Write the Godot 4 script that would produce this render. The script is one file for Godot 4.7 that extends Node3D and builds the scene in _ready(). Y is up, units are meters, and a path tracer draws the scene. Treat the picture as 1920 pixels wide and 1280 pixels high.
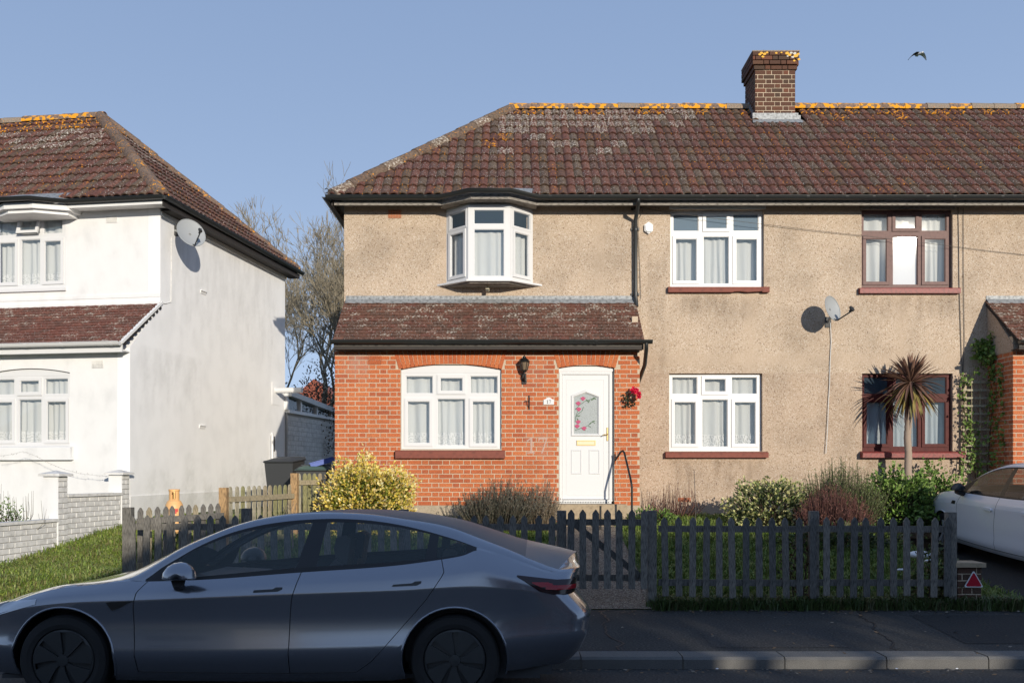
extends Node3D
# Terraced houses seen across a street on a clear winter day. d is the distance in front of the viewpoint (z = -d).

const F := 1800.0
const CX := 960.0
const HY := 890.0
const EYE := 1.72

var rng := RandomNumberGenerator.new()
var taken := {}
var M := {}
var cache := {}

func pt(x: float, y: float, d: float) -> Vector3:
	return Vector3((x - CX) * d / F, EYE + (HY - y) * d / F, -d)

func fx(x: float, d: float) -> float:
	return (x - CX) * d / F

func fy(y: float, d: float) -> float:
	return EYE + (HY - y) * d / F

func on_plane(x: float, y: float, fr: Transform3D, lz: float) -> Vector3:
	# the point of a line of sight where it meets the plane z = lz of a frame, in that frame's axes
	var inv := fr.affine_inverse()
	var o: Vector3 = inv * Vector3(0, EYE, 0)
	var t: Vector3 = inv * pt(x, y, 10.0)
	var k := (lz - o.z) / (t.z - o.z)
	return o + (t - o) * k

func on_side(x: float, y: float, fr: Transform3D, lx: float) -> Vector3:
	var inv := fr.affine_inverse()
	var o: Vector3 = inv * Vector3(0, EYE, 0)
	var t: Vector3 = inv * pt(x, y, 10.0)
	var k := (lx - o.x) / (t.x - o.x)
	return o + (t - o) * k

class Geo:
	var v := PackedVector3Array()
	var n := PackedVector3Array()
	var c := PackedColorArray()
	var u := PackedVector2Array()
	var ix := PackedInt32Array()
	var tint := Color(1, 1, 1)
	var X := Transform3D()
	func tri(a: Vector3, b: Vector3, e: Vector3) -> void:
		a = X * a; b = X * b; e = X * e
		var m := (b - a).cross(e - a).normalized()
		var k := v.size()
		v.append(a); v.append(b); v.append(e)
		n.append(m); n.append(m); n.append(m)
		c.append(tint); c.append(tint); c.append(tint)
		u.append(Vector2(0, 0)); u.append(Vector2(1, 0)); u.append(Vector2(1, 1))
		ix.append(k); ix.append(k + 2); ix.append(k + 1)
	func quad(a: Vector3, b: Vector3, e: Vector3, f: Vector3) -> void:
		a = X * a; b = X * b; e = X * e; f = X * f
		var m := (e - a).cross(f - b).normalized()
		var k := v.size()
		v.append(a); v.append(b); v.append(e); v.append(f)
		n.append(m); n.append(m); n.append(m); n.append(m)
		c.append(tint); c.append(tint); c.append(tint); c.append(tint)
		u.append(Vector2(0, 0)); u.append(Vector2(1, 0)); u.append(Vector2(1, 1)); u.append(Vector2(0, 1))
		ix.append(k); ix.append(k + 2); ix.append(k + 1)
		ix.append(k); ix.append(k + 3); ix.append(k + 2)
	func quadn(a: Vector3, b: Vector3, e: Vector3, f: Vector3, na: Vector3, nb: Vector3, ne: Vector3, nf: Vector3) -> void:
		var k := v.size()
		v.append(X * a); v.append(X * b); v.append(X * e); v.append(X * f)
		n.append(X.basis * na); n.append(X.basis * nb); n.append(X.basis * ne); n.append(X.basis * nf)
		c.append(tint); c.append(tint); c.append(tint); c.append(tint)
		u.append(Vector2(0, 0)); u.append(Vector2(1, 0)); u.append(Vector2(1, 1)); u.append(Vector2(0, 1))
		ix.append(k); ix.append(k + 2); ix.append(k + 1)
		ix.append(k); ix.append(k + 3); ix.append(k + 2)
	func box(lo: Vector3, hi: Vector3) -> void:
		var a := Vector3(lo.x, lo.y, hi.z); var b := Vector3(hi.x, lo.y, hi.z)
		var e := Vector3(hi.x, hi.y, hi.z); var f := Vector3(lo.x, hi.y, hi.z)
		var g := Vector3(lo.x, lo.y, lo.z); var h := Vector3(hi.x, lo.y, lo.z)
		var i := Vector3(hi.x, hi.y, lo.z); var j := Vector3(lo.x, hi.y, lo.z)
		quad(a, b, e, f); quad(h, g, j, i); quad(b, h, i, e); quad(g, a, f, j); quad(f, e, i, j); quad(g, h, b, a)
	func cbox(lo: Vector3, hi: Vector3, ch: float) -> void:
		# a box whose front (+z) edges are chamfered
		var zc := hi.z - ch
		var a := Vector3(lo.x + ch, lo.y + ch, hi.z); var b := Vector3(hi.x - ch, lo.y + ch, hi.z)
		var e := Vector3(hi.x - ch, hi.y - ch, hi.z); var f := Vector3(lo.x + ch, hi.y - ch, hi.z)
		var a2 := Vector3(lo.x, lo.y, zc); var b2 := Vector3(hi.x, lo.y, zc); var e2 := Vector3(hi.x, hi.y, zc); var f2 := Vector3(lo.x, hi.y, zc)
		var g := Vector3(lo.x, lo.y, lo.z); var h := Vector3(hi.x, lo.y, lo.z); var i := Vector3(hi.x, hi.y, lo.z); var j := Vector3(lo.x, hi.y, lo.z)
		quad(a, b, e, f)
		quad(a2, b2, b, a); quad(b2, e2, e, b); quad(e2, f2, f, e); quad(f2, a2, a, f)
		quad(b2, h, i, e2); quad(g, a2, f2, j); quad(f2, e2, i, j); quad(g, h, b2, a2); quad(h, g, j, i)
	func tube(path: PackedVector3Array, rad: Array, sides: int, caps := true) -> void:
		var m := path.size()
		var up := Vector3.UP
		var rings := []
		var nrm := []
		for i in m:
			var t := (path[mini(i + 1, m - 1)] - path[maxi(i - 1, 0)]).normalized()
			if i == 0:
				if absf(t.dot(up)) > 0.95: up = Vector3.RIGHT
			var s := t.cross(up).normalized()
			up = s.cross(t).normalized()
			var r: float = rad[mini(i, rad.size() - 1)]
			var ring := PackedVector3Array(); var rn := PackedVector3Array()
			for k in sides:
				var a := TAU * k / sides
				var q := s * cos(a) + up * sin(a)
				ring.append(path[i] + q * r); rn.append(q)
			rings.append(ring); nrm.append(rn)
		for i in m - 1:
			for k in sides:
				var l := (k + 1) % sides
				quadn(rings[i][k], rings[i + 1][k], rings[i + 1][l], rings[i][l], nrm[i][k], nrm[i + 1][k], nrm[i + 1][l], nrm[i][l])
		if caps:
			for k in range(1, sides - 1):
				tri(rings[0][0], rings[0][k], rings[0][k + 1])
				tri(rings[m - 1][0], rings[m - 1][k + 1], rings[m - 1][k])
	func lathe(prof: Array, segs: int, a0 := 0.0, a1 := TAU) -> void:
		# prof: Vector2(radius, height) from bottom to top, turned about y
		var m := prof.size()
		for i in m - 1:
			var p: Vector2 = prof[i]; var q: Vector2 = prof[i + 1]
			if p.is_equal_approx(q): continue
			var e := (q - p).normalized()
			var nr := Vector2(e.y, -e.x)
			for k in segs:
				var s := a0 + (a1 - a0) * k / segs; var t := a0 + (a1 - a0) * (k + 1) / segs
				var ds := Vector3(cos(s), 0, -sin(s)); var dt := Vector3(cos(t), 0, -sin(t))
				quadn(ds * p.x + Vector3.UP * p.y, dt * p.x + Vector3.UP * p.y, dt * q.x + Vector3.UP * q.y, ds * q.x + Vector3.UP * q.y,
					ds * nr.x + Vector3.UP * nr.y, dt * nr.x + Vector3.UP * nr.y, dt * nr.x + Vector3.UP * nr.y, ds * nr.x + Vector3.UP * nr.y)
	func prism(poly: PackedVector2Array, z0: float, z1: float) -> void:
		var area := 0.0
		for i in poly.size():
			area += poly[i].cross(poly[(i + 1) % poly.size()])
		if area < 0.0:
			poly = poly.duplicate(); poly.reverse()
		var t := Geometry2D.triangulate_polygon(poly)
		for i in range(0, t.size(), 3):
			var a := poly[t[i]]; var b := poly[t[i + 1]]; var e := poly[t[i + 2]]
			if (b - a).cross(e - a) < 0.0:
				var s := b; b = e; e = s
			tri(Vector3(a.x, a.y, z1), Vector3(b.x, b.y, z1), Vector3(e.x, e.y, z1))
			tri(Vector3(a.x, a.y, z0), Vector3(e.x, e.y, z0), Vector3(b.x, b.y, z0))
		for i in poly.size():
			var a := poly[i]; var b := poly[(i + 1) % poly.size()]
			quad(Vector3(a.x, a.y, z0), Vector3(b.x, b.y, z0), Vector3(b.x, b.y, z1), Vector3(a.x, a.y, z1))
	func grid(P: Array, flip := false) -> void:
		# rows of points with smooth normals; faces (next in row) x (next row)
		var r := P.size(); var m: int = P[0].size()
		var N := []
		for i in r:
			var row := PackedVector3Array()
			for j in m:
				var a: Vector3 = P[i][mini(j + 1, m - 1)] - P[i][maxi(j - 1, 0)]
				var b: Vector3 = P[mini(i + 1, r - 1)][j] - P[maxi(i - 1, 0)][j]
				var q := a.cross(b)
				if q.length_squared() < 1e-14: q = Vector3.UP
				row.append(q.normalized() * (-1.0 if flip else 1.0))
			N.append(row)
		for i in r - 1:
			for j in m - 1:
				if flip:
					quadn(P[i][j], P[i + 1][j], P[i + 1][j + 1], P[i][j + 1], N[i][j], N[i + 1][j], N[i + 1][j + 1], N[i][j + 1])
				else:
					quadn(P[i][j], P[i][j + 1], P[i + 1][j + 1], P[i + 1][j], N[i][j], N[i][j + 1], N[i + 1][j + 1], N[i + 1][j])
	func plate(r: Rect2, holes: Array, z0: float, z1: float) -> void:
		# a board in the xy plane with rectangular holes (none touching), front at z1
		var xs := [r.position.x, r.end.x]; var ys := [r.position.y, r.end.y]
		for h in holes:
			for q in [h.position.x, h.end.x]:
				if q > r.position.x and q < r.end.x and not xs.has(q): xs.append(q)
			for q in [h.position.y, h.end.y]:
				if q > r.position.y and q < r.end.y and not ys.has(q): ys.append(q)
		xs.sort(); ys.sort()
		for i in xs.size() - 1:
			for j in ys.size() - 1:
				var mid := Vector2((xs[i] + xs[i + 1]) / 2, (ys[j] + ys[j + 1]) / 2)
				var open := false
				for h in holes:
					if h.has_point(mid): open = true
				if open: continue
				var a := Vector3(xs[i], ys[j], z1); var b := Vector3(xs[i + 1], ys[j], z1); var e := Vector3(xs[i + 1], ys[j + 1], z1); var f := Vector3(xs[i], ys[j + 1], z1)
				quad(a, b, e, f)
				var o := Vector3(0, 0, z0 - z1)
				quad(b + o, a + o, f + o, e + o)
		for h0 in holes:
			var h: Rect2 = h0.intersection(r)
			if h.size.x < 1e-4 or h.size.y < 1e-4: continue
			var a := h.position; var b := h.end
			quad(Vector3(a.x, a.y, z1), Vector3(a.x, a.y, z0), Vector3(a.x, b.y, z0), Vector3(a.x, b.y, z1))
			quad(Vector3(b.x, a.y, z0), Vector3(b.x, a.y, z1), Vector3(b.x, b.y, z1), Vector3(b.x, b.y, z0))
			quad(Vector3(a.x, a.y, z1), Vector3(b.x, a.y, z1), Vector3(b.x, a.y, z0), Vector3(a.x, a.y, z0))
			quad(Vector3(a.x, b.y, z0), Vector3(b.x, b.y, z0), Vector3(b.x, b.y, z1), Vector3(a.x, b.y, z1))
		var p := r.position; var q := r.end
		quad(Vector3(p.x, p.y, z0), Vector3(p.x, p.y, z1), Vector3(p.x, q.y, z1), Vector3(p.x, q.y, z0))
		quad(Vector3(q.x, p.y, z1), Vector3(q.x, p.y, z0), Vector3(q.x, q.y, z0), Vector3(q.x, q.y, z1))
		quad(Vector3(p.x, q.y, z1), Vector3(q.x, q.y, z1), Vector3(q.x, q.y, z0), Vector3(p.x, q.y, z0))
	func mesh() -> ArrayMesh:
		var a := []
		a.resize(Mesh.ARRAY_MAX)
		a[Mesh.ARRAY_VERTEX] = v; a[Mesh.ARRAY_NORMAL] = n; a[Mesh.ARRAY_COLOR] = c; a[Mesh.ARRAY_TEX_UV] = u; a[Mesh.ARRAY_INDEX] = ix
		var m := ArrayMesh.new()
		m.add_surface_from_arrays(Mesh.PRIMITIVE_TRIANGLES, a)
		return m

func numbered(called: String) -> String:
	if not taken.has(called):
		taken[called] = 0
		return called
	taken[called] += 1
	return "%s_%03d" % [called, taken[called]]

func thing(called: String, label: String, category: String, at := Vector3.ZERO, turn := 0.0, group := "") -> Node3D:
	var o := Node3D.new()
	o.name = numbered(called)
	add_child(o)
	o.position = at
	o.rotation.y = turn
	o.set_meta("label", label)
	o.set_meta("category", category)
	if group: o.set_meta("group", group)
	return o

func structure(called: String) -> Node3D:
	var o := Node3D.new()
	o.name = numbered(called)
	add_child(o)
	o.set_meta("kind", "structure")
	return o

func put(called: String, m: Mesh, mat: Material, parent: Node, x := Transform3D()) -> MeshInstance3D:
	var o := MeshInstance3D.new()
	o.mesh = m
	o.material_override = null
	o.set_surface_override_material(0, mat)
	o.name = called
	o.transform = x
	if parent == self:
		o.name = numbered(called)
		add_child(o)
	else:
		parent.add_child(o, true)
	return o

func part(called: String, g: Geo, mat: Material, parent: Node, x := Transform3D()) -> MeshInstance3D:
	return put(called, g.mesh(), mat, parent, x)

func stuff(o: Node) -> Node:
	o.set_meta("kind", "stuff")
	return o

func group_node(called: String, parent: Node, x := Transform3D()) -> Node3D:
	var o := Node3D.new()
	o.name = called
	o.transform = x
	parent.add_child(o, true)
	return o

func R(x0: float, y0: float, x1: float, y1: float) -> Rect2:
	return Rect2(minf(x0, x1), minf(y0, y1), absf(x1 - x0), absf(y1 - y0))

func jit(a: float) -> float:
	return rng.randf_range(-a, a)

func curve_at(t: Array, x: float) -> float:
	# smooth interpolation in a table of Vector2(x, y)
	var m := t.size()
	if x <= t[0].x: return t[0].y
	if x >= t[m - 1].x: return t[m - 1].y
	var i := 0
	while t[i + 1].x < x: i += 1
	var a: Vector2 = t[i]; var b: Vector2 = t[i + 1]
	var h := b.x - a.x
	var s := (b.y - a.y) / h
	var ma := s; var mb := s
	if i > 0: ma = (b.y - t[i - 1].y) / (b.x - t[i - 1].x)
	if i < m - 2: mb = (t[i + 2].y - a.y) / (t[i + 2].x - a.x)
	var q := (x - a.x) / h
	var q2 := q * q; var q3 := q2 * q
	return (2 * q3 - 3 * q2 + 1) * a.y + (q3 - 2 * q2 + q) * h * ma + (-2 * q3 + 3 * q2) * b.y + (q3 - q2) * h * mb

func lin_at(t: Array, x: float) -> float:
	var m := t.size()
	if x <= t[0].x: return t[0].y
	for i in m - 1:
		if x <= t[i + 1].x:
			return lerpf(t[i].y, t[i + 1].y, (x - t[i].x) / (t[i + 1].x - t[i].x))
	return t[m - 1].y

# ---------------------------------------------------------------- materials
func lin(r: float, g: float, b: float, a := 1.0) -> Color:
	var c := Color(r, g, b).linear_to_srgb()
	c.a = a
	return c

func mat(called: String, c: Color, rough := 0.8, metal := 0.0) -> StandardMaterial3D:
	var m := StandardMaterial3D.new()
	m.resource_name = called
	m.albedo_color = c
	m.roughness = rough
	m.metallic = metal
	M[called] = m
	return m

func noise_tex(size: int, freq: float, ramp: Array, kind := FastNoiseLite.TYPE_SIMPLEX_SMOOTH, octaves := 4, cell := -1, sd := 1) -> NoiseTexture2D:
	var f := FastNoiseLite.new()
	f.noise_type = kind
	f.frequency = freq
	f.seed = sd
	f.fractal_octaves = octaves
	f.fractal_type = FastNoiseLite.FRACTAL_FBM if octaves > 1 else FastNoiseLite.FRACTAL_NONE
	if cell >= 0:
		f.cellular_return_type = cell
		f.cellular_jitter = 1.0
	var t := NoiseTexture2D.new()
	t.width = size
	t.height = size
	t.seamless = true
	t.seamless_blend_skirt = 0.15
	t.noise = f
	if ramp.size():
		var g := Gradient.new()
		var off := PackedFloat32Array()
		var col := PackedColorArray()
		for e in ramp:
			off.append(e[0]); col.append(e[1])
		g.offsets = off
		g.colors = col
		t.color_ramp = g
	return t

func grey(x: float) -> Color:
	return Color(x, x, x)

func tri(m: StandardMaterial3D, metres: float, world := true, stretch := Vector3.ONE) -> void:
	m.uv1_triplanar = true
	m.uv1_world_triplanar = world
	m.uv1_scale = stretch / metres

func detail(m: StandardMaterial3D, t: Texture2D, metres: float, mode := BaseMaterial3D.BLEND_MODE_MUL, world := true) -> void:
	m.detail_enabled = true
	m.detail_albedo = t
	m.detail_blend_mode = mode
	m.detail_uv_layer = BaseMaterial3D.DETAIL_UV_2
	m.uv2_triplanar = true
	m.uv2_world_triplanar = world
	m.uv2_scale = Vector3.ONE / metres

func make_materials() -> void:
	var C := FastNoiseLite.TYPE_CELLULAR
	# textures shared between materials
	var mottle := noise_tex(512, 0.012, [[0.0, grey(0.80)], [0.45, grey(0.95)], [1.0, grey(1.0)]], FastNoiseLite.TYPE_SIMPLEX_SMOOTH, 6, -1, 3)
	var stains := noise_tex(1024, 0.004, [[0.0, grey(0.90)], [0.4, grey(0.965)], [0.7, grey(1.0)], [1.0, grey(1.0)]], FastNoiseLite.TYPE_SIMPLEX_SMOOTH, 6, -1, 8)
	var fine := noise_tex(512, 0.08, [[0.0, grey(0.72)], [0.5, grey(0.95)], [1.0, grey(1.0)]], FastNoiseLite.TYPE_SIMPLEX_SMOOTH, 4, -1, 5)
	var fine_h := noise_tex(512, 0.10, [], FastNoiseLite.TYPE_SIMPLEX_SMOOTH, 4, -1, 6)

	# pebbledash: every pebble a cell of its own tone
	var peb := noise_tex(1024, 0.21, [[0.0, lin(0.24, 0.165, 0.11)], [0.05, lin(0.46, 0.345, 0.235)], [0.16, lin(0.57, 0.45, 0.32)], [0.55, lin(0.63, 0.50, 0.37)], [0.9, lin(0.68, 0.56, 0.43)], [1.0, lin(0.82, 0.74, 0.62)]], C, 1, FastNoiseLite.RETURN_CELL_VALUE, 11)
	var peb_h := noise_tex(1024, 0.21, [[0.0, grey(1.0)], [1.0, grey(0.0)]], C, 1, FastNoiseLite.RETURN_DISTANCE, 11)
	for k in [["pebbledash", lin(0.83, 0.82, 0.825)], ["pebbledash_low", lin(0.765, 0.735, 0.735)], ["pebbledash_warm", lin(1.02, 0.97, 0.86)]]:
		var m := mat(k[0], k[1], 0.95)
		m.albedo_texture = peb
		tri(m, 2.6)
		m.heightmap_enabled = true
		m.heightmap_texture = peb_h
		m.heightmap_scale = 0.32
		detail(m, stains, 4.3)
	# render, plinth, white walls
	var plinth := mat("plinth_render", lin(0.50, 0.42, 0.31), 0.95)
	plinth.albedo_texture = fine; tri(plinth, 1.1); detail(plinth, stains, 2.0)
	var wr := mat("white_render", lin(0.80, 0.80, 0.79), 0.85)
	wr.albedo_texture = noise_tex(1024, 0.008, [[0.0, grey(0.93)], [0.4, grey(0.98)], [1.0, grey(1.0)]], FastNoiseLite.TYPE_SIMPLEX_SMOOTH, 6, -1, 21)
	tri(wr, 3.7, true, Vector3(1, 0.6, 1))
	wr.heightmap_enabled = true; wr.heightmap_texture = noise_tex(512, 0.02, [], FastNoiseLite.TYPE_SIMPLEX_SMOOTH, 5, -1, 22); wr.heightmap_scale = 0.5
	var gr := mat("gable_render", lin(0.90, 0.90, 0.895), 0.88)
	gr.albedo_texture = noise_tex(1024, 0.007, [[0.0, grey(0.955)], [0.38, grey(0.985)], [0.6, grey(1.0)], [1.0, grey(1.0)]], FastNoiseLite.TYPE_SIMPLEX_SMOOTH, 6, -1, 23)
	tri(gr, 4.6, true, Vector3(1.2, 0.8, 1.2))
	gr.heightmap_enabled = true; gr.heightmap_texture = wr.heightmap_texture; gr.heightmap_scale = 0.12
	var wb := mat("white_block", lin(0.80, 0.79, 0.76), 0.9)
	wb.albedo_texture = mottle; tri(wb, 0.9); detail(wb, stains, 1.6)
	var wm := mat("white_mortar", lin(0.46, 0.45, 0.43), 0.95)
	wm.albedo_texture = fine; tri(wm, 0.7)
	# upvc, metals
	mat("upvc", lin(0.70, 0.70, 0.695), 0.32)
	mat("upvc_grey", lin(0.62, 0.63, 0.62), 0.45)
	var pf := mat("brown_frame", lin(0.095, 0.020, 0.018), 0.5)
	pf.metallic_specular = 0.25
	pf.albedo_texture = mottle; tri(pf, 0.6)
	var pf2 := mat("faded_brown_frame", lin(0.17, 0.088, 0.076), 0.6)
	pf2.albedo_texture = mottle; tri(pf2, 0.5)
	mat("black_gutter", lin(0.022, 0.024, 0.024), 0.38)
	mat("black_iron", lin(0.018, 0.018, 0.018), 0.45, 0.3)
	var fb := mat("fascia_paint", lin(0.34, 0.31, 0.27), 0.8)
	fb.albedo_texture = noise_tex(512, 0.03, [[0.0, grey(0.45)], [0.45, grey(0.9)], [1.0, grey(1.0)]], FastNoiseLite.TYPE_SIMPLEX_SMOOTH, 5, -1, 31); tri(fb, 0.8, true, Vector3(0.5, 2, 1))
	var db := mat("dark_fascia", lin(0.035, 0.028, 0.024), 0.7)
	db.albedo_texture = mottle; tri(db, 0.8)
	var rs := mat("red_sill", lin(0.25, 0.047, 0.04), 0.5)
	rs.albedo_texture = noise_tex(512, 0.03, [[0.0, lin(0.9, 1.2, 1.0)], [0.25, grey(0.8)], [0.5, grey(1.0)], [1.0, grey(1.0)]], FastNoiseLite.TYPE_SIMPLEX_SMOOTH, 4, -1, 33); tri(rs, 0.9)
	var bs := mat("clay_sill", lin(0.24, 0.066, 0.042), 0.7)
	bs.albedo_texture = mottle; tri(bs, 0.7)
	var ld := mat("lead", lin(0.40, 0.42, 0.43), 0.55, 0.15)
	ld.albedo_texture = noise_tex(512, 0.025, [[0.0, grey(0.45)], [0.4, grey(0.8)], [1.0, grey(1.0)]], FastNoiseLite.TYPE_SIMPLEX_SMOOTH, 5, -1, 35); tri(ld, 0.8)
	mat("grey_dish", lin(0.33, 0.345, 0.35), 0.5)
	mat("dish_dark", lin(0.035, 0.036, 0.037), 0.6)
	mat("brass", lin(0.55, 0.40, 0.17), 0.35, 0.8)
	mat("cream", lin(0.74, 0.66, 0.44), 0.5)
	mat("terracotta_vent", lin(0.46, 0.15, 0.06), 0.8)
	mat("cable", lin(0.10, 0.09, 0.08), 0.7)
	# bricks
	var bt := noise_tex(512, 0.04, [[0.0, grey(0.62)], [0.3, grey(0.86)], [0.55, grey(1.0)], [1.0, grey(1.0)]], FastNoiseLite.TYPE_SIMPLEX_SMOOTH, 5, -1, 41)
	var tones := [[0.56, 0.158, 0.056], [0.53, 0.142, 0.051], [0.60, 0.184, 0.066], [0.49, 0.128, 0.048], [0.57, 0.168, 0.060], [0.45, 0.118, 0.048]]
	for i in tones.size():
		var m := mat("red_brick_%d" % i, lin(tones[i][0], tones[i][1], tones[i][2]), 0.9)
		m.albedo_texture = bt; tri(m, 0.45)
		m.heightmap_enabled = true; m.heightmap_texture = fine_h; m.heightmap_scale = 0.25
	var ct := [[0.115, 0.053, 0.033], [0.14, 0.060, 0.035], [0.095, 0.047, 0.031], [0.17, 0.065, 0.037], [0.085, 0.050, 0.033], [0.125, 0.062, 0.037]]
	for i in ct.size():
		var m := mat("brown_brick_%d" % i, lin(ct[i][0], ct[i][1], ct[i][2]), 0.92)
		m.albedo_texture = bt; tri(m, 0.4)
	var mo := mat("mortar", lin(0.64, 0.52, 0.38), 0.95)
	mo.albedo_texture = fine; tri(mo, 0.6)
	# roofs: the white crust of lichen is in the tile texture, the orange one lies over it
	var white_many := noise_tex(1024, 0.028, [[0.0, Color(0.62, 0.58, 0.53, 0.0)], [0.40, Color(0.60, 0.55, 0.49, 0.0)], [0.55, Color(0.60, 0.55, 0.49, 0.35)], [0.66, Color(0.66, 0.62, 0.56, 0.62)], [0.74, Color(0.80, 0.77, 0.72, 0.9)], [1.0, Color(0.84, 0.82, 0.78, 0.95)]], FastNoiseLite.TYPE_SIMPLEX_SMOOTH, 5, -1, 52)
	var white_some := noise_tex(1024, 0.045, [[0.0, Color(0.68, 0.66, 0.62, 0.0)], [0.765, Color(0.68, 0.66, 0.62, 0.0)], [0.785, Color(0.74, 0.72, 0.68, 0.85)], [1.0, Color(0.88, 0.87, 0.84, 0.95)]], FastNoiseLite.TYPE_SIMPLEX_SMOOTH, 5, -1, 53)
	var orange := noise_tex(1024, 0.022, [[0.0, Color(0.93, 0.62, 0.05, 0.0)], [0.66, Color(0.93, 0.66, 0.1, 0.0)], [0.69, Color(0.92, 0.60, 0.07, 0.95)], [1.0, Color(0.95, 0.66, 0.08, 1.0)]], FastNoiseLite.TYPE_SIMPLEX_SMOOTH, 5, -1, 54)
	var orange_few := noise_tex(1024, 0.03, [[0.0, Color(0.9, 0.6, 0.1, 0.0)], [0.76, Color(0.9, 0.6, 0.1, 0.0)], [0.78, Color(0.88, 0.56, 0.10, 0.9)], [1.0, Color(0.9, 0.62, 0.12, 1.0)]], FastNoiseLite.TYPE_SIMPLEX_SMOOTH, 5, -1, 55)
	var grime := noise_tex(1024, 0.02, [[0.0, grey(0.62)], [0.4, grey(0.88)], [0.6, grey(1.0)], [1.0, grey(1.0)]], FastNoiseLite.TYPE_SIMPLEX_SMOOTH, 6, -1, 56)
	var orange_all := noise_tex(1024, 0.013, [[0.0, Color(0.95, 0.62, 0.06, 0.0)], [0.50, Color(0.90, 0.64, 0.20, 0.0)], [0.54, Color(0.86, 0.66, 0.30, 0.8)], [0.60, Color(0.91, 0.61, 0.10, 0.95)], [1.0, Color(0.93, 0.64, 0.12, 1.0)]], FastNoiseLite.TYPE_SIMPLEX_SMOOTH, 5, -1, 57)
	for k in [["tile", white_some, 1.7], ["tile_pale", white_many, 1.5], ["tile_orange", orange, 1.9], ["tile_spot", orange_few, 1.6], ["ridge", orange_all, 2.1]]:
		var m := mat(k[0], lin(1, 1, 1), 0.93)
		m.vertex_color_use_as_albedo = true
		m.albedo_texture = grime
		tri(m, 1.3)
		m.uv1_triplanar_sharpness = 16.0; m.uv2_triplanar_sharpness = 24.0
		detail(m, k[1], k[2], BaseMaterial3D.BLEND_MODE_MIX)
		m.heightmap_enabled = true; m.heightmap_texture = fine_h; m.heightmap_scale = 0.3
	var ht := mat("hip_mortar", lin(0.30, 0.245, 0.19), 0.95)
	ht.albedo_texture = grime; tri(ht, 0.7); detail(ht, orange_few, 1.1, BaseMaterial3D.BLEND_MODE_MIX)
	var ul := mat("roof_underlay", lin(0.03, 0.026, 0.024), 0.95)
	ul.albedo_texture = fine; tri(ul, 1.0)
	# glass and cloth
	var gl := mat("pane", Color(0.52, 0.63, 0.72, 0.17), 0.02)
	gl.transparency = BaseMaterial3D.TRANSPARENCY_ALPHA
	gl.metallic_specular = 0.6
	var gz := mat("pane_hazy", Color(0.66, 0.76, 0.84, 0.36), 0.02)
	gz.transparency = BaseMaterial3D.TRANSPARENCY_ALPHA
	var lp := mat("dusty_paint", lin(0.17, 0.175, 0.185), 0.5, 0.4)
	lp.clearcoat_enabled = true; lp.clearcoat = 0.3; lp.clearcoat_roughness = 0.3
	var cu := mat("net_curtain", lin(0.66, 0.67, 0.64), 0.95)
	cu.backlight_enabled = true; cu.backlight = grey(0.35)
	var cu2 := mat("grey_curtain", lin(0.42, 0.47, 0.49), 0.95)
	cu2.backlight_enabled = true; cu2.backlight = grey(0.3)
	var lace := mat("lace", lin(0.80, 0.80, 0.77), 0.95)
	lace.albedo_texture = noise_tex(256, 0.09, [[0.0, Color(1, 1, 1, 1)], [0.42, Color(1, 1, 1, 1)], [0.5, Color(1, 1, 1, 0.0)], [1.0, Color(1, 1, 1, 0.0)]], C, 1, FastNoiseLite.RETURN_DISTANCE, 61)
	lace.transparency = BaseMaterial3D.TRANSPARENCY_ALPHA_SCISSOR
	lace.alpha_scissor_threshold = 0.5
	tri(lace, 0.55, false)
	mat("room", lin(0.30, 0.28, 0.26), 0.95)
	mat("blind", lin(0.84, 0.84, 0.84), 0.7)
	# timber
	var wgrain := noise_tex(512, 0.03, [[0.0, grey(0.5)], [0.4, grey(0.85)], [0.62, grey(1.0)], [1.0, grey(1.1)]], FastNoiseLite.TYPE_SIMPLEX_SMOOTH, 5, -1, 71)
	for k in [["slate_wood_0", [0.190, 0.178, 0.156]], ["slate_wood_1", [0.240, 0.222, 0.192]], ["slate_wood_2", [0.145, 0.140, 0.128]], ["mossy_wood_0", [0.46, 0.385, 0.25]], ["mossy_wood_1", [0.50, 0.45, 0.32]], ["mossy_wood_2", [0.37, 0.35, 0.17]], ["orange_wood", [0.52, 0.33, 0.16]]]:
		var m := mat(k[0], lin(k[1][0], k[1][1], k[1][2]), 0.9)
		m.albedo_texture = wgrain
		tri(m, 0.5, false, Vector3(3.0, 0.35, 3.0))
		detail(m, mottle, 0.9)
		m.heightmap_enabled = true; m.heightmap_texture = wgrain; m.heightmap_scale = 0.2
	# ground
	var asph := noise_tex(1024, 0.05, [[0.0, grey(0.40)], [0.4, grey(0.62)], [0.6, grey(0.75)], [0.75, grey(0.95)], [1.0, grey(1.0)]], FastNoiseLite.TYPE_SIMPLEX_SMOOTH, 6, -1, 81)
	for k in [["road", [0.078, 0.076, 0.073]], ["footway", [0.075, 0.073, 0.068]], ["drive", [0.034, 0.034, 0.033]]]:
		var m := mat(k[0], lin(k[1][0], k[1][1], k[1][2]), 0.92)
		m.albedo_texture = asph; tri(m, 1.6); detail(m, stains, 2.9)
		m.heightmap_enabled = true; m.heightmap_texture = asph; m.heightmap_scale = 0.4
	var kb := mat("kerb_stone", lin(0.20, 0.195, 0.185), 0.92)
	kb.albedo_texture = noise_tex(1024, 0.14, [[0.0, grey(0.35)], [0.4, grey(0.75)], [0.65, grey(1.1)], [1.0, grey(1.7)]], FastNoiseLite.TYPE_SIMPLEX_SMOOTH, 5, -1, 83); tri(kb, 0.8)
	kb.heightmap_enabled = true; kb.heightmap_texture = kb.albedo_texture; kb.heightmap_scale = 0.5
	var grv := mat("gravel", lin(1, 1, 1), 0.95)
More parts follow.
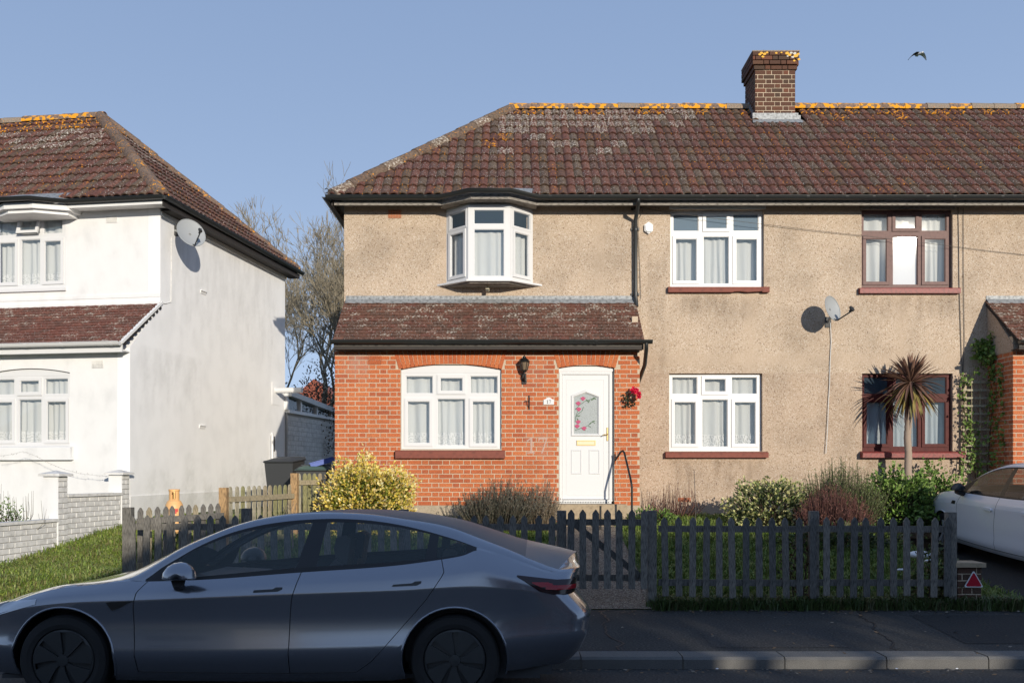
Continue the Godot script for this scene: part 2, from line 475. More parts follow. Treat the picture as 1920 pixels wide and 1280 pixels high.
	grv.albedo_texture = noise_tex(1024, 0.10, [[0.0, lin(0.04, 0.03, 0.022)], [0.3, lin(0.13, 0.10, 0.075)], [0.7, lin(0.24, 0.20, 0.15)], [1.0, lin(0.38, 0.34, 0.28)]], C, 1, FastNoiseLite.RETURN_CELL_VALUE, 85); tri(grv, 1.3)
	grv.heightmap_enabled = true; grv.heightmap_texture = noise_tex(1024, 0.10, [[0.0, grey(1.0)], [1.0, grey(0.0)]], C, 1, FastNoiseLite.RETURN_DISTANCE, 85); grv.heightmap_scale = 1.2
	var so := mat("soil", lin(1, 1, 1), 0.97)
	so.albedo_texture = noise_tex(1024, 0.03, [[0.0, lin(0.020, 0.022, 0.009)], [0.4, lin(0.045, 0.060, 0.017)], [0.7, lin(0.065, 0.095, 0.022)], [1.0, lin(0.10, 0.085, 0.04)]], FastNoiseLite.TYPE_SIMPLEX_SMOOTH, 6, -1, 87); tri(so, 2.2)
	so.heightmap_enabled = true; so.heightmap_texture = fine_h; so.heightmap_scale = 1.5
	var st := mat("step_stone", lin(0.42, 0.33, 0.22), 0.9)
	st.albedo_texture = mottle; tri(st, 0.6)
	# plants: colours are in the leaves
	var lf := mat("leaf", lin(1, 1, 1), 0.6)
	lf.vertex_color_use_as_albedo = true
	lf.backlight_enabled = true; lf.backlight = grey(0.45)
	var bk := mat("bark", lin(1, 1, 1), 0.95)
	bk.vertex_color_use_as_albedo = true
	bk.albedo_texture = fine; tri(bk, 0.3)
	# cars
	var cp := mat("grey_paint", lin(0.245, 0.262, 0.30), 0.19, 0.7)
	cp.clearcoat_enabled = true; cp.clearcoat = 1.0; cp.clearcoat_roughness = 0.06
	var wp := mat("white_paint", lin(0.80, 0.80, 0.83), 0.35, 0.0)
	wp.clearcoat_enabled = true; wp.clearcoat = 1.0; wp.clearcoat_roughness = 0.05
	mat("car_black", lin(0.012, 0.013, 0.014), 0.3)
	mat("car_trim", lin(0.010, 0.010, 0.011), 0.55)
	mat("tyre", lin(0.016, 0.016, 0.016), 0.85)
	mat("wheel_cover", lin(0.034, 0.037, 0.038), 0.42, 0.2)
	mat("alloy", lin(0.70, 0.70, 0.71), 0.4, 0.5)
	mat("cabin", lin(0.045, 0.046, 0.048), 0.85)
	var cg := mat("car_glass", Color(0.30, 0.40, 0.38, 0.13), 0.02)
	cg.transparency = BaseMaterial3D.TRANSPARENCY_ALPHA
	var cg2 := mat("car_glass_dark", Color(0.10, 0.11, 0.11, 0.55), 0.02)
	cg2.transparency = BaseMaterial3D.TRANSPARENCY_ALPHA
	mat("roof_glass", lin(0.012, 0.014, 0.017), 0.05)
	var dust := mat("dusty_screen", lin(0.10, 0.108, 0.12), 0.5)
	mat("red_lens", lin(0.30, 0.012, 0.02), 0.15)
	mat("dark_lens", lin(0.025, 0.012, 0.014), 0.12)
	mat("lamp_white", lin(0.55, 0.57, 0.60), 0.15, 0.3)
	mat("white_print", lin(0.75, 0.75, 0.75), 0.6)
	mat("red_reflector", lin(0.42, 0.012, 0.03), 0.3)
	mat("bin_grey", lin(0.040, 0.043, 0.046), 0.55)
	mat("bin_green", lin(0.09, 0.15, 0.11), 0.55)
	mat("bin_blue", lin(0.05, 0.10, 0.38), 0.5)
	mat("bottle", lin(0.76, 0.44, 0.18), 0.5)
	mat("red_print", lin(0.60, 0.06, 0.05), 0.6)
	mat("flower_red", lin(0.62, 0.012, 0.05), 0.7)
	mat("flower_pink", lin(0.42, 0.03, 0.12), 0.5)
	mat("stem_green", lin(0.07, 0.14, 0.07), 0.5)
	mat("obscure_glass", lin(0.42, 0.46, 0.46), 0.35)
	M.obscure_glass.albedo_texture = noise_tex(256, 0.16, [[0.0, grey(1.0)], [0.5, grey(0.9)], [1.0, grey(0.35)]], C, 1, FastNoiseLite.RETURN_DISTANCE, 91)
	tri(M.obscure_glass, 0.35)
	mat("gull_white", lin(0.8, 0.8, 0.8), 0.8)
	mat("gull_dark", lin(0.05, 0.05, 0.055), 0.8)
	mat("amber_glass", lin(0.20, 0.15, 0.10), 0.2)
	var op := mat("old_paint", Color(0.86, 0.76, 0.70, 0.42), 0.9)
	op.transparency = BaseMaterial3D.TRANSPARENCY_ALPHA
	var sn := mat("stain", Color(1, 1, 1, 1), 0.95)
	sn.vertex_color_use_as_albedo = true
	sn.transparency = BaseMaterial3D.TRANSPARENCY_ALPHA
	mat("far_roof", lin(0.26, 0.075, 0.045), 0.9)
	mat("opposite_brick", lin(0.20, 0.10, 0.065), 0.9)
	mat("opposite_render", lin(0.46, 0.42, 0.36), 0.9)
	mat("opposite_glass", lin(0.02, 0.024, 0.028), 0.06)

# ---------------------------------------------------------------- pieces that buildings share
func brick_mesh(w: float, h: float, d: float) -> ArrayMesh:
	var key := "brick %d %d %d" % [roundi(w * 200), roundi(h * 400), roundi(d * 200)]
	if not cache.has(key):
		var g := Geo.new()
		g.cbox(Vector3(-w / 2, -h / 2, -d), Vector3(w / 2, h / 2, 0), 0.0045)
		cache[key] = g.mesh()
	return cache[key]

func cut_spans(a: float, b: float, y0: float, y1: float, holes: Array) -> Array:
	var spans := [Vector2(a, b)]
	for h in holes:
		if h.position.y < y1 - 0.004 and h.end.y > y0 + 0.004:
			var nxt := []
			for s in spans:
				if h.end.x <= s.x or h.position.x >= s.y:
					nxt.append(s)
					continue
				if h.position.x > s.x: nxt.append(Vector2(s.x, h.position.x))
				if h.end.x < s.y: nxt.append(Vector2(h.end.x, s.y))
			spans = nxt
	return spans

func bricks(parent: Node, fr: Transform3D, r: Rect2, holes: Array, course: float, stretcher: float, mats: Array, most: int, called := "brick", joint := 0.0125, flemish := true, depth := 0.05, proud := 0.007) -> void:
	# bricks laid in bond on the plane z = 0 of a frame; each stands proud of the mortar at z = -0.007
	var rest := []
	for i in mats.size(): rest.append(Geo.new())
	var count := 0
	var rows := int(round(r.size.y / course))
	var pitch := (stretcher * 1.5 + joint * 0.5) if flemish else stretcher + joint
	for k in rows:
		var y0 := r.position.y + k * course + joint / 2
		var y1 := y0 + course - joint
		for s in cut_spans(r.position.x, r.end.x, y0, y1, holes):
			var x := r.position.x - (pitch / 2.0 if k % 2 == 1 else 0.0)
			var q := 0
			while x < s.y:
				var w := stretcher
				if flemish:
					w = stretcher if q % 2 == 0 else (stretcher - joint) / 2
				var a := maxf(x, s.x + joint * 0.3); var b := minf(x + w, s.y - joint * 0.3)
				x += w + joint
				q += 1
				if b - a < 0.025: continue
				var m := rng.randi_range(0, mats.size() - 1)
				if rng.randf() < 0.35: m = 0
				var c := Vector3((a + b) / 2 + jit(0.002), (y0 + y1) / 2 + jit(0.0015), jit(0.0018))
				if count < most:
					var x3 := fr * Transform3D(Basis(), c)
					put(called, brick_mesh(b - a, y1 - y0, depth), M[mats[m]], parent, x3)
				else:
					var g: Geo = rest[m]
					g.X = fr * Transform3D(Basis(), c)
					g.cbox(Vector3(-(b - a) / 2, -(y1 - y0) / 2, -depth), Vector3((b - a) / 2, (y1 - y0) / 2, 0), 0.0045)
				count += 1
	for i in mats.size():
		if rest[i].v.size():
			rest[i].X = Transform3D()
			stuff(part("remaining_%ss" % called, rest[i], M[mats[i]], parent))

# a three-light window: panes as fractions of the frame [x0, y0, x1, y1] from its bottom left, and whether an opening sash carries the pane
const THREE_LIGHT := [
	[0.060, 0.090, 0.290, 0.640, true], [0.360, 0.055, 0.640, 0.675, false], [0.710, 0.090, 0.940, 0.640, true],
	[0.035, 0.740, 0.310, 0.965, false], [0.385, 0.770, 0.615, 0.940, true], [0.680, 0.740, 0.957, 0.965, false]]

func window(parent: Node, fr: Transform3D, w: float, h: float, lights: Array, frame_mat: String, curtain: String, called := "window", upper_curtain := true, sash_w := 0.05, room := true, lace := true, tilt := -1) -> Node3D:
	# frame in the plane z = 0 (outer face), bottom left at the origin
	var o := group_node(called, parent, fr)
	var holes := []
	for l in lights:
		var e := sash_w * 0.55 if l[4] else 0.0
		holes.append(R(l[0] * w - e, l[1] * h - e, l[2] * w + e, l[3] * h + e))
	var g := Geo.new()
	g.plate(Rect2(0, 0, w, h), holes, -0.065, 0.0)
	part("frame", g, M[frame_mat], o)
	var i := 0
	for l in lights:
		var x := Transform3D()
		if i == tilt:
			x = Transform3D(Basis(Vector3.RIGHT, -0.28), Vector3(0, l[3] * h, 0.02)) * Transform3D(Basis(), Vector3(0, -l[3] * h, 0))
		var rc := R(l[0] * w, l[1] * h, l[2] * w, l[3] * h)
		if l[4]:
			var s := Geo.new()
			s.X = x
			s.plate(rc.grow(sash_w), [rc], -0.02, 0.018)
			# bead
			s.plate(rc.grow(0.004), [rc.grow(-0.009)], -0.02, 0.007)
			part("sash", s, M[frame_mat], o)
		else:
			var s := Geo.new()
			s.plate(rc.grow(0.003), [rc.grow(-0.010)], -0.045, -0.014)
			part("bead", s, M[frame_mat], o)
		var p := Geo.new()
		p.X = x
		var z := -0.004 if l[4] else -0.028
		p.quad(Vector3(rc.position.x, rc.position.y, z), Vector3(rc.end.x, rc.position.y, z), Vector3(rc.end.x, rc.end.y, z), Vector3(rc.position.x, rc.end.y, z))
		part("pane", p, M.pane if (upper_curtain or i < 3 or frame_mat != "upvc") else M.pane_hazy, o)
		i += 1
	if curtain != "":
		# gathered cloth behind the glass
		var top := h * (0.99 if upper_curtain else 0.70)
		var c := Geo.new()
		var P := []
		var ph := rng.randf() * 6.0
		var n := int(w / 0.018)
		for k in 12:
			var row := PackedVector3Array()
			var q := k / 11.0
			for j in n + 1:
				var xx := 0.01 + (w - 0.02) * j / n
				var fold := sin(xx * 46.0 + ph + sin(xx * 9.0 + ph) * 2.2) * 0.022 + sin(xx * 19.0 + ph * 2.0) * 0.014
				var bottom := 0.02 + (0.012 * absf(sin(xx * 24.0)) if lace else 0.0)
				row.append(Vector3(xx + 0.006 * sin(q * 5.0 + xx * 30.0), lerpf(bottom, top, q), -0.125 + fold * (1.0 - 0.45 * q)))
			P.append(row)
		c.grid(P)
		part("curtain", c, M[curtain], o)
		if lace:
			var lg := Geo.new()
			var L := []
			for k in 3:
				var row := PackedVector3Array()
				for j in n + 1:
					var b: Vector3 = P[0][j]
					row.append(Vector3(b.x, lerpf(h * 0.03, h * 0.22, k / 2.0), b.z + 0.012))
				L.append(row)
			lg.grid(L)
			part("lace_hem", lg, M.lace, o)
			var hem := Geo.new()
			var H := []
			for k in 2:
				var row := PackedVector3Array()
				for j in n + 1:
					var b: Vector3 = P[0][j]
					row.append(Vector3(b.x, h * 0.22 + k * 0.012, b.z + 0.014))
				H.append(row)
			hem.grid(H)
			part("hem_band", hem, M.net_curtain, o)
	return o

func slope_frame(o: Vector3, u: Vector3, w: Vector3) -> Transform3D:
	return Transform3D(Basis(u.normalized(), w.normalized(), u.cross(w).normalized()), o)

const TILE_W := 0.30
const GAUGE := 0.3395

func tile_z(u: float) -> float:
	var q := fposmod(u, 0.15) / 0.15
	return 0.034 * pow(maxf(0.0, sin(PI * q)), 0.75)

func tile_tone(k: int) -> Array:
	# colours of the left and the right roll of one tile, linear
	var reds := [Color(0.158, 0.064, 0.044), Color(0.140, 0.058, 0.041), Color(0.172, 0.071, 0.048), Color(0.128, 0.056, 0.041)]
	var greys := [Color(0.128, 0.083, 0.055), Color(0.112, 0.070, 0.047), Color(0.140, 0.092, 0.062), Color(0.124, 0.064, 0.044)]
	var a: Color = reds[k % 4]; var b: Color = greys[(k / 4) % 4]
	if k >= 16: b = reds[(k + 1) % 4] * 0.9
	return [a, b]

func tile_geo(g: Geo, tone: Array, w0: float, lo: float, hi: float, kl: float, kr: float, u0: float, width: float) -> void:
	# one tile whose tail is at slope distance w0; columns cut where the hips run
	var n := 12
	for i in n:
		var a := TILE_W * i / n; var b := TILE_W * (i + 1) / n
		var ua := u0 + a; var ub := u0 + b
		var top_a := hi; var top_b := hi
		if kl > 0.0:
			top_a = minf(top_a, ua / kl - w0); top_b = minf(top_b, ub / kl - w0)
		if kr > 0.0:
			top_a = minf(top_a, (width - ua) / kr - w0); top_b = minf(top_b, (width - ub) / kr - w0)
		if top_a <= lo + 0.002 and top_b <= lo + 0.002: continue
		top_a = maxf(top_a, lo + 0.001); top_b = maxf(top_b, lo + 0.001)
		g.tint = tone[0] if i < n / 2 else tone[1]
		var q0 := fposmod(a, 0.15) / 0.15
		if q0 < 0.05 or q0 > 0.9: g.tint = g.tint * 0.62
		var za := tile_z(a); var zb := tile_z(b)
		if i == n - 1 or i == n / 2 - 1: zb = 0.0
		var tilt := 0.038
		var l0 := Vector3(a, lo, za + tilt); var l1 := Vector3(b, lo, zb + tilt)
		var h1 := Vector3(b, top_b, zb + tilt * (1.0 - top_b / 0.40)); var h0 := Vector3(a, top_a, za + tilt * (1.0 - top_a / 0.40))
		var na := Vector3(-(tile_z(a + 0.004) - tile_z(maxf(a - 0.004, 0.0))) / 0.008, tilt / 0.4, 1).normalized()
		var nb := Vector3(-(tile_z(b + 0.004) - tile_z(b - 0.004)) / 0.008, tilt / 0.4, 1).normalized()
		var nm := (na + nb).normalized()
		g.quadn(l0, l1, h1, h0, na.lerp(nm, 0.4).normalized(), nb.lerp(nm, 0.4).normalized(), nb.lerp(nm, 0.4).normalized(), na.lerp(nm, 0.4).normalized())
		var t := 0.024
		g.quad(l0 + Vector3(0, 0.004, -t), l1 + Vector3(0, 0.004, -t), l1, l0)

func roof_tiles(parent: Node, fr: Transform3D, width: float, length: float, kl: float, kr: float, seed_u: float, u_lo: float, u_hi: float, pale: Callable, holes := []) -> void:
	# profiled tiles in courses on the plane z = 0 of a slope frame: x along the eaves, y up the slope
	var rows := int(round(length / GAUGE))
	var first := int(floor((u_lo - seed_u) / TILE_W)); var last := int(ceil((u_hi - seed_u) / TILE_W))
	for r in rows:
		var w0 := r * GAUGE
		var hi := minf(GAUGE + 0.06, length - w0)
		for k in range(first, last):
			var u0 := seed_u + k * TILE_W
			var mid := Vector2(u0 + TILE_W / 2, w0 + GAUGE / 2)
			var skip := false
			for h in holes:
				if h.has_point(mid): skip = true
			if skip: continue
			var left := kl * w0; var right := width - kr * w0
			if kl > 0.0 and u0 + TILE_W < left + 0.02: continue
			if kr > 0.0 and u0 > right - 0.02: continue
			if kl <= 0.0 and u0 < u_lo - 0.01: continue
			var whole := (kl <= 0.0 or u0 > kl * (w0 + hi) + 0.01) and (kr <= 0.0 or u0 + TILE_W < width - kr * (w0 + hi) - 0.01)
			var mm: String = pale.call(mid.x, mid.y / length)
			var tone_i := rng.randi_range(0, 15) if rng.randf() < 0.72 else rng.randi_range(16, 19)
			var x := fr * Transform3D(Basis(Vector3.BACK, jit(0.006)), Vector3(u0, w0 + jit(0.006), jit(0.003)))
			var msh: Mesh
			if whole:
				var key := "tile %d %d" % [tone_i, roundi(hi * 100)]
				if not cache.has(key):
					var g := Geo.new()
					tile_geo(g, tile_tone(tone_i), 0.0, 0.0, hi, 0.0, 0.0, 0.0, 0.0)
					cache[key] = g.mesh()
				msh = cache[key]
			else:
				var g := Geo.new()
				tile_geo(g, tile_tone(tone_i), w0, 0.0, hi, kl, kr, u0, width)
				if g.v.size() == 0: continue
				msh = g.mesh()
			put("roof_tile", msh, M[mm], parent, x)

func plain_tiles(parent: Node, fr: Transform3D, width: float, length: float, tones: Array, most: int, pale: Callable) -> void:
	# flat tiles broken-jointed in courses
	var rows := int(round(length / 0.1045))
	var gauge := length / rows
	var rest := {}
	var count := 0
	for r in rows:
		var x := -0.0825 if r % 2 == 1 else 0.0
		while x < width - 0.01:
			var a := maxf(x, 0.0); var b := minf(x + 0.162, width)
			x += 0.165
			if b - a < 0.03: continue
			var mm: String = pale.call((a + b) / 2, (r + 0.5) / rows)
			var tk := rng.randi_range(0, tones.size() - 1)
			var x3 := fr * Transform3D(Basis(Vector3.BACK, jit(0.012)), Vector3((a + b) / 2, r * gauge + jit(0.004), jit(0.0015)))
			var h := minf(gauge + 0.05, length - r * gauge + 0.02)
			if count < most:
				var key := "plain %s %d %d %d" % [tones[tk], roundi((b - a) * 100), tk, roundi(h * 100)]
				if not cache.has(key):
					var g := Geo.new()
					plain_tile(g, b - a, h, tones[tk])
					cache[key] = g.mesh()
				put("roof_tile", cache[key], M[mm], parent, x3)
			else:
				if not rest.has(mm): rest[mm] = Geo.new()
				rest[mm].X = x3
				plain_tile(rest[mm], b - a, h, tones[tk])
			count += 1
	for k in rest:
		rest[k].X = Transform3D()
		stuff(part("remaining_roof_tiles", rest[k], M[k], parent))

func plain_tile(g: Geo, w: float, h: float, c: Color) -> void:
	g.tint = c
	var t := 0.012
	var P := [Vector3(-w / 2, 0, 0.024), Vector3(0, 0, 0.028), Vector3(w / 2, 0, 0.024)]
	var Q := [Vector3(-w / 2, h, 0.024 - h * 0.13), Vector3(0, h, 0.028 - h * 0.13), Vector3(w / 2, h, 0.024 - h * 0.13)]
	for i in 2:
		g.quad(P[i], P[i + 1], Q[i + 1], Q[i])
		g.quad(P[i] + Vector3(0, 0.002, -t), P[i + 1] + Vector3(0, 0.002, -t), P[i + 1], P[i])
	g.quad(P[2], P[2] + Vector3(0, 0, -t), Q[2] + Vector3(0, 0, -t), Q[2])
	g.quad(P[0] + Vector3(0, 0, -t), P[0], Q[0], Q[0] + Vector3(0, 0, -t))

func ridge_run(parent: Node, a: Vector3, b: Vector3, up: Vector3, radius: float, called: String, length: float, pick: Callable, tone: Color, drop := 0.35) -> void:
	# half-round capping tiles end to end along a ridge or hip
	var n := int(round(a.distance_to(b) / length))
	var dir := (b - a).normalized()
	var side := dir.cross(up).normalized()
	var nrm := side.cross(dir).normalized()
	for i in n:
		var g := Geo.new()
		g.tint = tone * (0.85 + 0.3 * rng.randf())
		var l := a.distance_to(b) / n
		var P := []
		for k in 2:
			var row := PackedVector3Array()
			for j in 11:
				var an := lerpf(-1.75, 1.75, j / 10.0)
				var rr := radius * (1.06 if k == 0 else 0.97)
				row.append(side * sin(an) * rr + nrm * (cos(an) * rr - radius * drop) + dir * ((0.0 if k == 0 else l + 0.02)))
			P.append(row)
		g.grid(P)
		for j in 10:
			g.tri(P[0][j + 1], P[0][j], -nrm * radius * 0.2)
		var m: String = pick.call(i)
		part(called, g, M[m], parent, Transform3D(Basis(), a + dir * (i * l) + nrm * jit(0.006)))

func half_gutter(g: Geo, path: PackedVector3Array, r: float) -> void:
	# an open half-round gutter; path runs along its rim centre, left to right seen from the front
	var rings := []
	for i in path.size():
		var t := (path[mini(i + 1, path.size() - 1)] - path[maxi(i - 1, 0)]); t.y = 0; t = t.normalized()
		var out := Vector3(-t.z, 0, t.x)
		var ring := PackedVector3Array(); var inn := PackedVector3Array()
		for k in 9:
			var a := PI * k / 8.0
			ring.append(path[i] + out * (cos(a) * r) - Vector3.UP * (sin(a) * r))
		rings.append(ring)
	g.grid(rings)
	var lip := []
	for i in path.size():
		var t := (path[mini(i + 1, path.size() - 1)] - path[maxi(i - 1, 0)]); t.y = 0; t = t.normalized()
		var out := Vector3(-t.z, 0, t.x)
		lip.append(path[i] + out * (r + 0.004))
	g.tube(PackedVector3Array(lip), [0.007], 6)
	for e in [0, path.size() - 1]:
		for k in range(1, 8):
			g.tri(rings[e][0], rings[e][k], rings[e][k + 1])

func gutter_joint(g: Geo, at: Vector3, r: float, w := 0.05) -> void:
	for k in 8:
		var a := PI * k / 8.0; var b := PI * (k + 1) / 8.0
		var p := at + Vector3(0, -sin(a) * r, cos(a) * r); var q := at + Vector3(0, -sin(b) * r, cos(b) * r)
		g.quad(p - Vector3(w / 2, 0, 0), q - Vector3(w / 2, 0, 0), q + Vector3(w / 2, 0, 0), p + Vector3(w / 2, 0, 0))

func air_brick(parent: Node, fr: Transform3D, w: float, h: float, nx: int, ny: int, m: String, called := "air_brick") -> void:
	var g := Geo.new()
	var holes := []
	for i in nx:
		for j in ny:
			holes.append(Rect2(w * (i + 0.22) / nx, h * (j + 0.22) / ny, w * 0.56 / nx, h * 0.56 / ny))
	g.plate(Rect2(0, 0, w, h), holes, -0.03, 0.004)
	var o := part(called, g, M[m], parent, fr)
	var b := Geo.new()
	b.quad(Vector3(0, 0, -0.028), Vector3(w, 0, -0.028), Vector3(w, h, -0.028), Vector3(0, h, -0.028))
	part("vent_back", b, M.car_trim, o)

func sill(parent: Node, fr: Transform3D, w: float, h: float, out: float, m: String, chips := 0) -> void:
	# a projecting sill with a sloping top; bottom left of its back edge at the origin
	var g := Geo.new()
	var n := 14
	for i in n:
		var a := w * i / n; var b := w * (i + 1) / n
		var ca := 0.0; var cb := 0.0
		if chips and i >= n * 0.62 and i < n * 0.86:
			ca = 0.018 * (0.5 + 0.5 * sin(i * 2.1)); cb = 0.018 * (0.5 + 0.5 * sin((i + 1) * 2.1))
		var p := [Vector3(0, h + out * 0.22, 0), Vector3(0, h + 0.008, out - 0.012), Vector3(0, h - 0.006, out), Vector3(0, 0, out - 0.004)]
		var A := []; var B := []
		for k in 4:
			A.append(p[k] + Vector3(a, ca if k == 3 else 0.0, 0)); B.append(p[k] + Vector3(b, cb if k == 3 else 0.0, 0))
		A.append(Vector3(a, ca, -0.02)); B.append(Vector3(b, cb, -0.02))
		for k in 4:
			g.quad(A[k + 1], B[k + 1], B[k], A[k])
		if i == 0:
			g.quad(Vector3(a, 0, -0.02), A[3], A[1], A[0])
		if i == n - 1:
			g.quad(B[3], Vector3(b, 0, -0.02), B[0], B[1])
	part("window_sill", g, M[m], parent, fr)

func dish(called: String, label: String, centre: Vector3, facing: Vector3, w: float, wall: Vector3, m: String, group := "") -> Node3D:
	# an offset dish: reflector, rim, arm, receiver head and wall bracket
	var t := thing(called, label, "satellite dish", wall, 0.0, group)
	var f := facing.normalized()
	var s := Vector3.UP.cross(f).normalized(); var up := f.cross(s)
	var X := Transform3D(Basis(s, up, f), centre - wall)
	var g := Geo.new()
	g.X = X
	var P := []
	for k in 7:
		var row := PackedVector3Array()
		var r := k / 6.0
		for j in 33:
			var a := TAU * j / 32
			row.append(Vector3(cos(a) * r * w * 0.48, sin(a) * r * w * 0.53, (r * r - 1.0) * 0.055))
		P.append(row)
	g.grid(P, true)
	var B := []
	for k in 7:
		var row := PackedVector3Array()
		for j in 33: row.append(P[k][j] - Vector3(0, 0, 0.006))
		B.append(row)
	g.grid(B)
	part("reflector", g, M[m], t)
	var rim := Geo.new(); rim.X = X
	rim.tube(PackedVector3Array(P[6]), [0.007], 6, false)
	part("rim", rim, M[m], t)
	var arm := Geo.new()
	arm.X = X
	var tip := Vector3(0, -w * 0.42, 0.34)
	arm.tube(PackedVector3Array([Vector3(0, -w * 0.40, -0.05), Vector3(0, -w * 0.55, 0.04), tip]), [0.012], 6)
	part("arm", arm, M.dish_dark, t)
	var head := Geo.new()
	head.X = X * Transform3D(Basis(Vector3.RIGHT, -0.45), tip + Vector3(0, 0.03, 0.0))
	head.lathe([Vector2(0.0, -0.04), Vector2(0.026, -0.04), Vector2(0.03, 0.02), Vector2(0.02, 0.05), Vector2(0.0, 0.052)], 12)
	head.tube(PackedVector3Array([Vector3(0, 0, -0.06), Vector3(0, 0, 0.03)]), [0.02], 8)
	part("receiver_head", head, M.dish_dark, t)
	var br := Geo.new()
	br.tube(PackedVector3Array([Vector3.ZERO, Vector3.ZERO.lerp(centre - wall, 0.55) - Vector3(0, 0.03, 0), (X * Vector3(0, -0.02, -0.06))]), [0.02], 8)
	part("bracket", br, M[m], t)
	var pl := Geo.new()
	pl.X = Transform3D(Basis(), Vector3.ZERO)
	pl.box(Vector3(-0.05, -0.09, -0.05), Vector3(0.05, 0.09, 0.02))
	part("wall_plate", pl, M.dish_dark, t)
	return t

# ---------------------------------------------------------------- ground
func ground_y(x: float, d: float) -> float:
	var y := lin_at([Vector2(8.9, 0.08), Vector2(10.75, 0.20), Vector2(11.2, 0.26), Vector2(12.5, 0.50), Vector2(14.0, 0.76), Vector2(15.5, 0.98), Vector2(17.0, 1.02), Vector2(24.0, 1.05), Vector2(60.0, 1.0)], d)
	var left := lin_at([Vector2(8.9, 0.10), Vector2(10.2, 0.36), Vector2(11.0, 0.49), Vector2(12.4, 0.53), Vector2(15.0, 0.88), Vector2(17.0, 1.02), Vector2(24.0, 1.05), Vector2(60.0, 1.0)], d)
	y = lerpf(left, y, smoothstep(-4.6, -3.7, x))
	var dr := lin_at([Vector2(8.9, 0.08), Vector2(10.9, 0.19), Vector2(12.6, 0.35), Vector2(14.9, 0.53), Vector2(17.0, 0.66), Vector2(24.0, 1.0), Vector2(60.0, 1.0)], d)
	return lerpf(y, dr, smoothstep(5.55, 6.15, x) * (1.0 - smoothstep(13.0, 14.0, x)))

func sheet(called: String, x0: float, x1: float, d0: float, d1: float, nx: int, nd: int, h: Callable, m: String, lift := 0.0) -> MeshInstance3D:
	var g := Geo.new()
	var P := []
	for i in nd + 1:
		var row := PackedVector3Array()
		var d := lerpf(d0, d1, float(i) / nd)
		for j in nx + 1:
			var x := lerpf(x0, x1, float(j) / nx)
			row.append(Vector3(x, h.call(x, d) + lift, -d))
		P.append(row)
	g.grid(P)
	var o := part(called, g, M[m], self)
	o.set_meta("kind", "structure")
	return o

func make_ground() -> void:
	var road_h := func(x: float, d: float) -> float: return -0.02 + 0.075 * (1.0 - pow((d - 5.0) / 3.6, 2.0))
	sheet("road", -40, 40, 1.4, 8.6, 80, 24, road_h, "road")
	sheet("pavement", -40, 40, 8.885, 10.78, 80, 8, ground_y, "footway")
	sheet("lawn", -26, 26, 10.78, 30, 208, 96, ground_y, "soil")
	sheet("far_ground", -260, 260, 29.9, 400, 20, 20, func(x: float, d: float) -> float: return 1.0 - 0.004 * (d - 30.0), "soil")
	sheet("far_ground", -260, -26, 8.9, 30.2, 10, 10, func(x: float, d: float) -> float: return 0.6, "soil")
	sheet("far_ground", 26, 260, 8.9, 30.2, 10, 10, func(x: float, d: float) -> float: return 0.6, "soil")
	sheet("opposite_pavement", -40, 40, -3.0, 1.25, 40, 4, func(x: float, d: float) -> float: return 0.09, "footway")
	sheet("opposite_ground", -200, 200, -200, -3.0, 20, 20, func(x: float, d: float) -> float: return 0.08, "soil")
	sheet("driveway", 6.0, 12.5, 10.78, 16.4, 26, 24, ground_y, "drive", 0.012)
	sheet("garden_path", 0.62, 1.62, 10.78, 15.0, 6, 24, ground_y, "gravel", 0.012)
	# kerbs of single stones, on both sides
	for s in 2:
		var k := structure("kerb")
		var x := -14.0
		var i := 0
		while x < 14.0:
			var g := Geo.new()
			var hi := 0.088 + jit(0.004)
			var z0 := -8.6 if s == 0 else -1.4
			var P := [Vector2(0.0, -0.15), Vector2(0.0, hi - 0.022), Vector2(-0.022 if s == 0 else 0.022, hi), Vector2(-0.285 if s == 0 else 0.15, hi + 0.002), Vector2(-0.285 if s == 0 else 0.15, -0.15)]
			var l := 0.905
			if s == 0 and x < 3.0 and x + 0.91 > 3.0: l = 0.905
			for e in 4:
				var a := Vector3(x, P[e].y, z0 + P[e].x); var b := Vector3(x, P[e + 1].y, z0 + P[e + 1].x)
				if s == 0: g.quad(a, a + Vector3(l, 0, 0), b + Vector3(l, 0, 0), b)
				else: g.quad(a + Vector3(l, 0, 0), a, b, b + Vector3(l, 0, 0))
			part("kerb_stone", g, M.kerb_stone, k)
			x += 0.914
			i += 1

# ---------------------------------------------------------------- the terrace
const WALL := 16.5
const PORCH := 15.65
const PARTY := 5.13

func WX(x: float) -> float: return fx(x, WALL)
func WY(y: float) -> float: return fy(y, WALL)
func PX(x: float) -> float: return fx(x, PORCH)
func PY(y: float) -> float: return fy(y, PORCH)

func wall_rect(x0: float, y0: float, x1: float, y1: float) -> Rect2:
	return R(WX(x0), WY(y0), WX(x1), WY(y1))

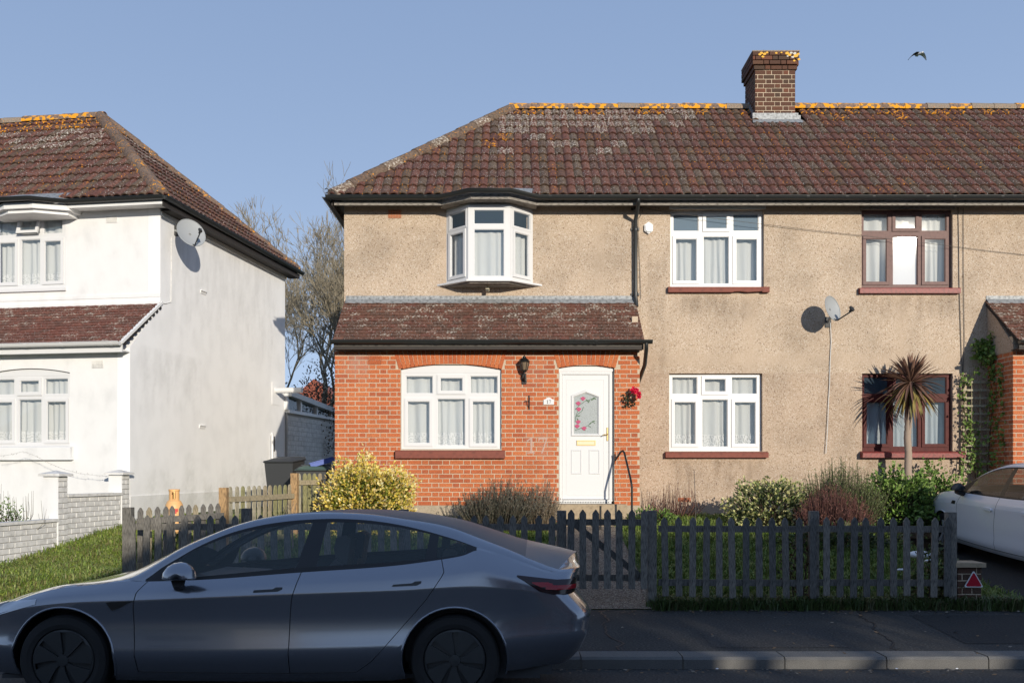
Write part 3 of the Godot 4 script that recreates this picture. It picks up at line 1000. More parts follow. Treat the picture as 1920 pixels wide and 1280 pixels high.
func house_shell(h: Node, x0: float, x1: float, holes: Array, left_gable: bool) -> void:
	var top := 6.36
	var split := WY(699)
	var w := [Geo.new(), Geo.new()]
	w[0].X = Transform3D(Basis(), Vector3(0, 0, -WALL)); w[1].X = w[0].X
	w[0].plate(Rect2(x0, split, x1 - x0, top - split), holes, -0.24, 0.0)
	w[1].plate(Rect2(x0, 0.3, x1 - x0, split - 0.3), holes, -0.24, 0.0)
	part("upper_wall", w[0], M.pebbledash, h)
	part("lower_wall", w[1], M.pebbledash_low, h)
	if left_gable:
		var s := Geo.new()
		s.box(Vector3(x0, 0.3, -22.3), Vector3(x0 + 0.24, top, -WALL - 0.24))
		part("side_wall", s, M.pebbledash, h)
	var b := Geo.new()
	b.box(Vector3(x0 + 0.24, 0.3, -22.3), Vector3(x1, top, -22.06))
	part("rear_wall", b, M.pebbledash, h)
	var r := Geo.new()
	r.box(Vector3(x0 + 0.25, 0.7, -22.05), Vector3(x1 - 0.02, 0.95, -WALL - 0.25))
	r.box(Vector3(x0 + 0.25, 3.72, -22.05), Vector3(x1 - 0.02, 3.96, -WALL - 0.25))
	r.box(Vector3(x0 + 0.25, 6.30, -22.05), Vector3(x1 - 0.02, 6.36, -WALL - 0.25))
	r.box(Vector3(x1 - 0.14, 0.95, -22.05), Vector3(x1 - 0.02, 6.3, -WALL - 0.25))
	r.box(Vector3(2.55 if left_gable else 7.7, 0.95, -22.05), Vector3(2.65 if left_gable else 7.8, 6.3, -WALL - 0.25))
	part("room_partition", r, M.room, h)

func wall_window(h: Node, r: Rect2, fm: String, curtain: String, upper := true, lace := true, inset := 0.075) -> Node3D:
	var g := 0.004
	return window(h, Transform3D(Basis(), Vector3(r.position.x + g, r.position.y + g, -WALL - inset)), r.size.x - 2 * g, r.size.y - 2 * g, THREE_LIGHT, fm, curtain, "window", upper, 0.05, true, lace)

func make_terrace() -> void:
	var L := -2.8875
	var a := thing("pebbledash_house", "end-terrace pebbledash house with red brick porch and white front door", "house")
	var b := thing("pebbledash_house", "mid-terrace pebbledash house with brown window frames behind the spiky palm", "house")
	# openings
	var bay := R(-1.05, WY(521), 0.25, 6.30)
	var w2 := wall_rect(1257, 393, 1433, 539)
	var w3 := wall_rect(1255, 700, 1430, 846)
	var w4 := wall_rect(1616, 392, 1787, 541)
	var w5 := wall_rect(1617, 700, 1787, 846)
	var behind_porch := R(L + 0.3, 0.95, 1.8, 3.5)
	house_shell(a, L, PARTY, [bay, w2, w3, behind_porch], true)
	house_shell(b, PARTY, 13.15, [w4, w5], false)
	wall_window(a, w2, "upvc", "net_curtain", false, false)
	wall_window(a, w3, "upvc", "net_curtain")
	var u4 := wall_window(b, w4, "faded_brown_frame", "net_curtain", true, false)
	var u5 := wall_window(b, w5, "brown_frame", "grey_curtain", false, false)
	# white blind in the middle light of the upper brown window
	var bl := Geo.new()
	bl.quad(Vector3(0.36, 0.05, -0.05) * Vector3(w4.size.x, w4.size.y, 1), Vector3(0.64, 0.05, -0.05) * Vector3(w4.size.x, w4.size.y, 1), Vector3(0.64, 0.675, -0.05) * Vector3(w4.size.x, w4.size.y, 1), Vector3(0.36, 0.675, -0.05) * Vector3(w4.size.x, w4.size.y, 1))
	part("blind", bl, M.blind, u4)
	# sills
	sill(a, Transform3D(Basis(), Vector3(WX(1252), WY(549), -WALL)), WX(1441) - WX(1252), WY(540) - WY(549), 0.09, "clay_sill", 1)
	sill(a, Transform3D(Basis(), Vector3(WX(1247), WY(858), -WALL)), WX(1439) - WX(1247), WY(849) - WY(858), 0.10, "clay_sill")
	sill(b, Transform3D(Basis(), Vector3(WX(1610), WY(551), -WALL)), WX(1798) - WX(1610), WY(542) - WY(551), 0.09, "red_sill")
	sill(b, Transform3D(Basis(), Vector3(WX(1613), WY(858), -WALL)), WX(1805) - WX(1613), WY(849) - WY(858), 0.14, "red_sill")
	# head boards over the upper windows
	for q in [[a, 1255, 1436, "upvc_grey"], [b, 1612, 1790, "fascia_paint"]]:
		var g := Geo.new()
		g.box(Vector3(WX(q[1]), WY(392), -WALL - 0.03), Vector3(WX(q[2]), WY(383), -WALL + 0.02))
		part("head_board", g, M[q[3]], q[0])
	# roof
	var eave := Vector3(-3.06, 6.405, -16.13)
	var apex := Vector3(-0.05, 9.03, -19.24)
	var up := Vector3(0, apex.y - eave.y, apex.z - eave.z)
	var SL := up.length()
	var fr := slope_frame(eave, Vector3.RIGHT, up)
	var kl := (apex.x - eave.x) / SL
	var pale := func(u: float, w: float) -> String:
		var x := u + eave.x
		var q := w + jit(0.08)
		if q > 0.93: return "tile_orange" if x > 3.6 or rng.randf() < 0.5 else "tile_pale"
		if q > 0.70 and x > -0.3 and x < 3.0 + jit(0.8): return "tile_pale"
		if q > 0.50 and x < 3.4 and x > -0.3 and rng.randf() < 0.35: return "tile_pale"
		if x < 0.1 and x > -0.5 and w > 0.5 and rng.randf() < 0.3: return "tile_orange"
		return "tile_spot" if rng.randf() < 0.28 else "tile"
	var stack := Rect2(5.17 - 0.44 - eave.x, SL * 0.835, 0.88, 1.0)
	for q in [[a, 0.0, PARTY - eave.x], [b, PARTY - eave.x, 12.3 - eave.x]]:
		var rf := group_node("roof", q[0])
		var s := Geo.new()
		var x0: float = q[1]; var x1: float = q[2]
		s.X = fr
		s.quad(Vector3(x0, 0.03, -0.035), Vector3(x1, 0.03, -0.035), Vector3(x1, SL, -0.035), Vector3(maxf(x0, kl * SL), SL, -0.035))
		s.X = Transform3D()
		var yy := -0.035
		if x0 == 0.0:
			s.quad(Vector3(eave.x, eave.y + yy, -22.35), Vector3(eave.x, eave.y + yy, -16.16), Vector3(apex.x, apex.y + yy, apex.z), Vector3(apex.x, apex.y + yy, apex.z))
		s.quad(Vector3(x1 + eave.x, eave.y + yy, -22.35), Vector3(x0 + eave.x, eave.y + yy, -22.35), Vector3(maxf(x0 + eave.x, apex.x), apex.y + yy, apex.z), Vector3(x1 + eave.x, apex.y + yy, apex.z))
		part("roof_underlay", s, M.roof_underlay, rf)
		roof_tiles(rf, fr, 99.0, SL, kl if x0 == 0.0 else 0.0, 0.0, 0.09, x0, x1 - 0.02, pale, [stack])
		var ry := Vector3(0, 0.055, 0)
		var rx0 := maxf(apex.x, x0 + eave.x); var rx1 := x1 + eave.x
		if x0 == 0.0: rx1 = 4.72
		else: rx0 = 5.62
		ridge_run(rf, Vector3(rx0, apex.y, apex.z) + ry, Vector3(rx1, apex.y, apex.z) + ry, Vector3.UP, 0.115, "ridge_tile", 0.45,
			func(i: int) -> String: return "hip_mortar" if (rng.randf() < 0.28) else "ridge", Color(0.22, 0.15, 0.11))
		if x0 == 0.0:
			ridge_run(rf, eave + Vector3(0.02, 0.05, -0.02), apex + Vector3(0.05, 0.05, 0.02), Vector3.UP, 0.12, "hip_tile", 0.42,
				func(i: int) -> String: return "tile_spot" if i % 3 else "tile_pale", Color(0.165, 0.115, 0.082))
			var hk := Geo.new()
			var c := eave + Vector3(-0.05, -0.02, 0.05)
			var hp := PackedVector3Array([c + Vector3(0.06, -0.04, -0.06), c, c + Vector3(-0.01, 0.06, 0.01)])
			for i in 9:
				var an := -0.3 + 4.6 * i / 8.0
				hp.append(c + Vector3(0.0, 0.095, 0.0) + Vector3(sin(an) * 0.028, -cos(an) * 0.035, -sin(an) * 0.01))
			hk.tube(hp, [0.008], 6)
			part("hip_iron", hk, M.black_iron, rf)
	# eaves: fascia, soffit and gutter with the bulge over the bay
	var gy := fy(367.5, 16.08); var gz := -16.08
	var bz := -15.70
	var bx := [fx(826, 16.08), fx(880, 15.72), fx(957, 15.72), fx(1007, 16.08)]
	var path := PackedVector3Array([Vector3(-3.12, gy, gz), Vector3(bx[0] - 0.02, gy, gz), Vector3(bx[1], gy, bz), Vector3(bx[2], gy, bz), Vector3(bx[3] + 0.02, gy, gz), Vector3(PARTY, gy, gz)])
	var gg := group_node("gutter", a)
	var g1 := Geo.new()
	half_gutter(g1, path, 0.06)
	part("gutter_trough", g1, M.black_gutter, gg)
	for x in [-2.5, bx[0] - 0.25, bx[3] + 0.22, 1.30, 2.3, 3.2, 4.1, 4.95]:
		var j := Geo.new(); gutter_joint(j, Vector3(x, gy + 0.002, gz), 0.065)
		part("gutter_joint", j, M.black_gutter, gg)
	var ge := Geo.new()
	half_gutter(ge, PackedVector3Array([Vector3(-3.13, gy, -22.3), Vector3(-3.13, gy, gz - 0.05)]), 0.06)
	part("side_gutter", ge, M.black_gutter, gg)
	var gb := group_node("gutter", b)
	var g2 := Geo.new()
	half_gutter(g2, PackedVector3Array([Vector3(PARTY, gy, gz), Vector3(12.3, gy, gz)]), 0.06)
	part("gutter_trough", g2, M.black_gutter, gb)
	for x in [5.6, 6.05, 6.95, 7.4, 8.2]:
		var j := Geo.new(); gutter_joint(j, Vector3(x, gy + 0.002, gz), 0.065)
		part("gutter_joint", j, M.black_gutter, gb)
	var f0 := fy(385, 16.2); var f1 := gy + 0.02; var sf := fy(378, 16.2)
	for q in [[a, -3.0, bx[0]], [a, bx[3], PARTY - 0.002], [b, PARTY, 12.3]]:
		var g := Geo.new()
		g.box(Vector3(q[1], f0, -16.21), Vector3(q[2], f1, -16.185))
		part("fascia_board", g, M.fascia_paint, q[0])
		var s := Geo.new()
		s.box(Vector3(q[1], sf, -WALL + 0.002), Vector3(q[2], sf + 0.018, -16.212))
		part("soffit", s, M.fascia_paint, q[0])
	var sg := Geo.new()
	sg.box(Vector3(-3.05, f0, -22.3), Vector3(-3.025, f1, -16.185))
	sg.box(Vector3(-3.024, sf, -22.3), Vector3(L - 0.002, sf + 0.018, -16.185))
	part("side_fascia", sg, M.dark_fascia, a)
	# bay fascia and little lead roof behind its gutter
	var bf := Geo.new()
	var B := [Vector3(bx[0], 0, -16.19), Vector3(bx[1] + 0.02, 0, -15.82), Vector3(bx[2] - 0.02, 0, -15.82), Vector3(bx[3], 0, -16.19)]
	for i in 3:
		bf.quad(B[i] + Vector3(0, f0, 0), B[i + 1] + Vector3(0, f0, 0), B[i + 1] + Vector3(0, f1, 0), B[i] + Vector3(0, f1, 0))
	bf.quad(B[3] + Vector3(0, f0 + 0.01, 0), B[2] + Vector3(0, f0 + 0.01, 0), B[1] + Vector3(0, f0 + 0.01, 0), B[0] + Vector3(0, f0 + 0.01, 0))
	bf.quad(B[0] + Vector3(0, f0 + 0.01, 0), Vector3(bx[0], f0 + 0.01, -WALL + 0.004), Vector3(bx[3], f0 + 0.01, -WALL + 0.004), B[3] + Vector3(0, f0 + 0.01, 0))
	part("bay_fascia", bf, M.fascia_paint, a)
	var br := Geo.new()
	var lead_y := gy + 0.035
	br.quad(B[0] + Vector3(-0.02, lead_y, 0), B[1] + Vector3(-0.02, lead_y, 0.05), Vector3(bx[1], 6.62, -16.4), Vector3(bx[0], 6.60, -16.36))
	br.quad(B[1] + Vector3(-0.02, lead_y, 0.05), B[2] + Vector3(0.02, lead_y, 0.05), Vector3(bx[2], 6.62, -16.4), Vector3(bx[1], 6.62, -16.4))
	br.quad(B[2] + Vector3(0.02, lead_y, 0.05), B[3] + Vector3(0.02, lead_y, 0), Vector3(bx[3], 6.60, -16.36), Vector3(bx[2], 6.62, -16.4))
	part("bay_roof", br, M.lead, a)
	make_bay(a)
	make_chimney()
	make_porch(a, false)
	make_porch(b, true)
	# wall fittings
	air_brick(a, Transform3D(Basis(), Vector3(WX(728), WY(409), -WALL + 0.008)), WX(752) - WX(728), WY(394) - WY(409), 8, 4, "terracotta_vent")
	air_brick(a, Transform3D(Basis(), Vector3(WX(1272), WY(940), -WALL + 0.008)), 0.21, 0.065, 6, 2, "red_brick_3")
	var al := thing("alarm_box", "white hexagonal burglar alarm box beside the black downpipe", "alarm box", Vector3(WX(1216), WY(428), -WALL))
	var ag := Geo.new()
	var hex := PackedVector2Array()
	var hex2 := PackedVector2Array()
	for i in 6:
		hex.append(Vector2(sin(TAU * i / 6.0) * 0.085, cos(TAU * i / 6.0) * 0.105)); hex2.append(hex[i] * 0.8)
	ag.prism(hex, 0.0, 0.045); ag.prism(hex2, 0.045, 0.06)
	part("cover", ag, M.upvc, al)
	var ab := Geo.new()
	ab.box(Vector3(-0.04, -0.075, 0.05), Vector3(0.04, -0.05, 0.066))
	part("lower_band", ab, M.upvc_grey, al)
	dish("satellite_dish", "grey satellite dish on the pebbledash between the upper and lower brown windows", pt(1562, 578, 16.05), Vector3(0.60, 0.24, 0.80), 0.41, Vector3(WX(1553), WY(604), -WALL), "grey_dish")
	# main downpipe
	var dp := thing("downpipe", "black downpipe from the main gutter down to the porch roof", "downpipe", Vector3(WX(1191), WY(560), -WALL))
	var dg := Geo.new()
	var dx := WX(1191)
	var o := dp.position
	dg.tube(PackedVector3Array([Vector3(dx, gy - 0.05, gz) - o, Vector3(dx, gy - 0.13, gz) - o, Vector3(dx, gy - 0.3, -WALL + 0.07) - o, Vector3(dx, WY(555), -WALL + 0.06) - o, Vector3(dx + 0.01, WY(577), -WALL + 0.13) - o]), [0.034], 12)
	part("pipe", dg, M.black_gutter, dp)
	for y in [392, 430, 552]:
		var cg := Geo.new()
		cg.tube(PackedVector3Array([Vector3(dx, WY(y) + 0.03, -WALL + 0.06) - o, Vector3(dx, WY(y) - 0.03, -WALL + 0.06) - o]), [0.042], 12)
		cg.box(Vector3(-0.07, WY(y) - 0.02, -WALL) - Vector3(0, o.y, o.z), Vector3(0.07, WY(y) + 0.02, -WALL + 0.035) - Vector3(0, o.y, o.z))
		part("pipe_clip", cg, M.black_gutter, dp)
	# cables clipped to the wall
	wire("telephone_cable", "thin dark cables clipped down the wall right of the brown windows", [[1797, 388, 16.49], [1799, 520, 16.485], [1803, 650, 16.485], [1806, 700, 16.48], [1808, 860, 16.485]], 0.006)
	wire("telephone_cable", "thin dark cable just right of the pair running down beside the trellis", [[1807, 390, 16.48], [1809, 640, 16.485], [1805, 760, 16.485]], 0.005)
	wire("dish_cable", "pale cable hanging from the wall dish down to the shrubs", [[1557, 605, 16.47], [1559, 640, 16.48], [1556, 720, 16.48], [1553, 780, 16.47], [1549, 850, 16.46]], 0.007, "upvc_grey")
	wire("wall_cable", "thin loose cable sloping from the downpipe across the upper wall", [[1196, 388, 16.45], [1255, 398, 16.46], [1436, 421, 16.46], [1612, 441, 16.47], [1792, 462, 16.47], [1925, 478, 16.48]], 0.004)
	wire("wall_cable", "short dark cable looping beside the upper downpipe", [[1196, 384, 16.45], [1206, 390, 16.44], [1203, 402, 16.46], [1197, 410, 16.47], [1200, 500, 16.48], [1202, 560, 16.48]], 0.004)

func wire(called: String, label: String, p: Array, r: float, m := "cable") -> void:
	var base := pt(p[0][0], p[0][1], p[0][2])
	var t := thing(called, label, "cable", base)
	var path := PackedVector3Array()
	for i in p.size():
		var q := pt(p[i][0], p[i][1], p[i][2])
		if i > 0:
			var prev := pt(p[i - 1][0], p[i - 1][1], p[i - 1][2])
			path.append(prev.lerp(q, 0.5) - base + Vector3(jit(0.006), -0.004, 0))
		path.append(q - base)
	var g := Geo.new()
	g.tube(path, [r], 5)
	part("cable_run", g, M[m], t)

func make_bay(a: Node) -> void:
	# oriel of three faces standing 0.41 m out from the wall
	var y0 := WY(533); var y1 := 6.245
	var W := [Vector3(-1.128, 0, -WALL), Vector3(-0.735, 0, -16.09), Vector3(-0.035, 0, -16.09), Vector3(0.358, 0, -WALL)]
	var bay := group_node("bay_window", a)
	for i in 3:
		var u: Vector3 = (W[i + 1] - W[i]).normalized()
		var out := u.cross(Vector3.UP)
		var fr := Transform3D(Basis(u, Vector3.UP, u.cross(Vector3.UP)), W[i] + Vector3(0, y0, 0))
		var w: float = W[i].distance_to(W[i + 1]); var h := y1 - y0
		var side := i != 1
		var lights := []
		if side:
			lights = [[0.20, 0.085, 0.80, 0.655, true], [0.165, 0.735, 0.875, 0.94, false]]
		else:
			lights = [[0.14, 0.045, 0.86, 0.675, false], [0.14, 0.745, 0.86, 0.935, false]]
		var o := group_node("bay_face", bay, fr)
		var holes := []
		for l in lights:
			var e := 0.028 if l[4] else 0.0
			holes.append(R(l[0] * w - e, l[1] * h - e, l[2] * w + e, l[3] * h + e))
		var g := Geo.new()
		g.plate(Rect2(0, 0, w, h), holes, -0.06, 0.0)
		# head moulding, transom groove and bottom rail in the same white
		g.box(Vector3(0, h * 0.965, 0.0), Vector3(w, h * 0.975, 0.012))
		for l in lights:
			var rc := R(l[0] * w, l[1] * h, l[2] * w, l[3] * h)
			if l[4]:
				g.plate(rc.grow(0.05), [rc], -0.02, 0.018)
				g.plate(rc.grow(0.004), [rc.grow(-0.009)], -0.02, 0.007)
			else:
				g.plate(rc.grow(0.003), [rc.grow(-0.008)], -0.03, -0.008)
		if side:
			var rc := R(lights[1][0] * w, lights[1][1] * h, lights[1][2] * w, lights[1][3] * h)
			g.plate(rc.grow(0.035), [rc], -0.02, 0.006)
		part("frame", g, M.upvc, o)
		for l in lights:
			var rc := R(l[0] * w, l[1] * h, l[2] * w, l[3] * h)
			var p := Geo.new()
			p.quad(Vector3(rc.position.x, rc.position.y, -0.014), Vector3(rc.end.x, rc.position.y, -0.014), Vector3(rc.end.x, rc.end.y, -0.014), Vector3(rc.position.x, rc.end.y, -0.014))
			part("pane", p, M.pane, o)
		var P := []
		var n := int(w / 0.016)
		for k in 10:
			var row := PackedVector3Array()
			var q := k / 9.0
			for j in n + 1:
				var xx := (0.06 if side else 0.02) + (w - (0.12 if side else 0.04)) * j / n
				var fold := sin(xx * 52.0 + i * 2.0 + sin(xx * 11.0) * 2.0) * 0.014 + sin(xx * 23.0) * 0.008
				row.append(Vector3(xx, lerpf(0.03, h * 0.655, q), -0.11 + fold * (1.0 - 0.4 * q)))
			P.append(row)
		var c := Geo.new()
		c.grid(P)
		part("curtain", c, M.net_curtain, o)
	# corner posts, underside board, cill and ceiling
	var s := Geo.new()
	var poly := PackedVector2Array()
	for q in [W[0] + Vector3(-0.16, 0, 0), W[1] + Vector3(-0.03, 0, 0.035), W[2] + Vector3(0.03, 0, 0.035), W[3] + Vector3(0.16, 0, 0)]:
		poly.append(Vector2(q.x, -q.z))
	s.X = Transform3D(Basis(Vector3.RIGHT, Vector3.FORWARD, Vector3.UP), Vector3(0, y0 - 0.03, 0))
	s.prism(poly, 0.0, 0.03)
	part("bay_cill", s, M.upvc, bay)
	var u := Geo.new()
	u.X = Transform3D(Basis(Vector3.RIGHT, Vector3.FORWARD, Vector3.UP), Vector3(0, y0 - 0.055, 0))
	var inner := PackedVector2Array()
	for q in [W[0], W[1] + Vector3(0.02, 0, -0.03), W[2] + Vector3(-0.02, 0, -0.03), W[3]]: inner.append(Vector2(q.x, -q.z))
	u.prism(inner, 0.0, 0.024)
	part("bay_underside", u, M.fascia_paint, bay)
	var t := Geo.new()
	t.X = Transform3D(Basis(Vector3.RIGHT, Vector3.FORWARD, Vector3.UP), Vector3(0, y1, 0))
	t.prism(inner, 0.0, 0.05)
	part("bay_head", t, M.upvc_grey, bay)
	var sp := thing("security_light", "small pale security light under the white bay window", "security light", pt(914, 540, 16.34))
	var lg := Geo.new()
	lg.box(Vector3(-0.03, -0.055, -0.02), Vector3(0.03, 0.055, 0.02))
	part("housing", lg, M.cream, sp)
	var lb := Geo.new()
	lb.box(Vector3(-0.026, -0.05, 0.0205), Vector3(0.026, -0.02, 0.034))
	part("lens", lb, M.car_trim, sp)
	var la := Geo.new()
	la.box(Vector3(-0.02, 0.056, -0.02), Vector3(0.02, 0.09, 0.0))
	part("bracket", la, M.upvc_grey, sp)

func make_chimney() -> void:
	var c := thing("chimney_stack", "brown brick chimney stack with orange lichen on its cap, astride the ridge", "chimney", Vector3(5.17, 8.5, -18.75))
	var x0 := fx(1416, 18.75) - 5.17; var x1 := fx(1492, 18.75) - 5.17
	var zb := -0.80
	var base := fy(222, 18.75) - 8.5
	var y := base
	var course := (fy(128, 18.75) - fy(212, 18.75)) / 10.0
	var mats := ["brown_brick_0", "brown_brick_1", "brown_brick_2", "brown_brick_3", "brown_brick_4", "brown_brick_5"]
	var ytop := base + course * 10.8
	var core := Geo.new()
	core.box(Vector3(x0 + 0.008, base - 0.8, zb + 0.008), Vector3(x1 - 0.008, ytop + course * 4 - 0.02, -0.008))
	part("mortar_core", core, M.mortar, c)
	var levels := [[base - 0.05, ytop, 0.0], [ytop, ytop + course, 0.035], [ytop + course, ytop + 2 * course, 0.07], [ytop + 2 * course, ytop + 4 * course, 0.072]]
	var n := int(round((ytop - base) / course))
	for q in [[ytop - n * course, n, 0.0], [ytop, 1, 0.028], [ytop + course, 3, 0.062]]:
		var o: float = q[2]
		var fw := Transform3D(Basis(), Vector3(0, 0, o))
		bricks(c, fw, R(x0 - o, q[0], x1 + o, q[0] + q[1] * course), [], course, 0.21, mats, 400)
		var fl := Transform3D(Basis(Vector3(0, 0, 1), Vector3.UP, Vector3(-1, 0, 0)), Vector3(x0 - o, 0, 0))
		bricks(c, fl, R(zb - o, q[0], o - 0.05, q[0] + q[1] * course), [], course, 0.21, mats, 400)
		var flr := Transform3D(Basis(Vector3(0, 0, -1), Vector3.UP, Vector3(1, 0, 0)), Vector3(x1 + o, 0, 0))
		bricks(c, flr, R(0.05 - o, q[0], -zb + o, q[0] + q[1] * course), [], course, 0.21, mats, 400)
	var cap := Geo.new()
	cap.box(Vector3(x0 - 0.064, ytop + 4 * course - 0.012, zb - 0.064), Vector3(x1 + 0.064, ytop + 4 * course + 0.010, 0.064))
	var co := part("cement_cap", cap, M.hip_mortar, c)
	# lichen growing over the cap bricks
	for q in [[-0.31, 3.5, 0.03], [-0.25, 3.3, 0.035], [0.19, 3.45, 0.04], [0.27, 3.55, 0.03], [0.41, 3.3, 0.03], [-0.34, 3.2, 0.03], [-0.28, 2.7, 0.03], [-0.2, 3.6, 0.025], [0.24, 3.1, 0.035], [0.36, 2.9, 0.045], [0.30, 2.6, 0.03], [0.33, 1.8, 0.025], [0.42, 2.1, 0.03], [-0.02, 3.5, 0.025], [0.08, 3.6, 0.02], [0.34, 3.4, 0.035], [0.2, 2.8, 0.02]]:
		var g := Geo.new()
		var P := PackedVector2Array()
		for i in 14:
			var rr: float = q[2] * (0.86 + 0.22 * rng.randf())
			P.append(Vector2(q[0] + cos(TAU * i / 14.0) * rr, ytop + q[1] * course + sin(TAU * i / 14.0) * rr * 0.7))
		g.tint = Color(0.80, 0.42, 0.02) if rng.randf() < 0.75 else Color(0.6, 0.58, 0.5)
		g.prism(P, 0.062, 0.064 + 0.003 * rng.randf())
		part("lichen", g, M.leaf, c)
	var fl := Geo.new()
	var fy0 := base - 0.085
	fl.box(Vector3(x0 - 0.05, fy0 + 0.02, -0.02), Vector3(x1 + 0.05, base + 0.10, 0.022))
	fl.quad(Vector3(x0 - 0.08, fy0 - 0.05, 0.16), Vector3(x1 + 0.13, fy0 - 0.05, 0.16), Vector3(x1 + 0.10, fy0 + 0.06, 0.03), Vector3(x0 - 0.05, fy0 + 0.06, 0.03))
	fl.box(Vector3(x1, fy0 + 0.05, -0.32), Vector3(x1 + 0.10, fy0 + 0.15, 0.0))
	for i in 5:
		fl.box(Vector3(x0 - 0.022, base - 0.1 + i * 0.09, -0.12 - i * 0.1), Vector3(x0 + 0.01, base + 0.12 + i * 0.09, -0.02 - i * 0.1))
		fl.box(Vector3(x1 - 0.01, base - 0.1 + i * 0.09, -0.12 - i * 0.1), Vector3(x1 + 0.022, base + 0.12 + i * 0.09, -0.02 - i * 0.1))
	part("lead_flashing", fl, M.lead, c)
	var wg := thing("wire_bird_guard", "faint wire bird guard on top of the chimney stack", "bird guard", Vector3(fx(1434, 19.0), 8.5 + ytop + 4 * course + 0.02, -19.1))
	for k in 5:
		var g := Geo.new()
		var P := PackedVector3Array()
		for i in 13:
			var an := PI * i / 12.0
			P.append(Vector3(cos(an) * 0.105 * cos(k * PI / 5.0), sin(an) * 0.17, cos(an) * 0.105 * sin(k * PI / 5.0)))
		g.tube(P, [0.004], 4, false)
		part("wire", g, M.lead, wg)
	for k in 2:
		var g := Geo.new()
		var P := PackedVector3Array()
		for i in 17: P.append(Vector3(cos(TAU * i / 16.0) * 0.10, 0.05 + 0.06 * k, sin(TAU * i / 16.0) * 0.10))
		g.tube(P, [0.004], 4, false)
		part("wire", g, M.lead, wg)

func mirror_x(x: float) -> float:
	return 2.0 * PARTY - x

func arc_head(x0: float, x1: float, y: float, rise: float, n := 12) -> PackedVector2Array:
	var p := PackedVector2Array()
	for i in n + 1:
		var q := float(i) / n
		p.append(Vector2(lerpf(x0, x1, q), y + rise * (1.0 - pow(2.0 * q - 1.0, 2.0))))
	return p

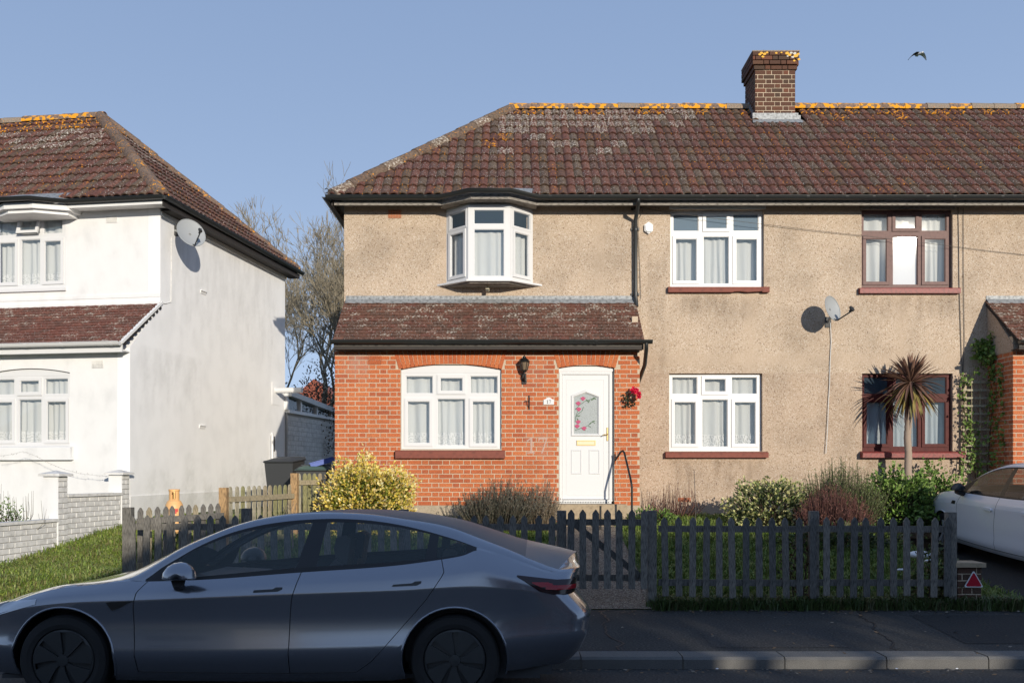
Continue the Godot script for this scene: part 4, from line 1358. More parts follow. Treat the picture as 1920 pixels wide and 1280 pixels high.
func make_porch(h: Node, other: bool) -> void:
	# the brick front that stands forward of the wall, its tiled lean-to roof, window and door; the neighbour's is its mirror image
	var po := group_node("porch", h) if other else h
	var x0 := -2.895; var x1 := PX(1200)
	var yb := PY(948); var yt := PY(658)
	var course := (yt - yb) / 34.0
	var win := R(PX(751), PY(842), PX(940), PY(683))
	var door := R(PX(1048), 1.0, PX(1152), PY(685))
	var arch_w := R(PX(742), PY(691), PX(946), yt + 0.1)
	var arch_d := R(PX(1041), PY(692), PX(1159), yt + 0.1)
	var mats := ["red_brick_0", "red_brick_1", "red_brick_2", "red_brick_3", "red_brick_4", "red_brick_5"]
	if other:
		# only the end nearest the party wall is in view
		var a := mirror_x(x1)
		var bx1 := a + 2.2
		var m := Geo.new()
		m.X = Transform3D(Basis(), Vector3(0, 0, -PORCH - 0.007))
		m.plate(Rect2(a + 0.004, yb, 5.0, yt + 0.25 - yb), [], -0.2, 0.0)
		part("mortar_wall", m, M.mortar, po)
		bricks(po, Transform3D(Basis(), Vector3(0, 0, -PORCH)), R(a, yb, bx1, yt), [], course, 0.215, mats, 300)
		var s := Geo.new()
		s.box(Vector3(a + 0.004, yb, -WALL + 0.002), Vector3(a + 0.1, yt, -PORCH - 0.21))
		part("side_mortar", s, M.mortar, po)
		var up := Geo.new()
		up.X = Transform3D(Basis(Vector3(0, 0, 1), Vector3.UP, Vector3(-1, 0, 0)), Vector3(a, 0, 0))
		up.prism(PackedVector2Array([Vector2(-WALL + 0.003, yt), Vector2(-PORCH + 0.02, yt), Vector2(-PORCH + 0.02, yt + 0.10), Vector2(-WALL + 0.003, 4.66)]), -0.1, 0.004)
		part("side_cheek", up, M.pebbledash_low, po)
		bricks(po, Transform3D(Basis(Vector3(0, 0, 1), Vector3.UP, Vector3(-1, 0, 0)), Vector3(a, 0, 0)), R(-WALL + 0.01, yb, -PORCH - 0.008, yt), [], course, 0.215, mats, 300)
		var pl := Geo.new()
		pl.box(Vector3(a, 0.3, -WALL + 0.002), Vector3(a + 5.0, yb, -PORCH - 0.004))
		part("plinth", pl, M.plinth_render, po)
	else:
		var m := Geo.new()
		m.X = Transform3D(Basis(), Vector3(0, 0, -PORCH - 0.007))
		m.plate(R(x0 + 0.003, yb, x1 - 0.003, yt + 0.12), [win, door], -0.2, 0.0)
		part("mortar_wall", m, M.mortar, po)
		bricks(po, Transform3D(Basis(), Vector3(0, 0, -PORCH)), R(x0, yb, x1, yt), [win, door, arch_w, arch_d], course, 0.215, mats, 300)
		var s := Geo.new()
		s.box(Vector3(x1 - 0.1, yb, -WALL + 0.002), Vector3(x1 - 0.004, yt + 0.6, -PORCH - 0.21))
		s.box(Vector3(x0 + 0.004, yb, -WALL + 0.002), Vector3(x0 + 0.1, yt + 0.4, -PORCH - 0.21))
		part("side_mortar", s, M.mortar, po)
		bricks(po, Transform3D(Basis(Vector3(0, 0, -1), Vector3.UP, Vector3(1, 0, 0)), Vector3(x1, 0, 0)), R(PORCH + 0.008, yb, WALL - 0.01, yt), [], course, 0.215, mats, 0, "side_brick")
		bricks(po, Transform3D(Basis(Vector3(0, 0, 1), Vector3.UP, Vector3(-1, 0, 0)), Vector3(x0, 0, 0)), R(-WALL + 0.01, yb, -PORCH - 0.008, yt), [], course, 0.215, mats, 0, "side_brick")
		# arches of bricks on end
		for q in [[arch_w, win], [arch_d, door]]:
			var ar: Rect2 = q[0]; var op: Rect2 = q[1]
			var cx := op.get_center().x
			var rise := 0.085 * op.size.x / 1.64
			var rad := op.size.x * op.size.x / (8.0 * rise) + rise / 2.0
			var cy := op.end.y - rad + 0.004
			var n := int(round(ar.size.x / 0.072))
			for i in n:
				var xx := lerpf(ar.position.x, ar.end.x, (i + 0.5) / n)
				var an := (xx - cx) / rad * 1.25
				var bx := Basis(Vector3.BACK, -an)
				var bot := cy + sqrt(rad * rad - pow(minf(absf(xx - cx), op.size.x * 0.5), 2.0)) + 0.003
				var g := Geo.new()
				var hh := (yt + 0.02 - bot)
				var w := ar.size.x / n - 0.007
				var x3 := Transform3D(bx, Vector3(xx, (bot + yt + 0.02) / 2, -PORCH + jit(0.002)))
				put("brick", brick_mesh(w, hh - 0.004, 0.06), M[mats[rng.randi_range(0, 4)]], po, x3)
		var pl := Geo.new()
		pl.box(Vector3(x0, 0.3, -WALL + 0.002), Vector3(door.position.x - 0.02, yb - 0.002, -PORCH - 0.002))
		pl.box(Vector3(door.end.x + 0.02, 0.3, -WALL + 0.002), Vector3(x1 + 0.004, yb - 0.002, -PORCH - 0.002))
		pl.box(Vector3(door.position.x - 0.02, 0.3, -WALL + 0.002), Vector3(door.end.x + 0.02, 1.06, -PORCH - 0.004))
		part("plinth", pl, M.plinth_render, po)
		# arched heads in white over frame and door
		for q in [[win, 0.055], [door, 0.055]]:
			var op: Rect2 = q[0]
			var rise := 0.085 * op.size.x / 1.64
			var poly := arc_head(op.position.x + 0.004, op.end.x - 0.004, op.end.y - rise, rise)
			poly.append(Vector2(op.end.x - 0.004, op.end.y - rise - 0.045)); poly.append(Vector2(op.position.x + 0.004, op.end.y - rise - 0.045))
			var g := Geo.new()
			g.prism(poly, -PORCH - 0.12, -PORCH - q[1])
			part("arched_head", g, M.upvc, po)
		var wh := win.size.y - 0.085 - 0.045
		window(po, Transform3D(Basis(), Vector3(win.position.x + 0.004, win.position.y + 0.004, -PORCH - 0.06)), win.size.x - 0.008, wh, [
			[0.062, 0.075, 0.285, 0.625, true], [0.360, 0.045, 0.640, 0.660, false], [0.712, 0.070, 0.935, 0.625, true],
			[0.045, 0.725, 0.315, 0.955, false], [0.390, 0.755, 0.615, 0.930, true], [0.690, 0.725, 0.965, 0.955, false]], "upvc", "net_curtain", "window", true)
		air_brick(po, Transform3D(Basis(), Vector3(PX(690), PY(683), -PORCH + 0.004)), PX(715) - PX(690), PY(667) - PY(683), 8, 5, "red_brick_3")
		sill(po, Transform3D(Basis(), Vector3(PX(742), PY(859), -PORCH + 0.002)), PX(947) - PX(742), PY(846) - PY(859), 0.085, "clay_sill")
		make_door(h, door)
		# hall behind the door and window: floor and ceiling
		var rm := Geo.new()
		rm.box(Vector3(x0 + 0.11, 0.96, -WALL + 0.001), Vector3(x1 - 0.11, 1.05, -PORCH - 0.24))
		rm.box(Vector3(x0 + 0.11, 3.66, -WALL + 0.001), Vector3(x1 - 0.11, 3.71, -PORCH - 0.24))
		rm.box(Vector3(0.45, 1.05, -WALL + 0.001), Vector3(0.5, 3.66, -PORCH - 0.24))
		part("room_partition", rm, M.room, po)
	# roof
	var ex0 := -2.875; var ex1 := 2.125
	var ey := fy(638, 15.40); var ty := fy(565, WALL)
	if other:
		var t := ex0
		ex0 = mirror_x(ex1); ex1 = mirror_x(t)
	var rf := group_node("porch_roof", h)
	var fr := slope_frame(Vector3(ex0, ey, -15.40), Vector3.RIGHT, Vector3(0, ty - ey, -(WALL - 15.40)))
	var SL := Vector2(ty - ey, WALL - 15.40).length()
	var tones := [Color(0.165, 0.077, 0.050), Color(0.145, 0.068, 0.045), Color(0.19, 0.090, 0.056), Color(0.13, 0.070, 0.047), Color(0.175, 0.068, 0.046)]
	var pale := func(u: float, w: float) -> String: return "tile_pale" if (w > 0.45 and w < 0.9 and rng.randf() < 0.30) else ("tile" if rng.randf() < 0.92 else "tile_pale")
	plain_tiles(rf, fr, (ex1 - ex0) if not other else 2.6, SL - 0.02, tones, 300, pale)
	var ul := Geo.new()
	ul.X = fr
	ul.box(Vector3(0.01, 0.03, -0.06), Vector3(ex1 - ex0 - 0.01, SL, -0.004))
	part("roof_underlay", ul, M.roof_underlay, rf)
	var lf := Geo.new()
	var ly := ty - 0.02
	lf.box(Vector3(ex0 + 0.02, ly + 0.03, -WALL), Vector3(ex1 - 0.02, ly + 0.115, -WALL + 0.016))
	lf.quad(Vector3(ex0 + 0.02, ly - 0.03, -WALL + 0.105), Vector3(ex1 - 0.02, ly - 0.03, -WALL + 0.105), Vector3(ex1 - 0.02, ly + 0.06, -WALL + 0.014), Vector3(ex0 + 0.02, ly + 0.06, -WALL + 0.014))
	part("lead_flashing", lf, M.lead, rf)
	# gutter, fascia and soffit
	var gy := ey - 0.01
	var gz := -15.335
	var gu := group_node("porch_gutter", h)
	var g := Geo.new()
	half_gutter(g, PackedVector3Array([Vector3(ex0 - 0.02, gy, gz), Vector3(ex1 + (0.12 if not other else 0.0), gy, gz)]), 0.056)
	part("gutter_trough", g, M.black_gutter, gu)
	for x in [-1.2, 0.15, 1.35]:
		if other: continue
		var j := Geo.new(); gutter_joint(j, Vector3(x, gy + 0.002, gz), 0.061)
		part("gutter_joint", j, M.black_gutter, gu)
	var f := Geo.new()
	f.box(Vector3(ex0 + 0.01, yt - 0.005, -15.425), Vector3(ex1 - 0.01, ey - 0.015, -15.40))
	f.box(Vector3(ex0 + 0.01, yt + 0.005, -PORCH + 0.004), Vector3(ex1 - 0.01, yt + 0.02, -15.426))
	part("porch_fascia", f, M.dark_fascia, gu)
	var st := Geo.new()
	st.box(Vector3(ex0 + 0.01, PY(652), -15.399), Vector3(ex1 - 0.01, PY(650.5), -15.394))
	part("peeling_strip", st, M.fascia_paint, gu)
	if not other:
		var dx := PX(1207)
		var dp := thing("downpipe", "black porch downpipe bending back into the corner by the red flowers", "downpipe", Vector3(dx, gy, gz))
		var o := dp.position
		var dg := Geo.new()
		dg.tube(PackedVector3Array([Vector3(dx, gy - 0.04, gz) - o, Vector3(dx, gy - 0.14, gz) - o, Vector3(dx + 0.015, gy - 0.36, -15.62) - o, Vector3(x1 + 0.045, gy - 0.62, -16.3) - o, Vector3(x1 + 0.045, gy - 0.8, -16.43) - o, Vector3(x1 + 0.045, 1.0, -16.43) - o]), [0.033], 12)
		part("pipe", dg, M.black_gutter, dp)
		var dc := Geo.new()
		dc.tube(PackedVector3Array([Vector3(x1 + 0.045, 2.32, -16.43) - o, Vector3(x1 + 0.045, 2.2, -16.43) - o]), [0.045], 12)
		part("pipe_clip", dc, M.black_gutter, dp)

func ring_panel(g: Geo, poly: PackedVector2Array, inset: float, z0: float, z1: float) -> void:
	# a bevelled moulding round a polygon, from its outline at z0 to an inset outline at z1
	var c := Vector2.ZERO
	for p in poly: c += p / poly.size()
	var m := poly.size()
	for i in m:
		var a := poly[i]; var b := poly[(i + 1) % m]
		var ai := a + (c - a).normalized() * inset * 1.3; var bi := b + (c - b).normalized() * inset * 1.3
		g.quad(Vector3(a.x, a.y, z0), Vector3(b.x, b.y, z0), Vector3(bi.x, bi.y, z1), Vector3(ai.x, ai.y, z1))

func make_door(h: Node, op: Rect2) -> void:
	var z := -PORCH - 0.065
	var d := group_node("front_door", h)
	var rise := 0.085 * op.size.x / 1.64
	var top := op.end.y - rise - 0.045
	var yb := PY(937)
	var fw := 0.055
	# frame
	var f := Geo.new()
	f.X = Transform3D(Basis(), Vector3(0, 0, z))
	f.plate(R(op.position.x + 0.004, yb, op.end.x - 0.03, top), [R(op.position.x + fw, yb - 0.01, op.end.x - 0.03 - fw, top - fw)], -0.07, 0.0)
	f.plate(R(op.position.x + 0.012, yb + 0.01, op.end.x - 0.04, top - 0.01), [R(op.position.x + fw - 0.012, yb, op.end.x - 0.03 - fw + 0.012, top - fw + 0.012)], -0.03, 0.012)
	f.box(Vector3(op.position.x + 0.004, yb - 0.03, -0.07), Vector3(op.end.x - 0.03, yb, 0.03))
	part("door_frame", f, M.upvc, d)
	var ed := Geo.new()
	ed.box(Vector3(op.end.x - 0.029, yb - 0.02, z - 0.06), Vector3(op.end.x - 0.002, top, z - 0.02))
	part("frame_edge", ed, M.upvc_grey, d)
	# leaf with a pointed light
	var lx0 := op.position.x + fw + 0.004; var lx1 := op.end.x - 0.034 - fw
	var gx0 := PX(1076.5); var gx1 := PX(1121.5); var gy0 := PY(812.5); var gy1 := PY(744); var gap := PY(736)
	var lf := Geo.new()
	lf.X = Transform3D(Basis(), Vector3(0, 0, z))
	var hole := R(gx0, gy0, gx1, gap)
	lf.plate(R(lx0, yb + 0.006, lx1, top - fw - 0.004), [hole], -0.05, -0.012)
	var mid := (gx0 + gx1) / 2
	lf.prism(PackedVector2Array([Vector2(gx0, gy1), Vector2(mid, gap), Vector2(gx0, gap)]), -0.04, -0.0125)
	lf.prism(PackedVector2Array([Vector2(gx1, gap), Vector2(mid, gap), Vector2(gx1, gy1)]), -0.04, -0.0125)
	# mouldings: light surround, lower panels, outer border
	var ol := PackedVector2Array([Vector2(gx0 - 0.05, gy0 - 0.045), Vector2(gx1 + 0.05, gy0 - 0.045), Vector2(gx1 + 0.05, gy1 + 0.03), Vector2(mid, gap + 0.055), Vector2(gx0 - 0.05, gy1 + 0.03)])
	var il := PackedVector2Array([Vector2(gx0, gy0), Vector2(gx1, gy0), Vector2(gx1, gy1), Vector2(mid, gap), Vector2(gx0, gy1)])
	for i in 5:
		var k := (i + 1) % 5
		var a := ol[i]; var b := ol[k]; var c := il[k]; var e := il[i]
		var m0 := a.lerp(e, 0.35); var m1 := b.lerp(c, 0.35)
		lf.quad(Vector3(a.x, a.y, -0.012), Vector3(b.x, b.y, -0.012), Vector3(m1.x, m1.y, 0.006), Vector3(m0.x, m0.y, 0.006))
		var n0 := a.lerp(e, 0.65); var n1 := b.lerp(c, 0.65)
		lf.quad(Vector3(m0.x, m0.y, 0.006), Vector3(m1.x, m1.y, 0.006), Vector3(n1.x, n1.y, 0.006), Vector3(n0.x, n0.y, 0.006))
		lf.quad(Vector3(n0.x, n0.y, 0.006), Vector3(n1.x, n1.y, 0.006), Vector3(c.x, c.y, -0.016), Vector3(e.x, e.y, -0.016))
	for q in [[1071, 1092, 842, 889], [1104.5, 1126, 842, 889]]:
		var r := R(PX(q[0]), PY(q[3]), PX(q[1]), PY(q[2]))
		var cs := [r.position, Vector2(r.end.x, r.position.y), r.end, Vector2(r.position.x, r.end.y)]
		for i in 4:
			var a: Vector2 = cs[i]; var b: Vector2 = cs[(i + 1) % 4]
			var c0 := r.get_center()
			var s := func(p: Vector2, t: float) -> Vector2: return Vector2(p.x + signf(c0.x - p.x) * t, p.y + signf(c0.y - p.y) * t)
			var a1: Vector2 = s.call(a, 0.014); var b1: Vector2 = s.call(b, 0.014); var a2: Vector2 = s.call(a, 0.03); var b2: Vector2 = s.call(b, 0.03)
			lf.quad(Vector3(a.x, a.y, -0.0115), Vector3(b.x, b.y, -0.0115), Vector3(b1.x, b1.y, -0.004), Vector3(a1.x, a1.y, -0.004))
			lf.quad(Vector3(a1.x, a1.y, -0.004), Vector3(b1.x, b1.y, -0.004), Vector3(b2.x, b2.y, -0.0115), Vector3(a2.x, a2.y, -0.0115))
	for q in [[lx0 + 0.075, lx1 - 0.075]]:
		var r := R(q[0], yb + 0.09, q[1], top - fw - 0.08)
		lf.plate(r.grow(0.008), [r], -0.02, -0.008)
	part("door_leaf", lf, M.upvc, d)
	# obscured glass with a spray of leaded flowers
	var gp := Geo.new()
	gp.X = Transform3D(Basis(), Vector3(0, 0, z - 0.026))
	gp.quad(Vector3(gx0 - 0.01, gy0 - 0.01, 0), Vector3(gx1 + 0.01, gy0 - 0.01, 0), Vector3(gx1 + 0.01, gap, 0), Vector3(gx0 - 0.01, gap, 0))
	var pane := part("door_light", gp, M.obscure_glass, d)
	var stem := Geo.new()
	stem.X = Transform3D(Basis(), Vector3(0, 0, z - 0.022))
	for q in [[[1079, 767, 1088, 758, 1098, 751, 1110, 747, 1117, 744]], [[1080, 782, 1085, 775, 1092, 770, 1095, 762]], [[1079, 806, 1090, 802, 1098, 800, 1106, 795, 1112, 790, 1117, 793]], [[1104, 798, 1109, 800]], [[1084, 770, 1081, 778, 1079, 790]]]:
		var l: Array = q[0]
		var P := PackedVector3Array()
		for i in range(0, l.size(), 2): P.append(Vector3(PX(l[i]), PY(l[i + 1]), 0))
		stem.tube(P, [0.004], 5)
	for q in [[1112, 748, 0.5], [1116, 746, -0.5], [1105, 752, 1.0], [1084, 786, 2.0], [1108, 793, 0.8], [1114, 789, 0.2], [1096, 805, -0.4], [1102, 750, -0.8], [1086, 779, 0.3]]:
		var P := PackedVector2Array()
		for i in 8:
			var an := TAU * i / 8.0
			P.append(Vector2(PX(q[0]), PY(q[1])) + Vector2(cos(an) * 0.03, sin(an) * 0.01).rotated(q[2]))
		stem.prism(P, -0.001, 0.001)
	part("leaded_stems", stem, M.stem_green, d)
	for q in [[1094, 747], [1085, 756], [1086, 767], [1085, 791], [1083, 799], [1096, 803]]:
		var fl := Geo.new()
		fl.X = Transform3D(Basis(), Vector3(PX(q[0]), PY(q[1]), z - 0.021))
		var P := PackedVector2Array()
		for i in 14:
			var an := TAU * i / 14.0
			P.append(Vector2(cos(an) * 0.046 * (0.85 + 0.2 * sin(an * 3.0)), sin(an) * 0.032 * (0.9 + 0.2 * cos(an * 4.0)) + 0.006))
		fl.prism(P, 0.0, 0.003)
		part("leaded_flower", fl, M.flower_pink, d)
	# letter plate, handle, step, floor vent
	var lp := Geo.new()
	lp.X = Transform3D(Basis(), Vector3(0, 0, z - 0.012))
	lp.plate(R(PX(1082), PY(834.5), PX(1117.5), PY(825)), [R(PX(1083.5), PY(833), PX(1116), PY(826.5))], 0.0, 0.016)
	part("letter_plate", lp, M.brass, d)
	var lq := Geo.new()
	lq.box(Vector3(PX(1083), PY(833.5), z - 0.012), Vector3(PX(1116.5), PY(826), z - 0.002))
	part("letter_flap", lq, M.cream, d)
	var hd := Geo.new()
	hd.X = Transform3D(Basis(), Vector3(0, 0, z - 0.012))
	hd.cbox(Vector3(PX(1138.2), PY(826), 0), Vector3(PX(1141.4), PY(801), 0.014), 0.004)
	hd.tube(PackedVector3Array([Vector3(PX(1139.8), PY(814), 0.01), Vector3(PX(1139.8), PY(814), 0.05), Vector3(PX(1134), PY(814.5), 0.055), Vector3(PX(1129.5), PY(816.5), 0.05)]), [0.009], 8)
	part("door_handle", hd, M.brass, d)
	var sp := group_node("door_step", h)
	var vt := Geo.new()
	vt.X = Transform3D(Basis(), Vector3(0, 0, -PORCH - 0.03))
	var holes := []
	for i in 30:
		for k in 2:
			holes.append(Rect2(PX(1050) + (i + 0.2 + 0.5 * k) * 0.027, PY(943.5) + 0.006 + k * 0.027, 0.015, 0.017))
	vt.plate(R(PX(1049), PY(944), PX(1147), PY(937.5)), holes, -0.02, 0.0)
	part("floor_vent", vt, M.upvc_grey, sp)
	var tr := Geo.new()
	tr.box(Vector3(PX(1032), 1.0, -PORCH - 0.028), Vector3(PX(1172), PY(944.5), -15.38))
	tr.box(Vector3(door_x(1048), PY(948), -PORCH - 0.2), Vector3(door_x(1152), PY(945), -PORCH - 0.0285))
	part("tread", tr, M.step_stone, sp)
	var rs := Geo.new()
	rs.box(Vector3(PX(1036), 0.6, -15.5), Vector3(PX(1168), 1.0, -15.40))
	part("riser_block", rs, M.plinth_render, sp)
	bricks(sp, Transform3D(Basis(), Vector3(0, 0, -15.392)), R(PX(1034), 1.0 - 0.24, PX(1170), 1.0), [], 0.08, 0.215, ["red_brick_2", "red_brick_0", "red_brick_5"], 40)
	var t2 := Geo.new()
	t2.box(Vector3(PX(1044), 0.55, -15.38), Vector3(PX(1165), 0.93, -15.02))
	part("lower_tread", t2, M.step_stone, sp)

func door_x(x: float) -> float:
	return PX(x)

func make_porch_fittings() -> void:
	# coach lantern
	var l := thing("wall_lantern", "black coach lantern on the brickwork between porch window and door", "lantern", Vector3(PX(983), PY(698), -PORCH))
	var g := Geo.new()
	g.lathe([Vector2(0.0, -0.17), Vector2(0.03, -0.165), Vector2(0.045, -0.15), Vector2(0.03, -0.135), Vector2(0.0, -0.13)], 12)
	g.X = Transform3D(Basis(), Vector3(0, 0, 0.0))
	g.box(Vector3(-0.035, -0.19, 0.0), Vector3(0.035, -0.02, 0.03))
	g.tube(PackedVector3Array([Vector3(0, -0.08, 0.03), Vector3(0, -0.13, 0.09), Vector3(0, -0.07, 0.13), Vector3(0, 0.0, 0.12)]), [0.013], 8)
	part("bracket", g, M.black_iron, l)
	var b := Geo.new()
	b.X = Transform3D(Basis(), Vector3(0, 0.0, 0.12))
	b.lathe([Vector2(0.0, -0.01), Vector2(0.03, -0.01), Vector2(0.045, 0.02), Vector2(0.05, 0.025)], 8)
	b.lathe([Vector2(0.085, 0.15), Vector2(0.09, 0.165), Vector2(0.06, 0.20), Vector2(0.03, 0.225), Vector2(0.028, 0.24), Vector2(0.012, 0.25), Vector2(0.0, 0.27)], 8)
	for i in 6:
		var an := TAU * i / 6.0
		b.tube(PackedVector3Array([Vector3(cos(an) * 0.05, 0.02, sin(an) * 0.05), Vector3(cos(an) * 0.08, 0.155, sin(an) * 0.08)]), [0.006], 5)
	part("cage", b, M.black_iron, l)
	var gl := Geo.new()
	gl.X = Transform3D(Basis(), Vector3(0, 0.0, 0.12))
	gl.lathe([Vector2(0.044, 0.024), Vector2(0.076, 0.15)], 6)
	part("glass", gl, M.amber_glass, l)
	# empty basket hook
	var hk := thing("basket_hook", "small black iron basket hook on bricks below the lantern", "hook", Vector3(PX(992), PY(755), -PORCH))
	var hg := Geo.new()
	hg.box(Vector3(-0.012, -0.11, 0.0), Vector3(0.012, 0.12, 0.008))
	hg.tube(PackedVector3Array([Vector3(0, 0.02, 0.008), Vector3(0, 0.06, 0.12), Vector3(0, 0.05, 0.17), Vector3(0, 0.07, 0.18)]), [0.008], 6)
	hg.tube(PackedVector3Array([Vector3(0, -0.09, 0.008), Vector3(0, -0.02, 0.08), Vector3(0, 0.05, 0.10)]), [0.007], 6)
	part("iron", hg, M.black_iron, hk)
	# number plaque
	var n := thing("number_plaque", "white house number plaque reading 17 left of the front door", "number plaque", Vector3(PX(1029), PY(752), -PORCH))
	var ng := Geo.new()
	var p := PackedVector2Array([Vector2(-0.085, -0.055), Vector2(0.085, -0.055), Vector2(0.085, 0.025), Vector2(0.06, 0.03), Vector2(0.035, 0.05), Vector2(0.0, 0.062), Vector2(-0.035, 0.05), Vector2(-0.06, 0.03), Vector2(-0.085, 0.025)])
	ng.prism(p, 0.0, 0.014)
	part("plate", ng, M.upvc, n)
	text_part("numerals", "17", 0.055, M.car_trim, n, Vector3(0, -0.012, 0.0155))
	# worn white paint on the bricks: a ghost of an old number
	var gh := thing("painted_number", "worn white painted number 17 on the bricks below the hook", "painted number", Vector3(PX(1007), PY(836), -PORCH))
	text_part("paint", "17", 0.26, M.old_paint, gh, Vector3(0, 0, 0.0035))
	# basket of red flowers
	var fb := thing("flower_basket", "small iron wall basket of red artificial flowers right of the door", "flower basket", Vector3(PX(1178), PY(752), -PORCH))
	var ig := Geo.new()
	ig.tube(PackedVector3Array([Vector3(0, 0.09, 0.01), Vector3(-0.03, 0.0, 0.03), Vector3(-0.01, -0.08, 0.06), Vector3(0.03, -0.02, 0.12), Vector3(0.05, 0.06, 0.14)]), [0.007], 6)
	ig.tube(PackedVector3Array([Vector3(0.0, -0.1, 0.008), Vector3(0.0, 0.1, 0.008)]), [0.009], 6)
	part("iron_holder", ig, M.black_iron, fb)
	var lv := Geo.new()
	for i in 60:
		leaf(lv, Vector3(rng.randf_range(-0.07, 0.09), rng.randf_range(-0.09, 0.14), rng.randf_range(0.03, 0.14)), rand_dir(), 0.055, 0.03, Color(0.02, 0.035, 0.015))
	stuff(part("leaves", lv, M.leaf, fb))
	for q in [[0.05, 0.16, 0.13], [0.09, 0.14, 0.15], [0.12, 0.17, 0.12], [0.075, 0.19, 0.12], [0.15, 0.13, 0.13], [0.17, 0.09, 0.14], [0.15, 0.06, 0.15]]:
		var pf := Geo.new()
		for i in 26:
			var dd := rand_dir(); dd.z = absf(dd.z)
			leaf(pf, Vector3(q[0], q[1], q[2]), dd, 0.05, 0.032, Color(0.72, 0.012, 0.06).lerp(Color(0.85, 0.05, 0.14), rng.randf()))
		part("flower_head", pf, M.leaf, fb)
	# handrail by the steps
	var hr := thing("handrail", "bent black metal handrail beside the front door steps", "handrail", Vector3(fx(1185, 14.9), ground_y(1.8, 14.9), -14.9))
	var rg := Geo.new()
	var o := hr.position
	rg.tube(PackedVector3Array([Vector3(fx(1185, 14.9), o.y - 0.1, -14.9) - o, pt(1185, 912, 14.9) - o, pt(1183, 900, 14.93) - o, pt(1171, 849, 15.36) - o, pt(1168, 845, 15.40) - o, pt(1164, 847, 15.44) - o, pt(1154, 862, 15.645) - o]), [0.017], 8)
	part("rail", rg, M.black_iron, hr)
	var rp := Geo.new()
	rp.tube(PackedVector3Array([Vector3(fx(1126, 14.75), 0.5, -14.75) - o, pt(1126, 948, 14.75) - o]), [0.016], 8)
	part("stub_post", rp, M.black_iron, hr)

func text_part(called: String, s: String, size: float, m: Material, parent: Node, at: Vector3, turn := Basis()) -> void:
	var t := TextMesh.new()
	var f := SystemFont.new()
	f.font_names = PackedStringArray(["Droid Serif"])
	t.font = f
	t.text = s
	t.font_size = 32
	t.pixel_size = size / 24.0
	t.depth = 0.003
	t.horizontal_alignment = HORIZONTAL_ALIGNMENT_CENTER
	put(called, t, m, parent, Transform3D(turn, at))

func rand_dir() -> Vector3:
	var z := rng.randf_range(-1, 1)
	var a := rng.randf() * TAU
	var r := sqrt(1.0 - z * z)
	return Vector3(cos(a) * r, z, sin(a) * r)

func leaf(g: Geo, at: Vector3, dir: Vector3, l: float, w: float, c: Color) -> void:
	var s := dir.cross(Vector3(rng.randf() - 0.5, rng.randf() - 0.5, rng.randf() - 0.5)).normalized()
	var nn := s.cross(dir)
	g.tint = c
	var m := at + dir * l * 0.5
	g.tri(at, m + s * w * 0.5 + nn * w * 0.15, at + dir * l)
	g.tri(at, at + dir * l, m - s * w * 0.5 + nn * w * 0.15)

